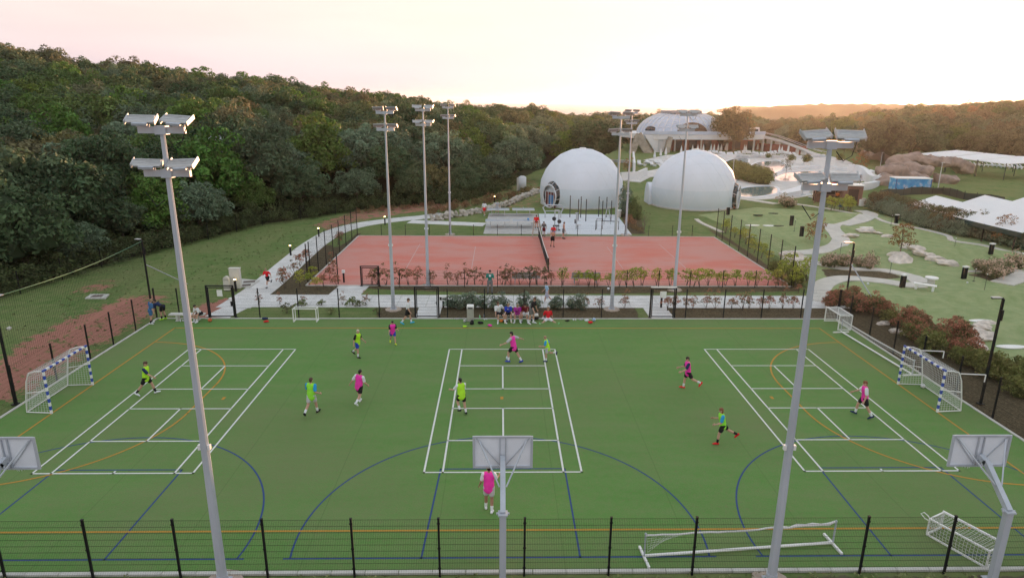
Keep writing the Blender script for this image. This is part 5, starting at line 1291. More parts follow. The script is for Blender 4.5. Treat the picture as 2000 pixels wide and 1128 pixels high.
shrub_kind('greenthin', brownm, .36, 1.05, 11, .17, .055, 26, (45, 46), 5, .1, .3, .5, False)
shrub_kind('yellowthin', yelm, .42, .95, 12, .19, .06, 26, (51, 52, 53, 54), 5, .2, .35, .5, False)
shrub_kind('grey', greym, .5, 1.15, 18, .24, .062, 46, (61, 62, 63), 7, .05, .05, .4)
shrub_kind('redbig', redm, .85, 1.5, 30, .32, .075, 60, (71, 72, 73), 8, .0, .1, .35)
shrub_kind('olivebig', mossm, .8, 1.35, 28, .32, .075, 55, (75, 76), 7, .0, .1, .35)
shrub_kind('silver', greym, 1.1, 1.7, 40, .38, .085, 62, (81, 82, 83), 8, -.05, .1, .3)
shrub_kind('brown', brownm, 1.25, 1.9, 42, .42, .09, 62, (85, 86, 87), 8, -.1, .1, .3)
shrub_kind('pink', pinkm, .6, 1.0, 18, .26, .065, 45, (91, 92), 7, .1, .1, .4)
shrub_kind('green', greenm, .9, 2.1, 34, .38, .08, 60, (95, 96), 6, -.1, .1, .3)
shrub_kind('tuft', weedm, .22, .32, 6, .11, .05, 22, (101, 102, 103), 3, .1, .02, .5, False)
shrub_kind('rusttuft', leafmat('dry_rust_grass', [(0, (.30, .155, .085)), (.5, (.24, .15, .075)), (1, (.20, .16, .07))]), .5, .7, 12, .22, .06, 34, (105, 106), 4, .1, .02, .5, False)
def shrub(key, x, y, s, label, group, cat='shrub', var=None, sz=None):
    k = SHR[key]; f, st = k[(var if var is not None else random.randrange(len(k))) % len(k)]
    o = empty('shrub', (x, y, float(height(x, y))+GZ), random.uniform(0, 6.28), label, cat, group); o.scale = sz or (s, s, s)
    link('stem', st, o); link('foliage', f, o); return o
def row(key, pxs, label, group, s=(.85, 1.15), jit=.15):
    o_ = np.argsort(np.argsort([p[0] for p in pxs]))     # place in the row, counted from the left
    for i, (px, py) in enumerate(pxs):
        x, y = G(px, py); shrub(key, x+random.uniform(-jit, jit), y+random.uniform(-jit, jit), random.uniform(*s), nth(int(o_[i]))+' from the left: '+label if len(pxs) > 1 else label, group)
L1 = 'thin shrubs along the near edge of the red court'
row('redthin', [(x, 556) for x in (727, 741, 757, 776, 797, 812, 842, 872, 896, 911, 938, 976, 1001, 1053, 1079)], 'thin reddish shrub along the near edge of the red court', L1)
row('greenthin', [(x, 556) for x in (925, 990, 1013, 1037, 1066)], 'thin brownish-green shrub along the near edge of the red court', L1)
row('yellowthin', [(x, 558) for x in (1101, 1131, 1150, 1165, 1187, 1206, 1221, 1240, 1257, 1280, 1312, 1340, 1354, 1366, 1384, 1402, 1418, 1433, 1458, 1476, 1502, 1518)], 'thin yellow-green shrub along the near edge of the red court', L1)
L2 = 'shrubs along the path behind the pitch fence'
row('grey', [(x, 602) for x in (880, 893, 908, 922, 945, 968, 978, 1021, 1048, 1083, 1092, 1118, 1128)], 'silvery grey bush behind the bench of resting players', L2, (.65, .95))
row('redthin', [(x, 604) for x in (1141, 1167, 1222, 1305, 1322, 1338, 1352, 1378, 1396, 1424, 1447, 1463, 1487, 1505, 1527, 1552)], 'thin reddish shrub between the far pitch fence and the path', L2, (.7, 1.0))
row('redthin', [(510, 594), (543, 594), (590, 593), (668, 593), (713, 595)], 'small red-topped plant on the verge left of the middle gate', L2, (.5, .65))
row('tuft', [(628, 596), (684, 596), (700, 597), (560, 610), (650, 612), (735, 610), (590, 600)], 'low green tuft on the verge left of the middle gate', L2, (1.2, 1.9))
row('redthin', [(552, 550), (578, 536), (588, 520), (600, 512), (560, 562), (640, 545), (648, 530), (655, 562), (632, 560), (668, 468), (660, 478)], 'reddish shrub in the mulch bed left of the red court', 'shrubs in the bed left of the red court', (.8, 1.15))
row('yellowthin', [(600, 556), (585, 560), (612, 548), (620, 565)], 'yellowish shrub in the mulch bed left of the red court', 'shrubs in the bed left of the red court', (.8, 1.0))
L3 = 'shrubs along the right fence of the pitch'
row('redbig', [(1625, 602), (1640, 590), (1657, 592), (1665, 605), (1714, 612), (1735, 618), (1757, 640), (1775, 640), (1798, 655), (1808, 668), (1842, 672), (1858, 690), (1868, 668), (1848, 655), (1820, 645), (1902, 702)], 'red-tipped bush between the right fence and the golf lawn', L3, (.55, .85), .4)
row('olivebig', [(1745, 630), (1785, 660), (1835, 690), (1880, 705), (1925, 722), (1945, 735), (1962, 742), (1985, 752), (1998, 735), (1975, 765), (1690, 600)], 'olive-green bush between the right fence and the golf lawn', L3, (.6, .95), .4)
L4 = 'bushes along the right side of the red court'
row('yellowthin', [(1418, 455), (1430, 463), (1442, 470), (1455, 478), (1466, 486), (1478, 494), (1490, 502), (1500, 510), (1450, 465), (1470, 478), (1425, 450), (1488, 492)], 'yellow-green bush beside the right fence of the red court', L4, (.8, 1.2), .3)
row('olivebig', [(1522, 542), (1540, 550), (1555, 556), (1545, 535), (1510, 530)], 'yellowish bush at the right near corner of the red court', L4, (.6, .95), .2)
row('yellowthin', [(1530, 548), (1560, 552), (1548, 560), (1535, 538), (1572, 548)], 'bright yellow bush at the right near corner of the red court', L4, (1.2, 1.6), .2)
row('redthin', [(1512, 560), (1530, 565), (1560, 570)], 'thin reddish shrub at the right near corner of the red court', L4, (.6, .8))
L5 = 'pale pink flowering shrubs on the mini golf'
row('pink', [(1613, 520), (1625, 522), (1643, 520), (1652, 518), (1695, 524), (1704, 520), (1672, 519)], 'pale pink flowering shrub in the bed between the sand paths', L5, (.8, 1.15))
row('pink', [(1908, 528), (1930, 538), (1945, 532), (1960, 536), (1985, 525), (1948, 545)], 'pinkish flowering shrub beside the white-topped post on the right lawn', L5, (.9, 1.4))
L6 = 'silvery bushes along the hedge'
pts = [G(x, y) for x, y in ((1690, 410), (1720, 417), (1760, 432), (1800, 446), (1850, 459), (1900, 467), (1945, 477), (2000, 492))]
def along(pts, n): 
    P_ = np.array(pts); c = np.concatenate([[0], np.cumsum(np.linalg.norm(np.diff(P_, axis=0), axis=1))]); s = np.linspace(0, c[-1], n)
    return np.stack([np.interp(s, c, P_[:, 0]), np.interp(s, c, P_[:, 1])], 1)
for i, (x, y) in enumerate(along(pts, 22)): shrub('silver', x+1.2+random.uniform(-.3, .3), y+.8+random.uniform(-.3, .3), random.uniform(.75, 1.05), nth(i)+' silvery bush from the left along the edging of the golf lawn', L6)
for i, (x, y) in enumerate(along(pts, 30)): shrub('brown', x+2.5+random.uniform(-.4, .4), y+1.7+random.uniform(-.4, .4), random.uniform(1.0, 1.22), nth(i)+' brownish hedge bush from the left behind the silvery bushes', 'brownish hedge before the white tent')
row('yellowthin', [(1620, 409), (1628, 410), (1636, 411), (1643, 412), (1650, 412), (1658, 413), (1664, 414), (1612, 406), (1640, 408), (1655, 409)], 'yellow-green bush before the brown kiosk', 'yellow bushes before the kiosk', (1.1, 1.5), .3)
row('pink', [(1535, 404), (1543, 404), (1528, 400)], 'pinkish shrub on the lawn beyond the golf course', L5, (1.0, 1.4))
L7 = 'bushes by the white domes'
for px, py, s in ((1236, 425, (.75, .75, 1.15)), (1243, 428, (.7, .7, .9))):
    x, y = G(px, py); shrub('green', x, y, 1, ('taller' if py < 427 else 'lower')+' dark green upright bush between the two white domes', L7, sz=s)
for px, py, s in ((1219, 423, 1.6), (1226, 420, 1.3)):
    x, y = G(px, py); shrub('grey', x, y, 1, ('larger' if s > 1.5 else 'smaller')+' loose grey-green bush left of the dark bush between the domes', L7, sz=(s*.9, s*.9, s*2.1))
row('rusttuft', [(1233, 440), (1239, 447), (1245, 452), (1228, 432)], 'low rusty tuft beside the exercise ground', 'rusty tufts', (.8, 1.2))
row('rusttuft', [(x, y) for x, y in zip(range(842, 1052, 9), np.linspace(419, 374, 24))], 'rusty dry tuft along the stone edging by the wood', 'rusty tufts', (.9, 1.5), .5)
row('rusttuft', [(x, y) for x, y in zip(range(700, 842, 14), np.linspace(416, 402, 11))], 'rusty dry tuft at the foot of the wood behind the path', 'rusty tufts', (.6, .9), .5)
# olive green bank beside the right dome
for px, py, s in [(1428+i*9, 338+i*2.2+j*8, 1.0) for i in range(8) for j in range(2)]:
    x, y = G(px, min(py, 360)); shrub('olivebig', x, y, 1, nth(int((px-1428)/9*2+(py > 338+(px-1428)/9*2.2+1)))+' clipped olive-green bush on the bank beside the right-hand dome', 'clipped bushes beside the right-hand dome', sz=(2.0, 1.6, 1.5+.3*random.random()))
# small trees on the lawns
def small_tree(px, py, h, mt, R, label, n=26, leaf=.07, nl=42, cr=.34, bare=False):
    x, y = G(px, py); o = empty('young_tree', (x, y, float(height(x, y))+GZ), random.uniform(0, 6), label, 'tree')
    cl = [(a, b, c+h*.45, q) for a, b, c, q in dome_clumps(R, h*.5, n, cr, int(px), -.55, .4)]; m = MB()
    m.tube([(0, 0, -.1), (.03, 0, h*.35), (0, .04, h*.8)], [.06, .045, .015], 6)
    r = random.Random(px)
    for k in range(14):
        a, b, c, q = cl[r.randrange(len(cl))]; m.tube([(0, 0, c*.62), (a*.55, b*.55, c*.86), (a, b, c)], [.02, .012, .005], 4)
    m.build('trunk', bark, o)
    link('crown', leaf_mesh('crown', cl, leaf, nl if not bare else 4, int(px), mt), o); return o
small_tree(1757, 500, 3.3, rustm, 1.0, 'rust-leaved young tree standing on the rocks of the golf lawn')
small_tree(1590, 478, 2.9, rustm, .95, 'rust-leaved young tree behind the right-hand near mast')
small_tree(1258, 448, 2.0, brownm, .7, 'almost bare young tree on the lawn right of the exercise ground', bare=True)
small_tree(1955, 478, 3.2, rustm, .9, 'rust-brown young tree in the hedge before the white tent', 22)
small_tree(1535, 338, 3.8, brownm, 1.0, 'thin young tree among the pools', 20)
small_tree(1690, 305, 5.0, mossm, 1.8, 'round young tree on the lawn beyond the pools', 30, .12, 50, .6)
small_tree(1648, 302, 5.2, mossm, 2.0, 'round pale tree beyond the pools, left of its neighbours', 30, .12, 50, .6)
small_tree(1680, 330, 4.2, rustm, 1.5, 'rust-brown tree beside the curved white wall', 26, .1, 50, .5)
small_tree(1225, 338, 3.0, rustm, .9, 'palm-like rusty plant before the resort building', 16)
def big_tree(px, py, key, s, label, var=0):
    x, y = G(px, py); return put_tree(key, var, x, y, float(height(x, y))-.1, s, random.uniform(0, 6), label, 'tree', 'large trees by the resort')
big_tree(1432, 299, 'rust', (1.7, 1.7, 1.9), 'large rusty-brown tree right of the resort dome')
big_tree(1418, 296, 'oak', (1.4, 1.4, 1.5), 'dark tree at the right flank of the resort dome', 1)
big_tree(1722, 318, 'oak', (1.7, 1.7, 1.5), 'wide dark tree beyond the rock bridge, nearest of the right wood', 2)
big_tree(1775, 312, 'oak', (1.9, 1.9, 1.5), 'dark tree beyond the rock bridge left of the canopies', 3)
big_tree(1005, 352, 'olive', (1.2, 1.2, 1.2), 'pale round tree at the edge of the wood left of the white dome')
big_tree(1110, 320, 'bright', (1.3, 1.3, 1.0), 'yellowish tree just behind the left white dome')
big_tree(1165, 322, 'oak', (1.5, 1.5, 1.35), 'broad dark tree behind the left white dome', 4)
# weeds and litter along the near verge, thin grass on the slope
def scatter(name, n, fn, key, label, s=(.6, 1.2)):
    """ground cover nobody could count: one mesh of leaves"""
    r = np.random.default_rng(3); cl = []
    while len(cl) < n:
        q = fn(r)
        if q is not None: cl.append(q)
    me = leaf_mesh(name, cl, .05, 9, 5, key); o = tag(link(name, me), label, 'ground cover', kind='stuff'); return o
scatter('weeds', 420, lambda r: (lambda x, y: (x, y, .0, .07+.10*r.random()) if abs(x) < 24 else None)(r.uniform(-23, 23), -2.25-abs(r.normal())*.7), weedm, 'weeds and dry leaves along the near verge')
def slope(r):
    x, y = r.uniform(-37, -19), r.uniform(2, 62); xe = float(np.interp(y, EDGE_Y, EDGE_X))
    if x < xe-1 or x > -22.4 and y < 23 or (x > -19.5-.0*y and y < 30): return None
    return (x, y, float(height(x, y))+GZ, .04+.06*r.random()**2)
scatter('grass_tufts', 1100, slope, weedm, 'rough grass tufts over the slope left of the pitch')

# undergrowth where the wood meets the grass: one tangled belt
r = np.random.default_rng(77); cl = []
for y in np.arange(4, 100, .9):
    for off in (0, 1.5, 3.2):
        xe = float(np.interp(y, EDGE_Y, EDGE_X))-off+r.normal()*.5; yy = y+r.normal()*.4
        if pix(xe, yy, 0)[0] < -60: continue
        s = r.uniform(.6, 1.3)*(1+off*.12); z0 = float(height(xe, yy))+GZ
        for k in range(9): cl.append((xe+r.normal()*.5*s, yy+r.normal()*.5*s, z0+abs(r.normal())*.55*s+.15, .42*s))
under = leafmat('undergrowth_leaves', [(0, (.060, .095, .032)), (.5, (.085, .115, .042)), (1, (.075, .085, .035))], .6, .2)
tag(link('undergrowth', leaf_mesh('undergrowth', cl, .10, 34, 9, under)), 'dense dark undergrowth at the foot of the wooded slope', 'undergrowth', kind='stuff')
# ------------------------------------------------------------------ white domes
membrane = mat('dome_membrane', (.74, .775, .85), .55, var=.03, scale=.5, spec=.3)
seammat = mat('dome_seam', (.68, .71, .76), .6)
tubew = mat('white_tube_frame', (.66, .68, .72), .4)
def geodesic(name, cx, cy, R, zc, label, door_dir, sq=1.0):
    o = empty('dome', (cx, cy, 0), 0, label, 'dome tent', 'white geodesic domes')
    bm = bmesh.new(); bmesh.ops.create_icosphere(bm, subdivisions=3, radius=R)
    bmesh.ops.rotate(bm, verts=bm.verts, matrix=Matrix.Rotation(.35, 3, 'Z'))
    for v in bm.verts: v.co.z += zc
    bmesh.ops.bisect_plane(bm, geom=bm.verts[:]+bm.edges[:]+bm.faces[:], plane_co=(0, 0, .0), plane_no=(0, 0, -1), clear_outer=True)
    bmesh.ops.bisect_plane(bm, geom=bm.verts[:]+bm.edges[:]+bm.faces[:], plane_co=(0, 0, 2.55), plane_no=(0, 0, 1))
    ed = [(e.verts[0].co.copy(), e.verts[1].co.copy()) for e in bm.edges if max(e.verts[0].co.z, e.verts[1].co.z) > .1]
    me = bpy.data.meshes.new('membrane')
    for f_ in bm.faces: f_.smooth = abs(f_.normal.z) < .97
    bm.to_mesh(me); bm.free(); me.materials.append(membrane); me.materials.append(mat('dome_lower_band', (.66, .72, .80), .55, var=.03, scale=.5))
    for p_ in me.polygons: p_.material_index = int(p_.center.z < 2.55)
    link('membrane', me, o)
    m = MB(); c = Vector((0, 0, zc))
    for a, b in ed: m.bar(c+(a-c)*1.0005, c+(b-c)*1.0005, .016)
    s = m.build('seam', seammat, o); s['kind'] = 'stuff'
    MB().cyl((0, 0, zc+R-.12), (0, 0, zc+R+.07), .5, .42, 14).build('top_cap', white, o)
    MB().cyl((0, 0, 0), (0, 0, .14), math.sqrt(R*R-zc*zc)+.12, n=40).build('base_ring', kerbm, o)
    # porch: oval tube ring, dark glazed vestibule, inner door frame
    d = Vector((math.sin(door_dir), math.cos(door_dir), 0)); sdv = Vector((d.y, -d.x, 0)); rr_ = math.sqrt(R*R-zc*zc)
    def oval(off, w, h, n=24, z0=.0): return [d*off+sdv*(w/2*math.cos(t)*(1 if math.sin(t) > -.2 else .96))+Vector((0, 0, z0+h*.5+h*.5*math.sin(t))) for t in [2*PI*i/n for i in range(n)]]
    p = empty('porch', (0, 0, 0)); p.parent = o
    m = MB(); A, B = oval(rr_-.25, 3.3, 3.7, 24, -.1), oval(rr_+.55, 2.5, 3.0, 24, .0)
    m._add(A+B, [(i, (i+1) % 24, 24+(i+1) % 24, 24+i) for i in range(24)]); m.build('porch_glazing', glassdark, p)
    MB().tube(B, .10, 8, True).build('porch_ring', tubew, p)
    MB().tube(A, .07, 6, True).build('porch_ring', tubew, p)
    m = MB()
    for i in range(1, 24, 3): m.bar(A[i], B[i], .05)
    m.build('porch_rib', tubew, p)['kind'] = 'stuff'
    m = MB(); 
    for q in (-.85, -.28, .28, .85): m.bar(d*(rr_+.50)+sdv*q*.95+Vector((0, 0, .05)), d*(rr_+.50)+sdv*q*.95+Vector((0, 0, 2.15 if abs(q) > .5 else 2.3)), .06)
    m.bar(d*(rr_+.50)-sdv*.85+Vector((0, 0, 2.15)), d*(rr_+.50)+sdv*.85+Vector((0, 0, 2.15)), .06)
    m.build('door_frame', tubew, p)
    red = mat('red_interior_panel', (.20, .05, .04), .7); blu = mat('blue_interior_panel', (.05, .22, .50), .6)
    MB().box(d*(rr_+.25)+Vector((0, 0, 1.0)), (1.8, .08, 2.0), -math.atan2(sdv.y, -sdv.x) if False else math.atan2(sdv.y, sdv.x)).build('back_panel', red, p)
    MB().box(d*(rr_+.33)+sdv*.12*-1+Vector((0, 0, 1.05)), (.8, .05, 1.2), math.atan2(sdv.y, sdv.x)).build('door', blu, p)
    return o
D1 = geodesic('dome', 11.2, 72.4, 5.78, 1.75, 'white geodesic dome on the left, its glazed oval porch facing the tables', math.radians(231))
D2 = geodesic('dome', 26.45, 71.4, 5.75, 1.75, 'white geodesic dome on the right, its porch on the side towards the pools', math.radians(118))
o = empty('annex_tent', (20.5, 73.2, 0), 0, 'low white tunnel tent against the left side of the right-hand dome', 'tent')
m = MB(); n = 10; vs = []
for xx in (0, 2.2):
    for i in range(n+1): a = PI*i/n; vs.append((xx, -1.6*math.cos(a), 2.9*math.sin(a)**.7))
m._add(vs, [(i, i+1, n+1+i+1, n+1+i) for i in range(n)]+[tuple(range(n, -1, -1)), tuple(range(n+1, 2*n+2))]); m.build('membrane', membrane, o)

# ------------------------------------------------------------------ exercise ground furniture
tt_top = mat('table_tennis_top', (.30, .34, .40), .5, var=.05, scale=3)
steel = mat('painted_grey_steel', (.55, .57, .60), .45)
def tt(px, py, label, net):
    x, y = G(px, py); o = empty('table_tennis_table', (x, y, 0), 0, label, 'table tennis table', 'outdoor table tennis tables')
    MB().box((0, 0, .74), (2.74, 1.52, .05)).build('top', tt_top, o); MB().box((0, -.765, .735), (2.74, .012, .062)).box((0, .765, .735), (2.74, .012, .062)).box((0, 0, .7672), (2.74, .02, .001)).build('edge_strip', white, o)
    MB().box((0, 0, .84), (.02, 1.7, .15)).build('net', steel, o)
    for q in (-1, 1): MB().bar((q*.8, -.5, 0), (q*.8, -.12, .7), .07).bar((q*.8, .5, 0), (q*.8, .12, .7), .07).bar((q*.8, -.5, .68), (q*.8, .5, .68), .06).build('leg', steel, o)
tt(973, 420, 'table tennis table at the back left, a player beside it', 0); tt(1022, 420, 'table tennis table at the back right of the four', 0)
tt(972, 443, 'table tennis table at the front left of the four', 0); tt(1025, 443, 'table tennis table at the front right with a blue ball on it', 0)
ball(1032, 428, .12, BB, 'bright blue ball lying on the front right table tennis table', z=.765, xy=(G(1031, 441)[0], G(1025, 443)[1]+.1))
darks = mat('dark_gym_steel', (.035, .035, .04), .45); greys = mat('pale_gym_tube', (.48, .50, .53), .4)
def rig(pp, label):
    c = np.mean([G(*q[:2]) for q in pp], 0); o = empty('pull_up_rig', (c[0], c[1], 0), 0, label, 'pull-up bars', 'gym equipment'); P_ = []
    for px, py, pt in pp:
        x, y = G(px, py); h = max(1.2, (py-pt)/1284*depth(x, y)*1.04); P_.append((x-c[0], y-c[1], h)); MB().cyl((x-c[0], y-c[1], 0), (x-c[0], y-c[1], h), .055, n=8).sphere((x-c[0], y-c[1], h), .06, 8, 4).build('post', darks, o)
    for a, b in zip(P_[:-1], P_[1:]):
        h = min(a[2], b[2])-.15; MB().cyl((a[0], a[1], h), (b[0], b[1], h), .022, n=6).build('bar', steel, o)
    return o
rig([(1113, 424, 384), (1129, 431, 391), (1144, 432, 391), (1134, 425, 386)], 'black pull-up bars on the left of the exercise ground, before the dome')
rig([(1169, 423, 386), (1176, 432, 394), (1193, 432, 394), (1184, 424, 387)], 'black pull-up bars on the right of the exercise ground')
def machine(px, py, label, pieces):
    x, y = G(px, py); o = empty('exercise_machine', (x, y, 0), 0, label, 'exercise machine', 'gym equipment')
    for nme, mt, f in pieces: m = MB(); f(m); m.build(nme, mt, o)
    return o
machine(1087, 449, 'tall twin-pillar exercise machine with dark discs', [('pillar', greys, lambda m: m.cyl((-.22, 0, 0), (-.22, 0, 2.2), .06, n=8).cyl((.22, 0, 0), (.22, 0, 2.2), .06, n=8).bar((-.22, 0, 2.2), (.22, 0, 2.2), .1)),
  ('disc', darks, lambda m: m.cyl((-.3, -.1, 1.25), (-.3, .02, 1.25), .22, n=14)), ('disc', darks, lambda m: m.cyl((.28, -.1, .95), (.28, .02, .95), .22, n=14)), ('seat', darks, lambda m: m.box((0, -.35, .55), (.5, .4, .1)).bar((0, -.3, 0), (0, -.3, .5), .08)), ('foot_plate', darks, lambda m: m.box((-.25, -.4, .1), (.25, .4, .06)).box((.25, -.4, .1), (.25, .4, .06)))])
machine(1126, 447, 'rowing exercise machine with a round dark wheel', [('pillar', greys, lambda m: m.cyl((0, .2, 0), (0, .2, 1.8), .08, n=8).bar((-.2, .2, 1.75), (.2, .2, 1.75), .06)), ('wheel', darks, lambda m: m.cyl((-.24, 0, .85), (-.14, 0, .85), .25, n=16)),
  ('seat', steel, lambda m: m.box((.15, -.25, .5), (.6, .4, .08)).bar((.15, -.25, 0), (.15, -.25, .47), .08)), ('handle', greys, lambda m: m.tube([(-.3, -.1, .9), (0, -.3, 1.1), (.4, -.1, .9)], .03, 6))])
o = machine(1080, 425, 'pale bent-tube exercise frame at the back of the exercise ground', [('frame', greys, lambda m: m.tube([(-.95, 0, 0), (-.95, 0, .6), (-1.25, 0, 1.25), (-.9, 0, 1.55), (.9, 0, 1.55), (1.25, 0, 1.25), (.95, 0, .6), (.95, 0, 0)], .075, 8)), ('crossbar', greys, lambda m: m.cyl((-.95, .1, .8), (.95, .1, .8), .05, n=8))])
machine(1172, 448, 'low dark parallel bars at the front of the exercise ground', [('rail', darks, lambda m: m.tube([(-.55, -.3, 0), (-.55, -.3, 1.05), (.1, -.3, 1.05), (.1, -.3, 0)], .04, 6)), ('rail', darks, lambda m: m.tube([(-.35, .3, 0), (-.35, .3, 1.15), (.3, .3, 1.15), (.3, .3, 0)], .04, 6)), ('beam', darks, lambda m: m.tube([(.1, -.3, 1.0), (1.5, -.2, .95), (2.0, -.2, .95), (2.0, -.2, 0)], .045, 6))])
machine(1186, 438, 'pale A-shaped exercise machine on the right of the exercise ground', [('frame', greys, lambda m: m.bar((-.4, 0, 0), (-.1, 0, 1.9), .08).bar((.4, 0, 0), (.1, 0, 1.9), .08).bar((-.1, 0, 1.9), (.1, 0, 1.9), .08)), ('grip', greys, lambda m: m.tube([(-.4, -.3, 1.0), (0, -.4, 1.2), (.4, -.3, 1.0)], .035, 6))])
x, y = G(1209, 424); o = empty('litter_bin', (x, y, 0), 0, 'small pale bin at the right edge of the exercise ground', 'bin'); MB().cyl((0, 0, 0), (0, 0, .8), .22, .25, 12).build('body', kerbm, o); MB().cyl((0, 0, .8), (0, 0, .92), .3, .26, 12).build('lid', white, o)
# stones edging the bank
stone = mat('pale_field_stone', (.46, .42, .37), .95, var=.25, scale=2.2, bump=.6, bscale=7)
pinkstone = mat('pinkish_pale_boulder', (.62, .55, .49), .95, var=.3, scale=1.4, bump=.7, bscale=5)
def rock_mesh(seed, sx=1, sy=1, sz=.7, sub=3):
    r = np.random.default_rng(seed); bm = bmesh.new(); bmesh.ops.create_icosphere(bm, subdivisions=sub, radius=1)
    pl = r.normal(size=(9, 3)); pl /= np.linalg.norm(pl, axis=1)[:, None]; d = .62+.3*r.random(9)
    from mathutils import noise as mn
    for v in bm.verts:
        c = np.array(v.co)
        for n_, q in zip(pl, d):
            k = c @ n_
            if k > q: c = c-n_*(k-q)*.97
        c *= 1+.10*mn.noise(Vector(c*2.3)+Vector((seed, 0, 0)))*1.6+.06*mn.noise(Vector(c*7))
        v.co = Vector((c[0]*sx, c[1]*sy, c[2]*sz))
    me = bpy.data.meshes.new('stone'); bm.to_mesh(me); bm.free(); return me
def rocks_of(mt, seeds, **k):
    out = []
    for s in seeds: me = rock_mesh(s, **k); me.materials.append(mt); out.append(me)
    return out
sm_ = rocks_of(stone, range(201, 206), sub=2)
ed = empty('stone_edging', (0, 0, 0), 0, 'dry stone edging climbing along the foot of the wooded bank', 'stone wall')
for i, (x, y) in enumerate(along([G(845, 431), G(880, 425), G(945, 414), G(985, 404), G(1015, 390), G(1052, 376)], 46)):
    for j in range(2):
        s = random.uniform(.26, .45); link('stone', sm_[(i+j) % 5], ed, (x+random.uniform(-.15, .15), y+.3*j, .1+.3*j), (random.random(), random.random(), random.uniform(0, 6)), (s*1.2, s, s*.8))
x, y = G(1020, 372); o = empty('tank', (x, y, 0), 0, 'grey upright cylindrical tank at the edge of the wood', 'tank'); MB().cyl((0, 0, 0), (0, 0, 2.1), .62, n=18).build('body', steel, o, True); MB().cyl((0, 0, 2.1), (0, 0, 2.3), .62, .3, 18).build('lid', steel, o); MB().bar((-.75, 0, 0), (-.75, 0, 2.0), .25).build('pipe_box', kerbm, o)

# ------------------------------------------------------------------ mini golf
rk = rocks_of(pinkstone, range(211, 217))
def boulder(px, py, s, label, sz=.7, rz=0):
    x, y = G(px, py); o = link('boulder', rk[random.randrange(6)], None, (x, y, float(height(x, y))+GZ+s*.18), (random.uniform(-.2, .2), random.uniform(-.2, .2), rz), (s*1.25, s*.85, s*sz)); tag(o, label, 'boulder', 'boulders on the mini golf')
for i, (px, py, s) in enumerate(((1661, 462, .75), (1690, 453, .9), (1716, 456, .5), (1733, 462, .55))): boulder(px, py, s, nth(i)+' flat boulder in the upper row left of the rust tree', .5)
for i, (px, py, s) in enumerate(((1768, 478, .45), (1775, 487, .7), (1790, 495, .8), (1800, 502, .7), (1812, 503, .55), (1828, 508, .75), (1850, 516, .8))): boulder(px, py, s, nth(i)+' pale boulder in the row running right from the rust tree', .6, -.4)
boulder(1760, 509, 1.1, 'largest pale boulder below the rust tree, tilted', .6, .6); boulder(1745, 500, .5, 'small pale boulder at the foot of the rust tree', .7)
for i, (px, py, s) in enumerate(((1545, 500, .9), (1555, 512, 1.0), (1567, 505, .6), (1562, 520, .9))): boulder(px, py, s, nth(i)+' pale boulder by the sand path at the court corner', .55)
for i, (px, py, s) in enumerate(((1925, 640, .5), (1918, 650, .55), (1903, 655, .6), (1915, 662, .7), (1895, 670, .6), (1905, 682, .7), (1888, 690, .6))): boulder(px, py, s, nth(i)+' pale boulder in the pile behind the right-hand lamp post', .6)
for i, (px, py, s) in enumerate(((1725, 632, .35), (1752, 648, .4), (1776, 652, .4), (1800, 660, .35))): boulder(px, py, s, nth(i)+' small pale stone among the red-tipped bushes', .7)
def info_post(px, py, label, h=.95, top=True):
    x, y = G(px, py); o = empty('info_post', (x, y, float(height(x, y))+GZ), .2, label, 'post', 'black hole posts of the mini golf')
    MB().box((0, 0, h/2), (.38, .2, h)).build('body', black, o)
    if top: MB().box((0, -.02, h+.05), (.42, .3, .1)).build('top', white, o)
info_post(1762, 560, 'black white-topped post at the end of the sand path'); info_post(1882, 543, 'black white-topped post in the middle of the right lawn'); info_post(1933, 503, 'black white-topped post near the silvery hedge')
info_post(1545, 441, 'black slanted post left of the rust tree by the mast', 1.15, False); info_post(1565, 461, 'black post beside the rust tree by the mast', 1.1, False); info_post(1421, 424, 'black hanging box by the right-hand dome', .9, False); info_post(1750, 435, 'black white-topped post before the silvery bushes')
def flag(px, py, h, label):
    x, y = G(px, py); o = empty('hole_pin', (x, y, float(height(x, y))+GZ), 0, label, 'hole pin', 'hole pins of the mini golf'); MB().cyl((0, 0, 0), (0, 0, h), .018, n=6).build('pin', darks, o); MB().sphere((0, 0, h), .05, 8, 6).build('knob', white, o); MB().cyl((0, 0, 0), (0, 0, .02), .10, n=12).build('hole', black, o)
for i, (px, py, h) in enumerate(((1551, 452, 1.3), (1640, 500, 1.3), (1740, 440, 1.2), (1864, 484, 1.0), (1922, 568, 1.3), (1738, 533, 1.0), (1902, 548, 1.0))): flag(px, py, h, 'thin hole pin on the golf lawn, '+('by the rust tree at the mast', 'before the winding sand path', 'just left of the rust tree on the rocks', 'along the far edging', 'left of the right-hand lamp post', 'over the sand path bed', 'beside the pink shrubs on the right')[i])
def disc(px, py, rx, ry, label, mt=white):
    x, y = G(px, py); m = MB(); m.poly([(rx*math.cos(t)*(1+.08*math.sin(3*t)), ry*math.sin(t)) for t in np.linspace(0, 2*PI, 18)[:-1]], 0, .05); o = m.build('golf_pad', mt); o.location = (x, y, float(height(x, y))+GZ+.02); tag(o, label, 'golf pad', 'flat pads of the mini golf')
for i, (px, py, rx, ry) in enumerate(((1470, 440, .8, .35), (1502, 441, .7, .4), (1467, 465, .55, .3), (1634, 479, .55, .3), (1692, 446, .8, .3))): disc(px, py, rx, ry, nth(i)+' flat white oval pad on the upper golf lawn')
disc(1916, 627, .75, .3, 'flat white oval pad behind the right-hand lamp post'); disc(1975, 677, .85, .3, 'flat white pad at the right edge of the lawn')
hole = mat('hole_shadow', (.045, .055, .03), .95)  # dark discs: shadow of the golf holes put into the colour
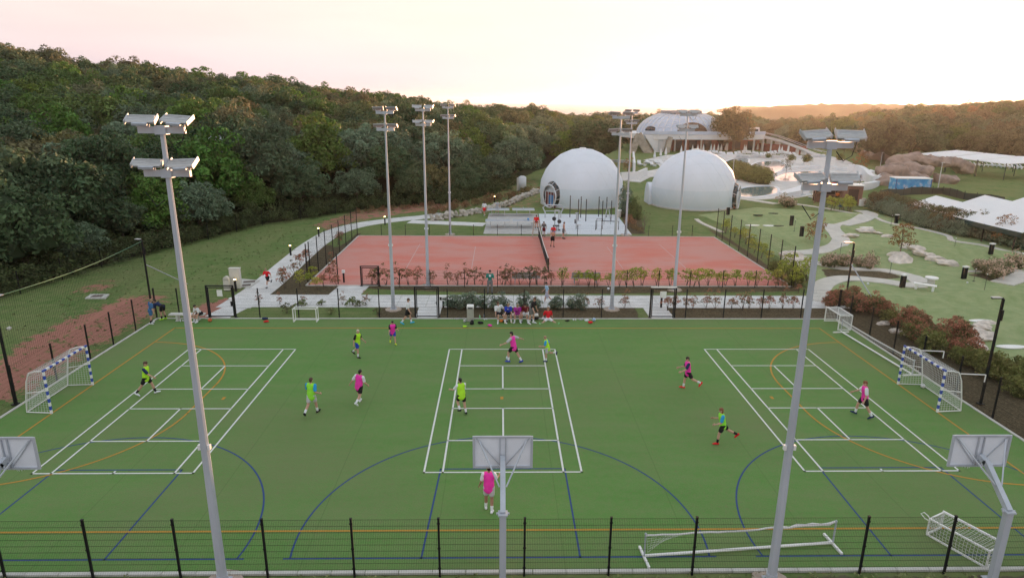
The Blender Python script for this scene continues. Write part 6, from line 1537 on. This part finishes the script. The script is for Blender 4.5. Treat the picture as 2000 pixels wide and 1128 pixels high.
for i, (px, py) in enumerate(((1463, 421.5), (1480, 427), (1510, 424.5), (1521, 442))): disc(px, py, .6, .32, nth(i)+' dark oval disc, a painted hole shadow on the upper golf lawn', hole)
x, y = G(1805, 566); o = empty('stone_bench', (x, y, 0), -.7, 'low white stone bench at the end of the sand path', 'bench'); MB().box((0, 0, .42), (1.5, .42, .09)).build('seat', white, o)
for q in (-1, 1): MB().box((q*.55, 0, .19), (.14, .36, .38)).build('leg', white, o)
x, y = G(1817, 558); o = empty('stone_table', (x, y, 0), 0, 'white mushroom-shaped stone table beside the stone bench', 'table'); MB().cyl((0, 0, 0), (0, 0, .6), .3, .24, 14).build('pedestal', kerbm, o); MB().cyl((0, 0, .6), (0, 0, .7), .46, .46, 18).build('top', white, o)
ball(1695, 556, .09, BW, 'white ball on the lawn before the sand path'); ball(1889, 553, .07, BW, 'white ball on the lawn near the middle post')
def lamp_small(px, py, pt, label):
    x, y = G(px, py); h = (py-pt)/1284*depth(x, y)*1.03; o = empty('lamp_post', (x, y, 0), 0, label, 'lamp post', 'slim lamp posts of the resort'); MB().cyl((0, 0, -.1), (0, 0, h), .07, .05, 8).build('pole', steel, o); MB().box((.1, 0, h), (.5, .18, .06)).build('lamp_head', housing, o)
lamp_small(1428, 372, 312, 'slim pale lamp post beside the right-hand dome'); lamp_small(1830, 378, 320, 'slim pale post by the blue container'); lamp_small(1938, 310, 270, 'slim pale post before the right wood'); lamp_small(1716, 345, 300, 'slim post by the curved white wall')

# ------------------------------------------------------------------ resort building beyond the pools
plaster = mat('white_resort_plaster', (.76, .76, .78), .7, var=.05, scale=.4)
slate = mat('grey_roof_cap', (.26, .27, .30), .6); brick = mat('red_terrace_wall', (.26, .085, .07), .85, var=.25, scale=1.5)
clad = mat('rough_stone_cladding', (.36, .32, .27), .95, var=.25, scale=1.2, bump=.6, bscale=4); dome_w = mat('pale_dome_shell', (.56, .62, .74), .45, var=.06, scale=.5)
def V(px, py, Y):
    d = CF+(px-1000)/CAM['f']*CR-(py-564)/CAM['f']*CU; t = (Y-CL[1])/d[1]; p = CL+t*d; return float(p[0]), float(p[2])
Yb = 172.0
hb = empty('resort_building', (V(1330, 298, Yb)[0], Yb, 0), 0, 'white resort building with a ribbed oval dome on a raised deck', 'building')
bx = hb.location.x
def bp(px, py, Y=Yb): x, z = V(px, py, Y); return x-bx, z
xl, zt = bp(1256, 262); xr, _ = bp(1500, 262); _, zb = bp(1300, 272)
pts = [(xl, 0), (xl+4, -1.5), (xr-8, -1.5), (xr, 2), (xr+2, 20), (xl-2, 24), (xl-4, 12)]
MB().poly(pts, zb, zt).build('deck', plaster, hb)
MB().poly([(x*.999, y-.25) for x, y in pts[:4]]+[(p[0]*.999, p[1]-.02) for p in pts[:4]][::-1], zt, zt+.9).build('parapet', dome_w, hb)
# tapering white pier with a door, and stone-clad raking buttresses
a = bp(1258, 264); b_ = bp(1302, 264); c_ = bp(1293, 302); d_ = bp(1279, 302)
m = MB(); q = [(a[0], a[1]), (b_[0], b_[1]), (c_[0], -.2), (d_[0], -.2)]
m._add([(x, -1.0, z) for x, z in q]+[(x, 8, z) for x, z in q], [(0, 3, 2, 1), (4, 5, 6, 7), (0, 1, 5, 4), (1, 2, 6, 5), (2, 3, 7, 6), (3, 0, 4, 7)]); m.build('pier', plaster, hb)
MB().box(((c_[0]+d_[0])/2+.2, -1.05, 2.6), (1.5, .1, 4.6)).build('door', steel, hb)
def rake(p0, p1, w, y=-1.4): m = MB(); m.bar((p0[0], y, p0[1]), (p1[0], y-1.5, p1[1]), w, 1.6, up=(0, 1, 0)); m.build('buttress', clad, hb)
rake(bp(1243, 262), bp(1264, 303), 2.2); rake(bp(1306, 268), bp(1296, 303), 1.3); rake(bp(1246, 262), bp(1222, 318), 1.6)
# under the deck
x0 = bp(1312, 290)[0]; MB().box(((x0+xr)/2, 5, zb/2), (xr-x0, .5, zb)).build('terrace_wall', brick, hb)
for i in range(6): MB().box((x0+3+i*4.3, 4.68, 1.5), (2.2, .12, 3.0)).build('window', glassdark, hb)
for i in range(4): MB().box((x0+1.2+i*7.6, 1.5, zb/2), (.38, .38, zb)).build('column', plaster, hb)
# dome shell with ribs
Yd = Yb+12; ctr = V(1328, 262, Yd); rx_ = (V(1412, 262, Yd)[0]-V(1244, 262, Yd)[0])/2; hz = V(1328, 222, Yd)[1]-ctr[1]; dx = ctr[0]-bx
zr = zt-.02; hz = V(1328, 221, Yd)[1]-zr
m = MB(); m.sphere((dx, 12, zr), (rx_, 10.5, hz*1.12), 40, 8, 0.0); m.build('dome_shell', dome_w, hb)
def onshell(a, t, k=1.01): return (dx+rx_*k*math.cos(t)*math.cos(a), 12+10.5*k*math.cos(t)*math.sin(a), zr+hz*1.12*k*math.sin(t))
for i in range(20):
    a = PI+PI*i/19; MB().tube([onshell(a, t) for t in np.linspace(0, 1.05, 7)], .13, 5).build('rib', plaster, hb)
for j, t in enumerate((.22, .42, .62, .84)):
    m = MB()
    for i in range(19):   # chevron glazing bars
        a0 = PI+PI*i/19; a1 = PI+PI*(i+.5)/19; a2 = PI+PI*(i+1)/19
        m.tube([onshell(a0, t), onshell(a1, t+.1), onshell(a2, t)], .07, 4)
    m.build('glazing_bar', plaster, hb)['kind'] = 'stuff'
MB().cyl((dx, 12, zr+hz*.98), (dx, 12, zr+hz*1.13), rx_*.47, rx_*.46, 30).build('roof_cap', slate, hb)
for i in range(9): 
    a = PI+PI*i/8; MB().bar((dx+rx_*.46*math.cos(a), 12+rx_*.46*math.sin(a), zr+hz*.95), (dx+rx_*.66*math.cos(a+.1), 12+8.2*math.sin(a+.1), zr+hz*.80), .18).build('strut', plaster, hb)
MB().sphere((dx-rx_*.8, 12-6.5, zr+1.0), (1.6, 1.0, 1.1), 12, 6, -.2).build('louvre', glassdark, hb)
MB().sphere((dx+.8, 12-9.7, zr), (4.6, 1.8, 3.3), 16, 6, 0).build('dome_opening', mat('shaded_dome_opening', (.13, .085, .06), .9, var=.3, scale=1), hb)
# pavilion on the deck, long ramp down to the pools
p0, p1 = bp(1445, 258), bp(1497, 258); _, z2 = bp(1470, 250)
MB().box(((p0[0]+p1[0])/2, 8, (zt+z2)/2), (p1[0]-p0[0], 7, z2-zt), taper=.92).build('pavilion', plaster, hb)
MB().box(((p0[0]+p1[0])/2, 4.3, zt+.9), ((p1[0]-p0[0])*.8, .1, 1.0)).build('pavilion_window', glassdark, hb)
rp = empty('ramp', (0, 0, 0), 0, 'long pale ramp descending from the resort deck to the pools', 'ramp'); P3 = []
for px, py, Y in ((1488, 264, 176), (1520, 272, 172), (1555, 285, 166), (1585, 297, 160), (1612, 304, 156)): x, z = V(px, py, Y); P3.append((x, Y, max(z, .1)))
m = MB()
for a, b in zip(P3[:-1], P3[1:]):
    a, b = Vector(a), Vector(b); n_ = Vector((0, 2.2, 0)); dn = Vector((0, 0, -.7))
    m._add([a-n_, b-n_, b+n_, a+n_, a-n_+dn, b-n_+dn, b+n_+dn, a+n_+dn], [(0, 1, 2, 3), (7, 6, 5, 4), (0, 4, 5, 1), (1, 5, 6, 2), (2, 6, 7, 3), (3, 7, 4, 0)])
m.build('deck', plaster, rp)
for s in (-2.1, 2.1): MB().tube([(p[0], p[1]+s, p[2]+.9) for p in P3], .06, 5).build('handrail', steel, rp)
for k in range(9):
    i = k/8*(len(P3)-1.001); a, b = P3[int(i)], P3[int(i)+1]; f = i-int(i); p = [a[j]*(1-f)+b[j]*f for j in range(3)]
    MB().box((p[0], p[1]+.0, (p[2]-.7)/2-.1), (.35, 3.4, max(.1, p[2]-.5))).build('support', plaster, rp)
MB().poly([(P3[0][0]-2, P3[0][1]+2.5), (P3[0][0]-2, P3[0][1]+3.1), (P3[3][0], P3[3][1]+3.1), (P3[3][0], P3[3][1]+2.5)], -.1, 2.4).build('retaining_wall', brick, rp)

# ------------------------------------------------------------------ pools, deck, umbrellas
deckm = mat('pale_pool_deck', (.62, .60, .585), .85, var=.16, scale=.5)
def sheet(name, px, z0, z1, mt): return tag(MB().poly(px_poly(*px), z0, z1).build(name, mt), kind='structure')
sheet('pool_deck', ((1425, 384), (1480, 390), (1560, 386), (1600, 378), (1640, 362), (1700, 352), (1735, 352), (1700, 336), (1650, 312), (1600, 300), (1500, 297), (1300, 303), (1235, 318), (1210, 330), (1212, 352), (1250, 356), (1270, 346), (1340, 340), (1410, 345), (1425, 360)), -.3, .05, deckm)
water = mat('pool_water', (.17, .26, .28), .07, spec=.7, bump=.05, bscale=1.0, var=.05, scale=1); 
def pool(px, label):
    pts = px_poly(*px); c = np.mean(pts, 0); o = empty('pool', (c[0], c[1], 0), 0, label, 'pool', 'pools of the resort'); loc = [(p[0]-c[0], p[1]-c[1]) for p in pts]
    lp = smooth_curve(loc+[loc[0]], 5)[:-1]
    MB().poly([tuple(p) for p in lp], .0, .075).build('water', water, o)
    MB().strip([tuple(p) for p in lp]+[tuple(lp[0])], .45, .0, .13).build('coping', plaster, o)
pool(((1412, 318), (1432, 311), (1462, 311), (1456, 326), (1440, 334), (1420, 332)), 'blue-grey pool corner just right of the right-hand dome top')
pool(((1460, 326), (1482, 317), (1522, 315), (1534, 327), (1508, 342), (1480, 344), (1460, 340)), 'middle pool catching the evening glow')
pool(((1508, 347), (1538, 337), (1585, 335), (1618, 340), (1600, 351), (1550, 355), (1520, 354)), 'bright shallow lagoon left of the near right mast')
pool(((1428, 380), (1446, 369), (1472, 365), (1513, 365), (1520, 377), (1492, 384), (1452, 386)), 'bright pool nearest to the golf lawn, reflecting the sky')
for px in (((1520, 384), (1560, 372), (1620, 352), (1700, 338), (1708, 341), (1640, 360), (1570, 380), (1530, 388)),): 
    o = tag(MB().poly(px_poly(*px), -.1, .75).build('curved_wall', plaster), 'long pale curved wall sweeping past the pools', 'wall')
for pp, lab in ((((1300, 309), (1420, 306), (1560, 309), (1610, 306)), 'long low white parapet between the lounger rows'), (((1260, 318), (1340, 320), (1400, 330)), 'low white parapet above the right-hand dome'), (((1530, 333), (1600, 329), (1660, 335)), 'low white parapet beyond the bright lagoon')):
    tag(MB().strip(smooth_curve([G(*p) for p in pp], 6), .5, .05, .65).build('parapet', plaster), lab, 'wall', 'low parapets of the pool deck')
for px, py, s, w in ((1545, 318, 1.0, 'by the foot of the ramp'), (1575, 322, 1.2, 'largest, before the folded umbrellas at the ramp'), (1640, 318, 1.1, 'beyond the bright lagoon on the right'), (1500, 312, .8, 'behind the middle pool'), (1362, 316, .9, 'just above the right-hand dome'), (1565, 360, .9, 'in front of the bright lagoon')):
    x, y = G(px, py); o = empty('planter', (x, y, .05), random.random(), 'round planter bush on the pool deck, '+w, 'planter', 'planters of the pool deck'); o.scale = (s, s, s)
    MB().cyl((0, 0, 0), (0, 0, .5), .7, .8, 14).build('pot', plaster, o); link('foliage', SHR['olivebig'][0][0], o, (0, 0, .4))
canv = mat('white_umbrella_canvas', (.74, .75, .77), .8); 
def umbrella_meshes():
    m = MB(); n = 10; prof = [(0.30, .55), (.36, .9), (.26, 1.5), (.13, 2.1), (.03, 2.5)]; vs = []
    for r_, z in prof:
        for j in range(n): a = 2*PI*j/n; k = r_*(1 if j % 2 else .72); vs.append((k*math.cos(a), k*math.sin(a), z))
    m._add(vs, [(i*n+j, i*n+(j+1) % n, (i+1)*n+(j+1) % n, (i+1)*n+j) for i in range(len(prof)-1) for j in range(n)]+[tuple(range(n-1, -1, -1)), tuple(range(4*n, 5*n))])
    p = MB(); p.cyl((0, 0, 0), (0, 0, 2.62), .03, n=6).box((0, 0, .05), (.6, .6, .1)); return m.mesh('canopy', canv), p.mesh('pole', steel)
UC, UP = umbrella_meshes()
UN = [0]
def umbrella(px, py, s=1.0):
    UN[0] += 1
    x, y = G(px, py); o = empty('folded_umbrella', (x, y, .05), random.random(), (nth(UN[0]-1)+' folded white umbrella of the pool deck' if py < 330 else ('folded white umbrella on the lawn left of the kiosk, '+('nearer to' if px > 1575 else 'farther from')+' it' if py > 360 else 'small folded umbrella at the middle pool, '+('right' if px > 1465 else 'left')+' of two')), 'umbrella', 'folded pool umbrellas'); o.scale = (s, s, s); link('pole', UP, o); link('canopy', UC, o)
for px, py in ((1352, 300), (1362, 299), (1373, 299), (1388, 298), (1394, 299), (1402, 298), (1408, 298), (1417, 297), (1432, 295), (1453, 299), (1456, 300), (1479, 296), (1492, 295), (1521, 300), (1526, 303), (1538, 302), (1547, 300), (1550, 301), (1330, 302), (1290, 308), (1278, 312), (1300, 306)): umbrella(px, py, .95)
for px, py in ((1567, 381), (1584, 386), (1476, 340), (1458, 340)): umbrella(px, py, 1.15 if py > 360 else .9)
lb_ = MB(); lb_.box((0, 0, .3), (.65, 1.3, .06)).box((0, -.55, .14), (.6, .05, .28)).box((0, .6, .14), (.6, .05, .28)); LB = lb_.mesh('seat', canv)
l2 = MB(); l2.bar((0, .62, .32), (0, 1.12, .72), .65, .06, up=(1, 0, 0)); LBK = MB().box((0, .87, .52), (.65, .06, .6), R=Rx(math.radians(-50))).mesh('backrest', canv)
def lounger(x, y, rz, label, grp): o = empty('sun_lounger', (x, y, .05), rz, label, 'sun lounger', grp); o.scale = (1.25, 1.25, 1.25); link('seat', LB, o); link('backrest', LBK, o)
for i in range(30):
    px = 1345+i*7.2; x, y = G(px, 303+2*math.sin(i*.7)); lounger(x, y, random.uniform(-.15, .15), nth(i)+' white sun lounger from the left in the row along the pool deck', 'loungers along the pool deck')
for i in range(12):
    x, y = G(1440+i*8, 309+math.sin(i)); lounger(x, y, PI+random.uniform(-.2, .2), nth(i)+' white sun lounger from the left on the water side', 'loungers along the pool deck')
for i in range(8):
    x, y = G(1248+i*7, 322+3*math.sin(i*2)); lounger(x, y, random.uniform(-.6, .6), nth(i)+' white seat from the left on the terrace before the resort building', 'seats on the terrace')
sq = MB(); sq.poly([(0, 0), (4.2, 0), (4.2, 3.2), (0, 3.2)], 0, 2.6)
# low white walls and stairs behind the domes
for pp, h, lab in ((((1212, 352), (1245, 350), (1262, 342)), 1.4, 'low white wall behind the bush between the domes'), (((1190, 318), (1228, 320)), .8, 'low white terrace wall before the wood'), (((1238, 345), (1236, 318)), 2.6, 'white wall beside the resort terrace')):
    tag(MB().strip([G(*p) for p in pp], .4, -.1, h).build('low_wall', plaster), lab, 'wall', 'white terrace walls')

# ------------------------------------------------------------------ kiosk, container, canopies, rocks
kw = mat('brown_kiosk_boards', (.21, .115, .085), .8, var=.15, scale=3, stretch=(6, 6, .4)); dk = mat('dark_kiosk_interior', (.05, .03, .025), .8); rr_m = mat('red_awning', (.50, .05, .05), .7)
x0, y0 = G(1647, 400); x1, y1 = G(1681, 400); kx = (x0+x1)/2; kwid = 2.6
o = empty('kiosk', (kx+.2, y0+1.3, 0), -.25, 'brown wooden kiosk with a red awning, right of the near right mast', 'kiosk')
for i in range(9): MB().box((-kwid/2+kwid*(i+.5)/9, -1.2, 1.3), (kwid/9-.015, .08, 2.6)).build('plank', kw, o)
MB().box((0, 0, 1.3), (kwid-.02, 2.3, 2.58)).build('wall', kw, o); MB().box((.1, -1.26, 1.1), (1.3, .06, 2.1)).build('door', dk, o); MB().box((0, 0, 2.68), (kwid+.3, 2.8, .14)).build('roof', white, o)
MB()._add([(-kwid/2-3.6, -1.3, 2.55), (-kwid/2, -1.3, 2.75), (-kwid/2, 1.3, 2.8), (-kwid/2-3.6, 1.3, 2.6), (-kwid/2-3.6, -1.3, 2.48), (-kwid/2, -1.3, 2.68), (-kwid/2, 1.3, 2.73), (-kwid/2-3.6, 1.3, 2.53)], [(0, 1, 2, 3), (7, 6, 5, 4), (0, 4, 5, 1), (1, 5, 6, 2), (2, 6, 7, 3), (3, 7, 4, 0)]).build('awning', rr_m, o)
MB().box((-kwid/2-1.8, -1.34, 2.5), (3.6, .05, .16)).build('awning_valance', white, o)
for q in (-3.5, -2.2, -.9): MB().bar((-kwid/2+q, -1.2, 0), (-kwid/2+q, -1.2, 2.5), .1).build('post', kw, o)
MB().box((-kwid/2-1.6, .6, .55), (2.8, .5, 1.1)).build('counter', kw, o); MB().box((-kwid/2-1.7, 1.2, 1.3), (3.2, .08, 2.5)).build('back_wall', dk, o)
x, y = G(1643, 403); o = empty('barrel', (x, y, 0), 0, 'blue barrel in front of the brown kiosk', 'barrel'); bl = mat('blue_barrel', (.05, .13, .45), .4); MB().cyl((0, 0, 0), (0, 0, .85), .33, .33, 14).build('body', bl, o, True); MB().cyl((0, 0, .85), (0, 0, .93), .36, .34, 14).build('lid', bl, o)
x, y = G(1684, 402); o = empty('sign_board', (x, y, 0), .3, 'white board and crate beside the kiosk', 'sign'); MB().box((0, 0, .45), (.9, .4, .9)).build('board', white, o); MB().box((0, -.1, .95), (.4, .3, .25)).build('crate', cab, o)
# container painted with clouds
cm_ = bpy.data.materials.new('painted_sky_container'); cm_.use_nodes = True; t = cm_.node_tree; b = t.nodes['Principled BSDF']; tc = t.nodes.new('ShaderNodeTexCoord')
base = ramp(t, noise(t, tc.outputs['Object'], .75, 6, .65), [(.38, (.02, .26, .62)), (.52, (.06, .38, .70)), (.62, (.45, .60, .74)), (.74, (.62, .68, .74))])
mp = t.nodes.new('ShaderNodeMapping'); mp.inputs['Location'].default_value = (-1.1, 0, .15); t.links.new(tc.outputs['Object'], mp.inputs[0])
sx = t.nodes.new('ShaderNodeSeparateXYZ'); t.links.new(mp.outputs[0], sx.inputs[0])
rad_ = math_(t, 'SQRT', math_(t, 'ADD', math_(t, 'POWER', sx.outputs[0], 2.0), math_(t, 'POWER', sx.outputs[2], 2.0)))
arcm = ramp(t, rad_, [(.0, (0, 0, 0)), (.62, (0, 0, 0)), (.66, (1, 1, 1)), (.80, (1, 1, 1)), (.84, (0, 0, 0))]); arc2 = ramp(t, rad_, [(.0, (0, 0, 0)), (.80, (0, 0, 0)), (.83, (1, 1, 1)), (.93, (1, 1, 1)), (.96, (0, 0, 0))])
c = mixc(t, arcm, base, (.30, .03, .20)); c = mixc(t, arc2, c, (.80, .80, .82)); t.links.new(c, b.inputs['Base Color']); b.inputs['Roughness'].default_value = .5
x, y = G(1784, 377); o = empty('container', (x, y+1.3, 0), -.12, 'blue container painted with clouds and a swirl, white roof', 'container')
MB().box((0, 0, 1.1), (5.3, 2.4, 2.2)).build('body', cm_, o); MB().box((0, 0, 2.26), (5.5, 2.6, .12)).build('roof', white, o)
for q in (-2.62, 2.62): MB().bar((q, -1.21, 0), (q, -1.21, 2.2), .1).build('corner_post', mat('deep_blue_steel', (.03, .12, .40), .5), o)
for q in range(5): MB().box((-2.1+q*1.05, -1.215, .08), (.9, .03, .12)).build('skirting', mat('deep_blue_steel', (.03, .12, .40), .5), o)
# folded white tent roof
tentm = mat('white_tent_fabric', (.80, .79, .80), .7, var=.02, scale=.6)
A_ = np.array(G(1777, 398, 1.9)); B_ = np.array(G(1985, 452, 1.9)); C_ = np.array(G(2060, 395, 1.9))
o = empty('tent', (A_[0], A_[1], 0), 0, 'large white tent with a folded zigzag roof beyond the hedge', 'tent'); m = MB(); vs = []; nu = 12
for i in range(nu+1):
    u = i/nu; z = 1.9+(1.0 if i % 4 == 2 else (.5 if i % 2 else 0))
    for v in np.linspace(0, 1.04, 7): p = (C_-A_)*u+(B_-A_)*v; vs.append((p[0], p[1], z-.12*math.sin(PI*v)))
m._add(vs, [(i*7+j, (i+1)*7+j, (i+1)*7+j+1, i*7+j+1) for i in range(nu) for j in range(6)]); k = len(m.v); m._add([(x, y, z-.06) for x, y, z in vs], [(i*7+j+1, (i+1)*7+j+1, (i+1)*7+j, i*7+j) for i in range(nu) for j in range(6)]); m.build('roof', tentm, o)
m = MB(); e_ = [vs[j] for j in range(7)]; m._add([(x, y, z) for x, y, z in e_]+[(x, y, z-.5) for x, y, z in e_], [(j, 7+j, 8+j, j+1) for j in range(6)]); m.build('valance', mat('dark_green_mesh_fabric', (.035, .055, .045), .8), o)
for v in (0, .25, .5, .75, 1): p = (B_-A_)*v; MB().bar((p[0]+.1, p[1]+.1, 0), (p[0]+.1, p[1]+.1, 1.85), .1).build('post', black, o)
for u in (.33, .66, 1): p = (C_-A_)*u; MB().bar((p[0], p[1], 0), (p[0], p[1], 1.85), .1).build('post', black, o)
# dark screen fence
scr = mat('dark_green_mesh_fabric', (.035, .055, .045), .8); sp_ = along([G(1718, 386), G(1780, 380), G(1840, 379), G(1885, 390), G(1960, 400)], 14); o = empty('screen_fence', (sp_[0][0], sp_[0][1], 0), 0, 'sagging dark green screen fence before the blue container', 'fence')
for i, (a, b) in enumerate(zip(sp_[:-1], sp_[1:])):
    a = a-sp_[0]; b = b-sp_[0]; m = MB(); h0, h1 = (1.1+.12*math.sin(i*1.7), 1.1+.12*math.sin((i+1)*1.7)); n_ = np.array([-(b-a)[1], (b-a)[0]]); n_ = n_/np.linalg.norm(n_)*.02
    m._add([(*(a-n_), 0), (*(b-n_), 0), (*(b-n_), h1), (*(a-n_), h0), (*(a+n_), 0), (*(b+n_), 0), (*(b+n_), h1), (*(a+n_), h0)], [(0, 1, 2, 3), (7, 6, 5, 4), (3, 2, 6, 7), (0, 3, 7, 4), (1, 5, 6, 2)]); m.build('fabric', scr, o); MB().bar((a[0], a[1], 0), (a[0], a[1], 1.25), .07).build('post', black, o)
# shade canopies over the far loungers
def canopy(px, label):
    P_ = [(*G(a, b, 3.0+dz), 3.0+dz) for a, b, dz in px]; c = np.mean(P_, 0); o = empty('shade_canopy', (c[0], c[1], 0), 0, label, 'canopy', 'white shade canopies'); m = MB(); n = len(P_)
    m._add([(p[0]-c[0], p[1]-c[1], p[2]) for p in P_]+[(p[0]-c[0], p[1]-c[1], p[2]-.12) for p in P_], [tuple(range(n)), tuple(range(2*n-1, n-1, -1))]+[(i, n+i, n+(i+1) % n, (i+1) % n) for i in range(n)]); m.build('fabric', tentm, o)
    for p in P_: MB().cyl((p[0]-c[0], p[1]-c[1], 0), (p[0]-c[0], p[1]-c[1], p[2]+.1), .07, n=6).build('post', darks, o)
canopy(((1791, 300, 0), (1849, 306, .2), (1921, 298, .3), (1867, 293, .9)), 'leftmost white shade canopy before the right wood'); canopy(((1851, 306.4, .2), (1909, 313, .1), (1984, 304.5, .3), (1925, 298.6, .9)), 'middle white shade canopy before the right wood'); canopy(((1911, 313.4, .1), (1966, 320, 0), (2040, 316, .2), (2040, 306, .4), (1988, 304.7, .9)), 'white shade canopy cut by the right edge of the picture')
lgm = mat('grey_lounger_fabric', (.30, .28, .27), .8)
for i in range(22):
    px = 1832+i*8.2; py = 318+(px-1830)*.075+random.uniform(-1.5, 1.5); x, y = G(px, py); lounger(x, y, random.uniform(-.3, .3)+.8, nth(i)+' pale lounger from the left under the white shade canopies', 'loungers under the canopies')
for i in range(9):
    px = 1822+i*9; x, y = G(px, 311+random.uniform(-2, 2)); lounger(x, y, random.uniform(-.5, .5), nth(i)+' white seat from the left beside the rock bridge', 'loungers under the canopies')
# pinkish rock bridge
rockm = mat('pinkish_rock', (.33, .245, .205), .95, var=.28, scale=.8, bump=.8, bscale=2.5)
def rockwork(name, blobs, label, vox=.28):
    c = np.mean([b[:2] for b in blobs], 0); m = MB()
    for x, y, z, r in blobs: m.sphere((x-c[0], y-c[1], z), (r*1.45, r*1.25, r*.75), 12, 8)
    me = remesh(m, name, rockm, vox, 1); from_ = np.empty(len(me.vertices)*3); me.vertices.foreach_get('co', from_); from_ = from_.reshape(-1, 3)
    from mathutils import noise as mn
    for i, p in enumerate(from_): from_[i] = p+np.array(mn.noise_vector(Vector(p*.5)))*.55+np.array(mn.noise_vector(Vector(p*1.5)))*.3
    me.vertices.foreach_set('co', from_.ravel()); me.update(); o = tag(link('rock_formation', me), label, 'rock', 'artificial rocks by the pools'); o.location = (c[0], c[1], 0); return o
bl_ = []
for px, py, z, r in ((1735, 366, .8, 1.9), (1738, 360, 2.2, 1.8), (1748, 352, 3.2, 1.7), (1762, 350, 3.6, 1.6), (1778, 350, 3.6, 1.6), (1795, 350, 3.4, 1.6), (1812, 350, 3.3, 1.5), (1830, 350, 3.2, 1.4), (1848, 350, 3.1, 1.3), (1866, 350, 2.8, 1.3), (1880, 350, 2.1, 1.3), (1775, 356, 2.4, 1.6), (1790, 357, 2.0, 1.7), (1782, 362, .9, 1.8), (1845, 360, .6, 1.5)): x, y = G(px, py); bl_.append((x, y, z, r))
rockwork('rock_formation', bl_, 'pinkish artificial rock bridge with cave openings behind the blue container')
bl_ = []
for px, py, z, r in ((1690, 300, 2, 3), (1700, 302, 2.5, 2.6), (1712, 306, 2, 2.4), (1706, 310, 1.2, 2.2), (1722, 314, 1.2, 1.8)): x, y = G(px, py); bl_.append((x, y, z, r))
rockwork('rock_formation', bl_, 'pale broken rock mass below the right wood', .4)
# curved white slide walls
for pp, h, lab in ((((1655, 340), (1675, 342), (1690, 352), (1698, 362), (1712, 366), (1728, 356), (1733, 350)), 1.9, 'white curved slide wall left of the rock bridge'), (((1682, 372), (1700, 370), (1715, 366)), 1.2, 'white curved wall running to the kiosk')):
    tag(MB().strip(smooth_curve([G(*p) for p in pp], 6), .9, -.1, h).build('slide_wall', plaster), lab, 'wall', 'white slide walls')
# small roof in the wood
x, y = -34.5, 62; o = empty('shed', (x, y, float(height(x, y))), .3, 'grey roofed shed peeping out of the wood behind the left mast', 'shed'); MB().box((0, 0, 3.5), (2.6, 2.0, 7.0)).build('wall', steel, o); MB().box((0, 0, 7.05), (3.0, 2.4, .12), R=Rx(.15)).build('roof', steel, o)
# ------------------------------------------------------------------ air
HAZE = True
if HAZE:
    hm = bpy.data.materials.new('haze'); hm.use_nodes = True; t = hm.node_tree; t.nodes.clear()
    pv = t.nodes.new('ShaderNodeVolumePrincipled'); pv.inputs['Color'].default_value = (.95, .93, .92, 1); pv.inputs['Density'].default_value = .00009; pv.inputs['Anisotropy'].default_value = .65
    o = t.nodes.new('ShaderNodeOutputMaterial'); t.links.new(pv.outputs[0], o.inputs['Volume'])
    h = MB().box((1450, 3650, 27), (9300, 7900, 68)).build('haze', hm); tag(h, kind='stuff')
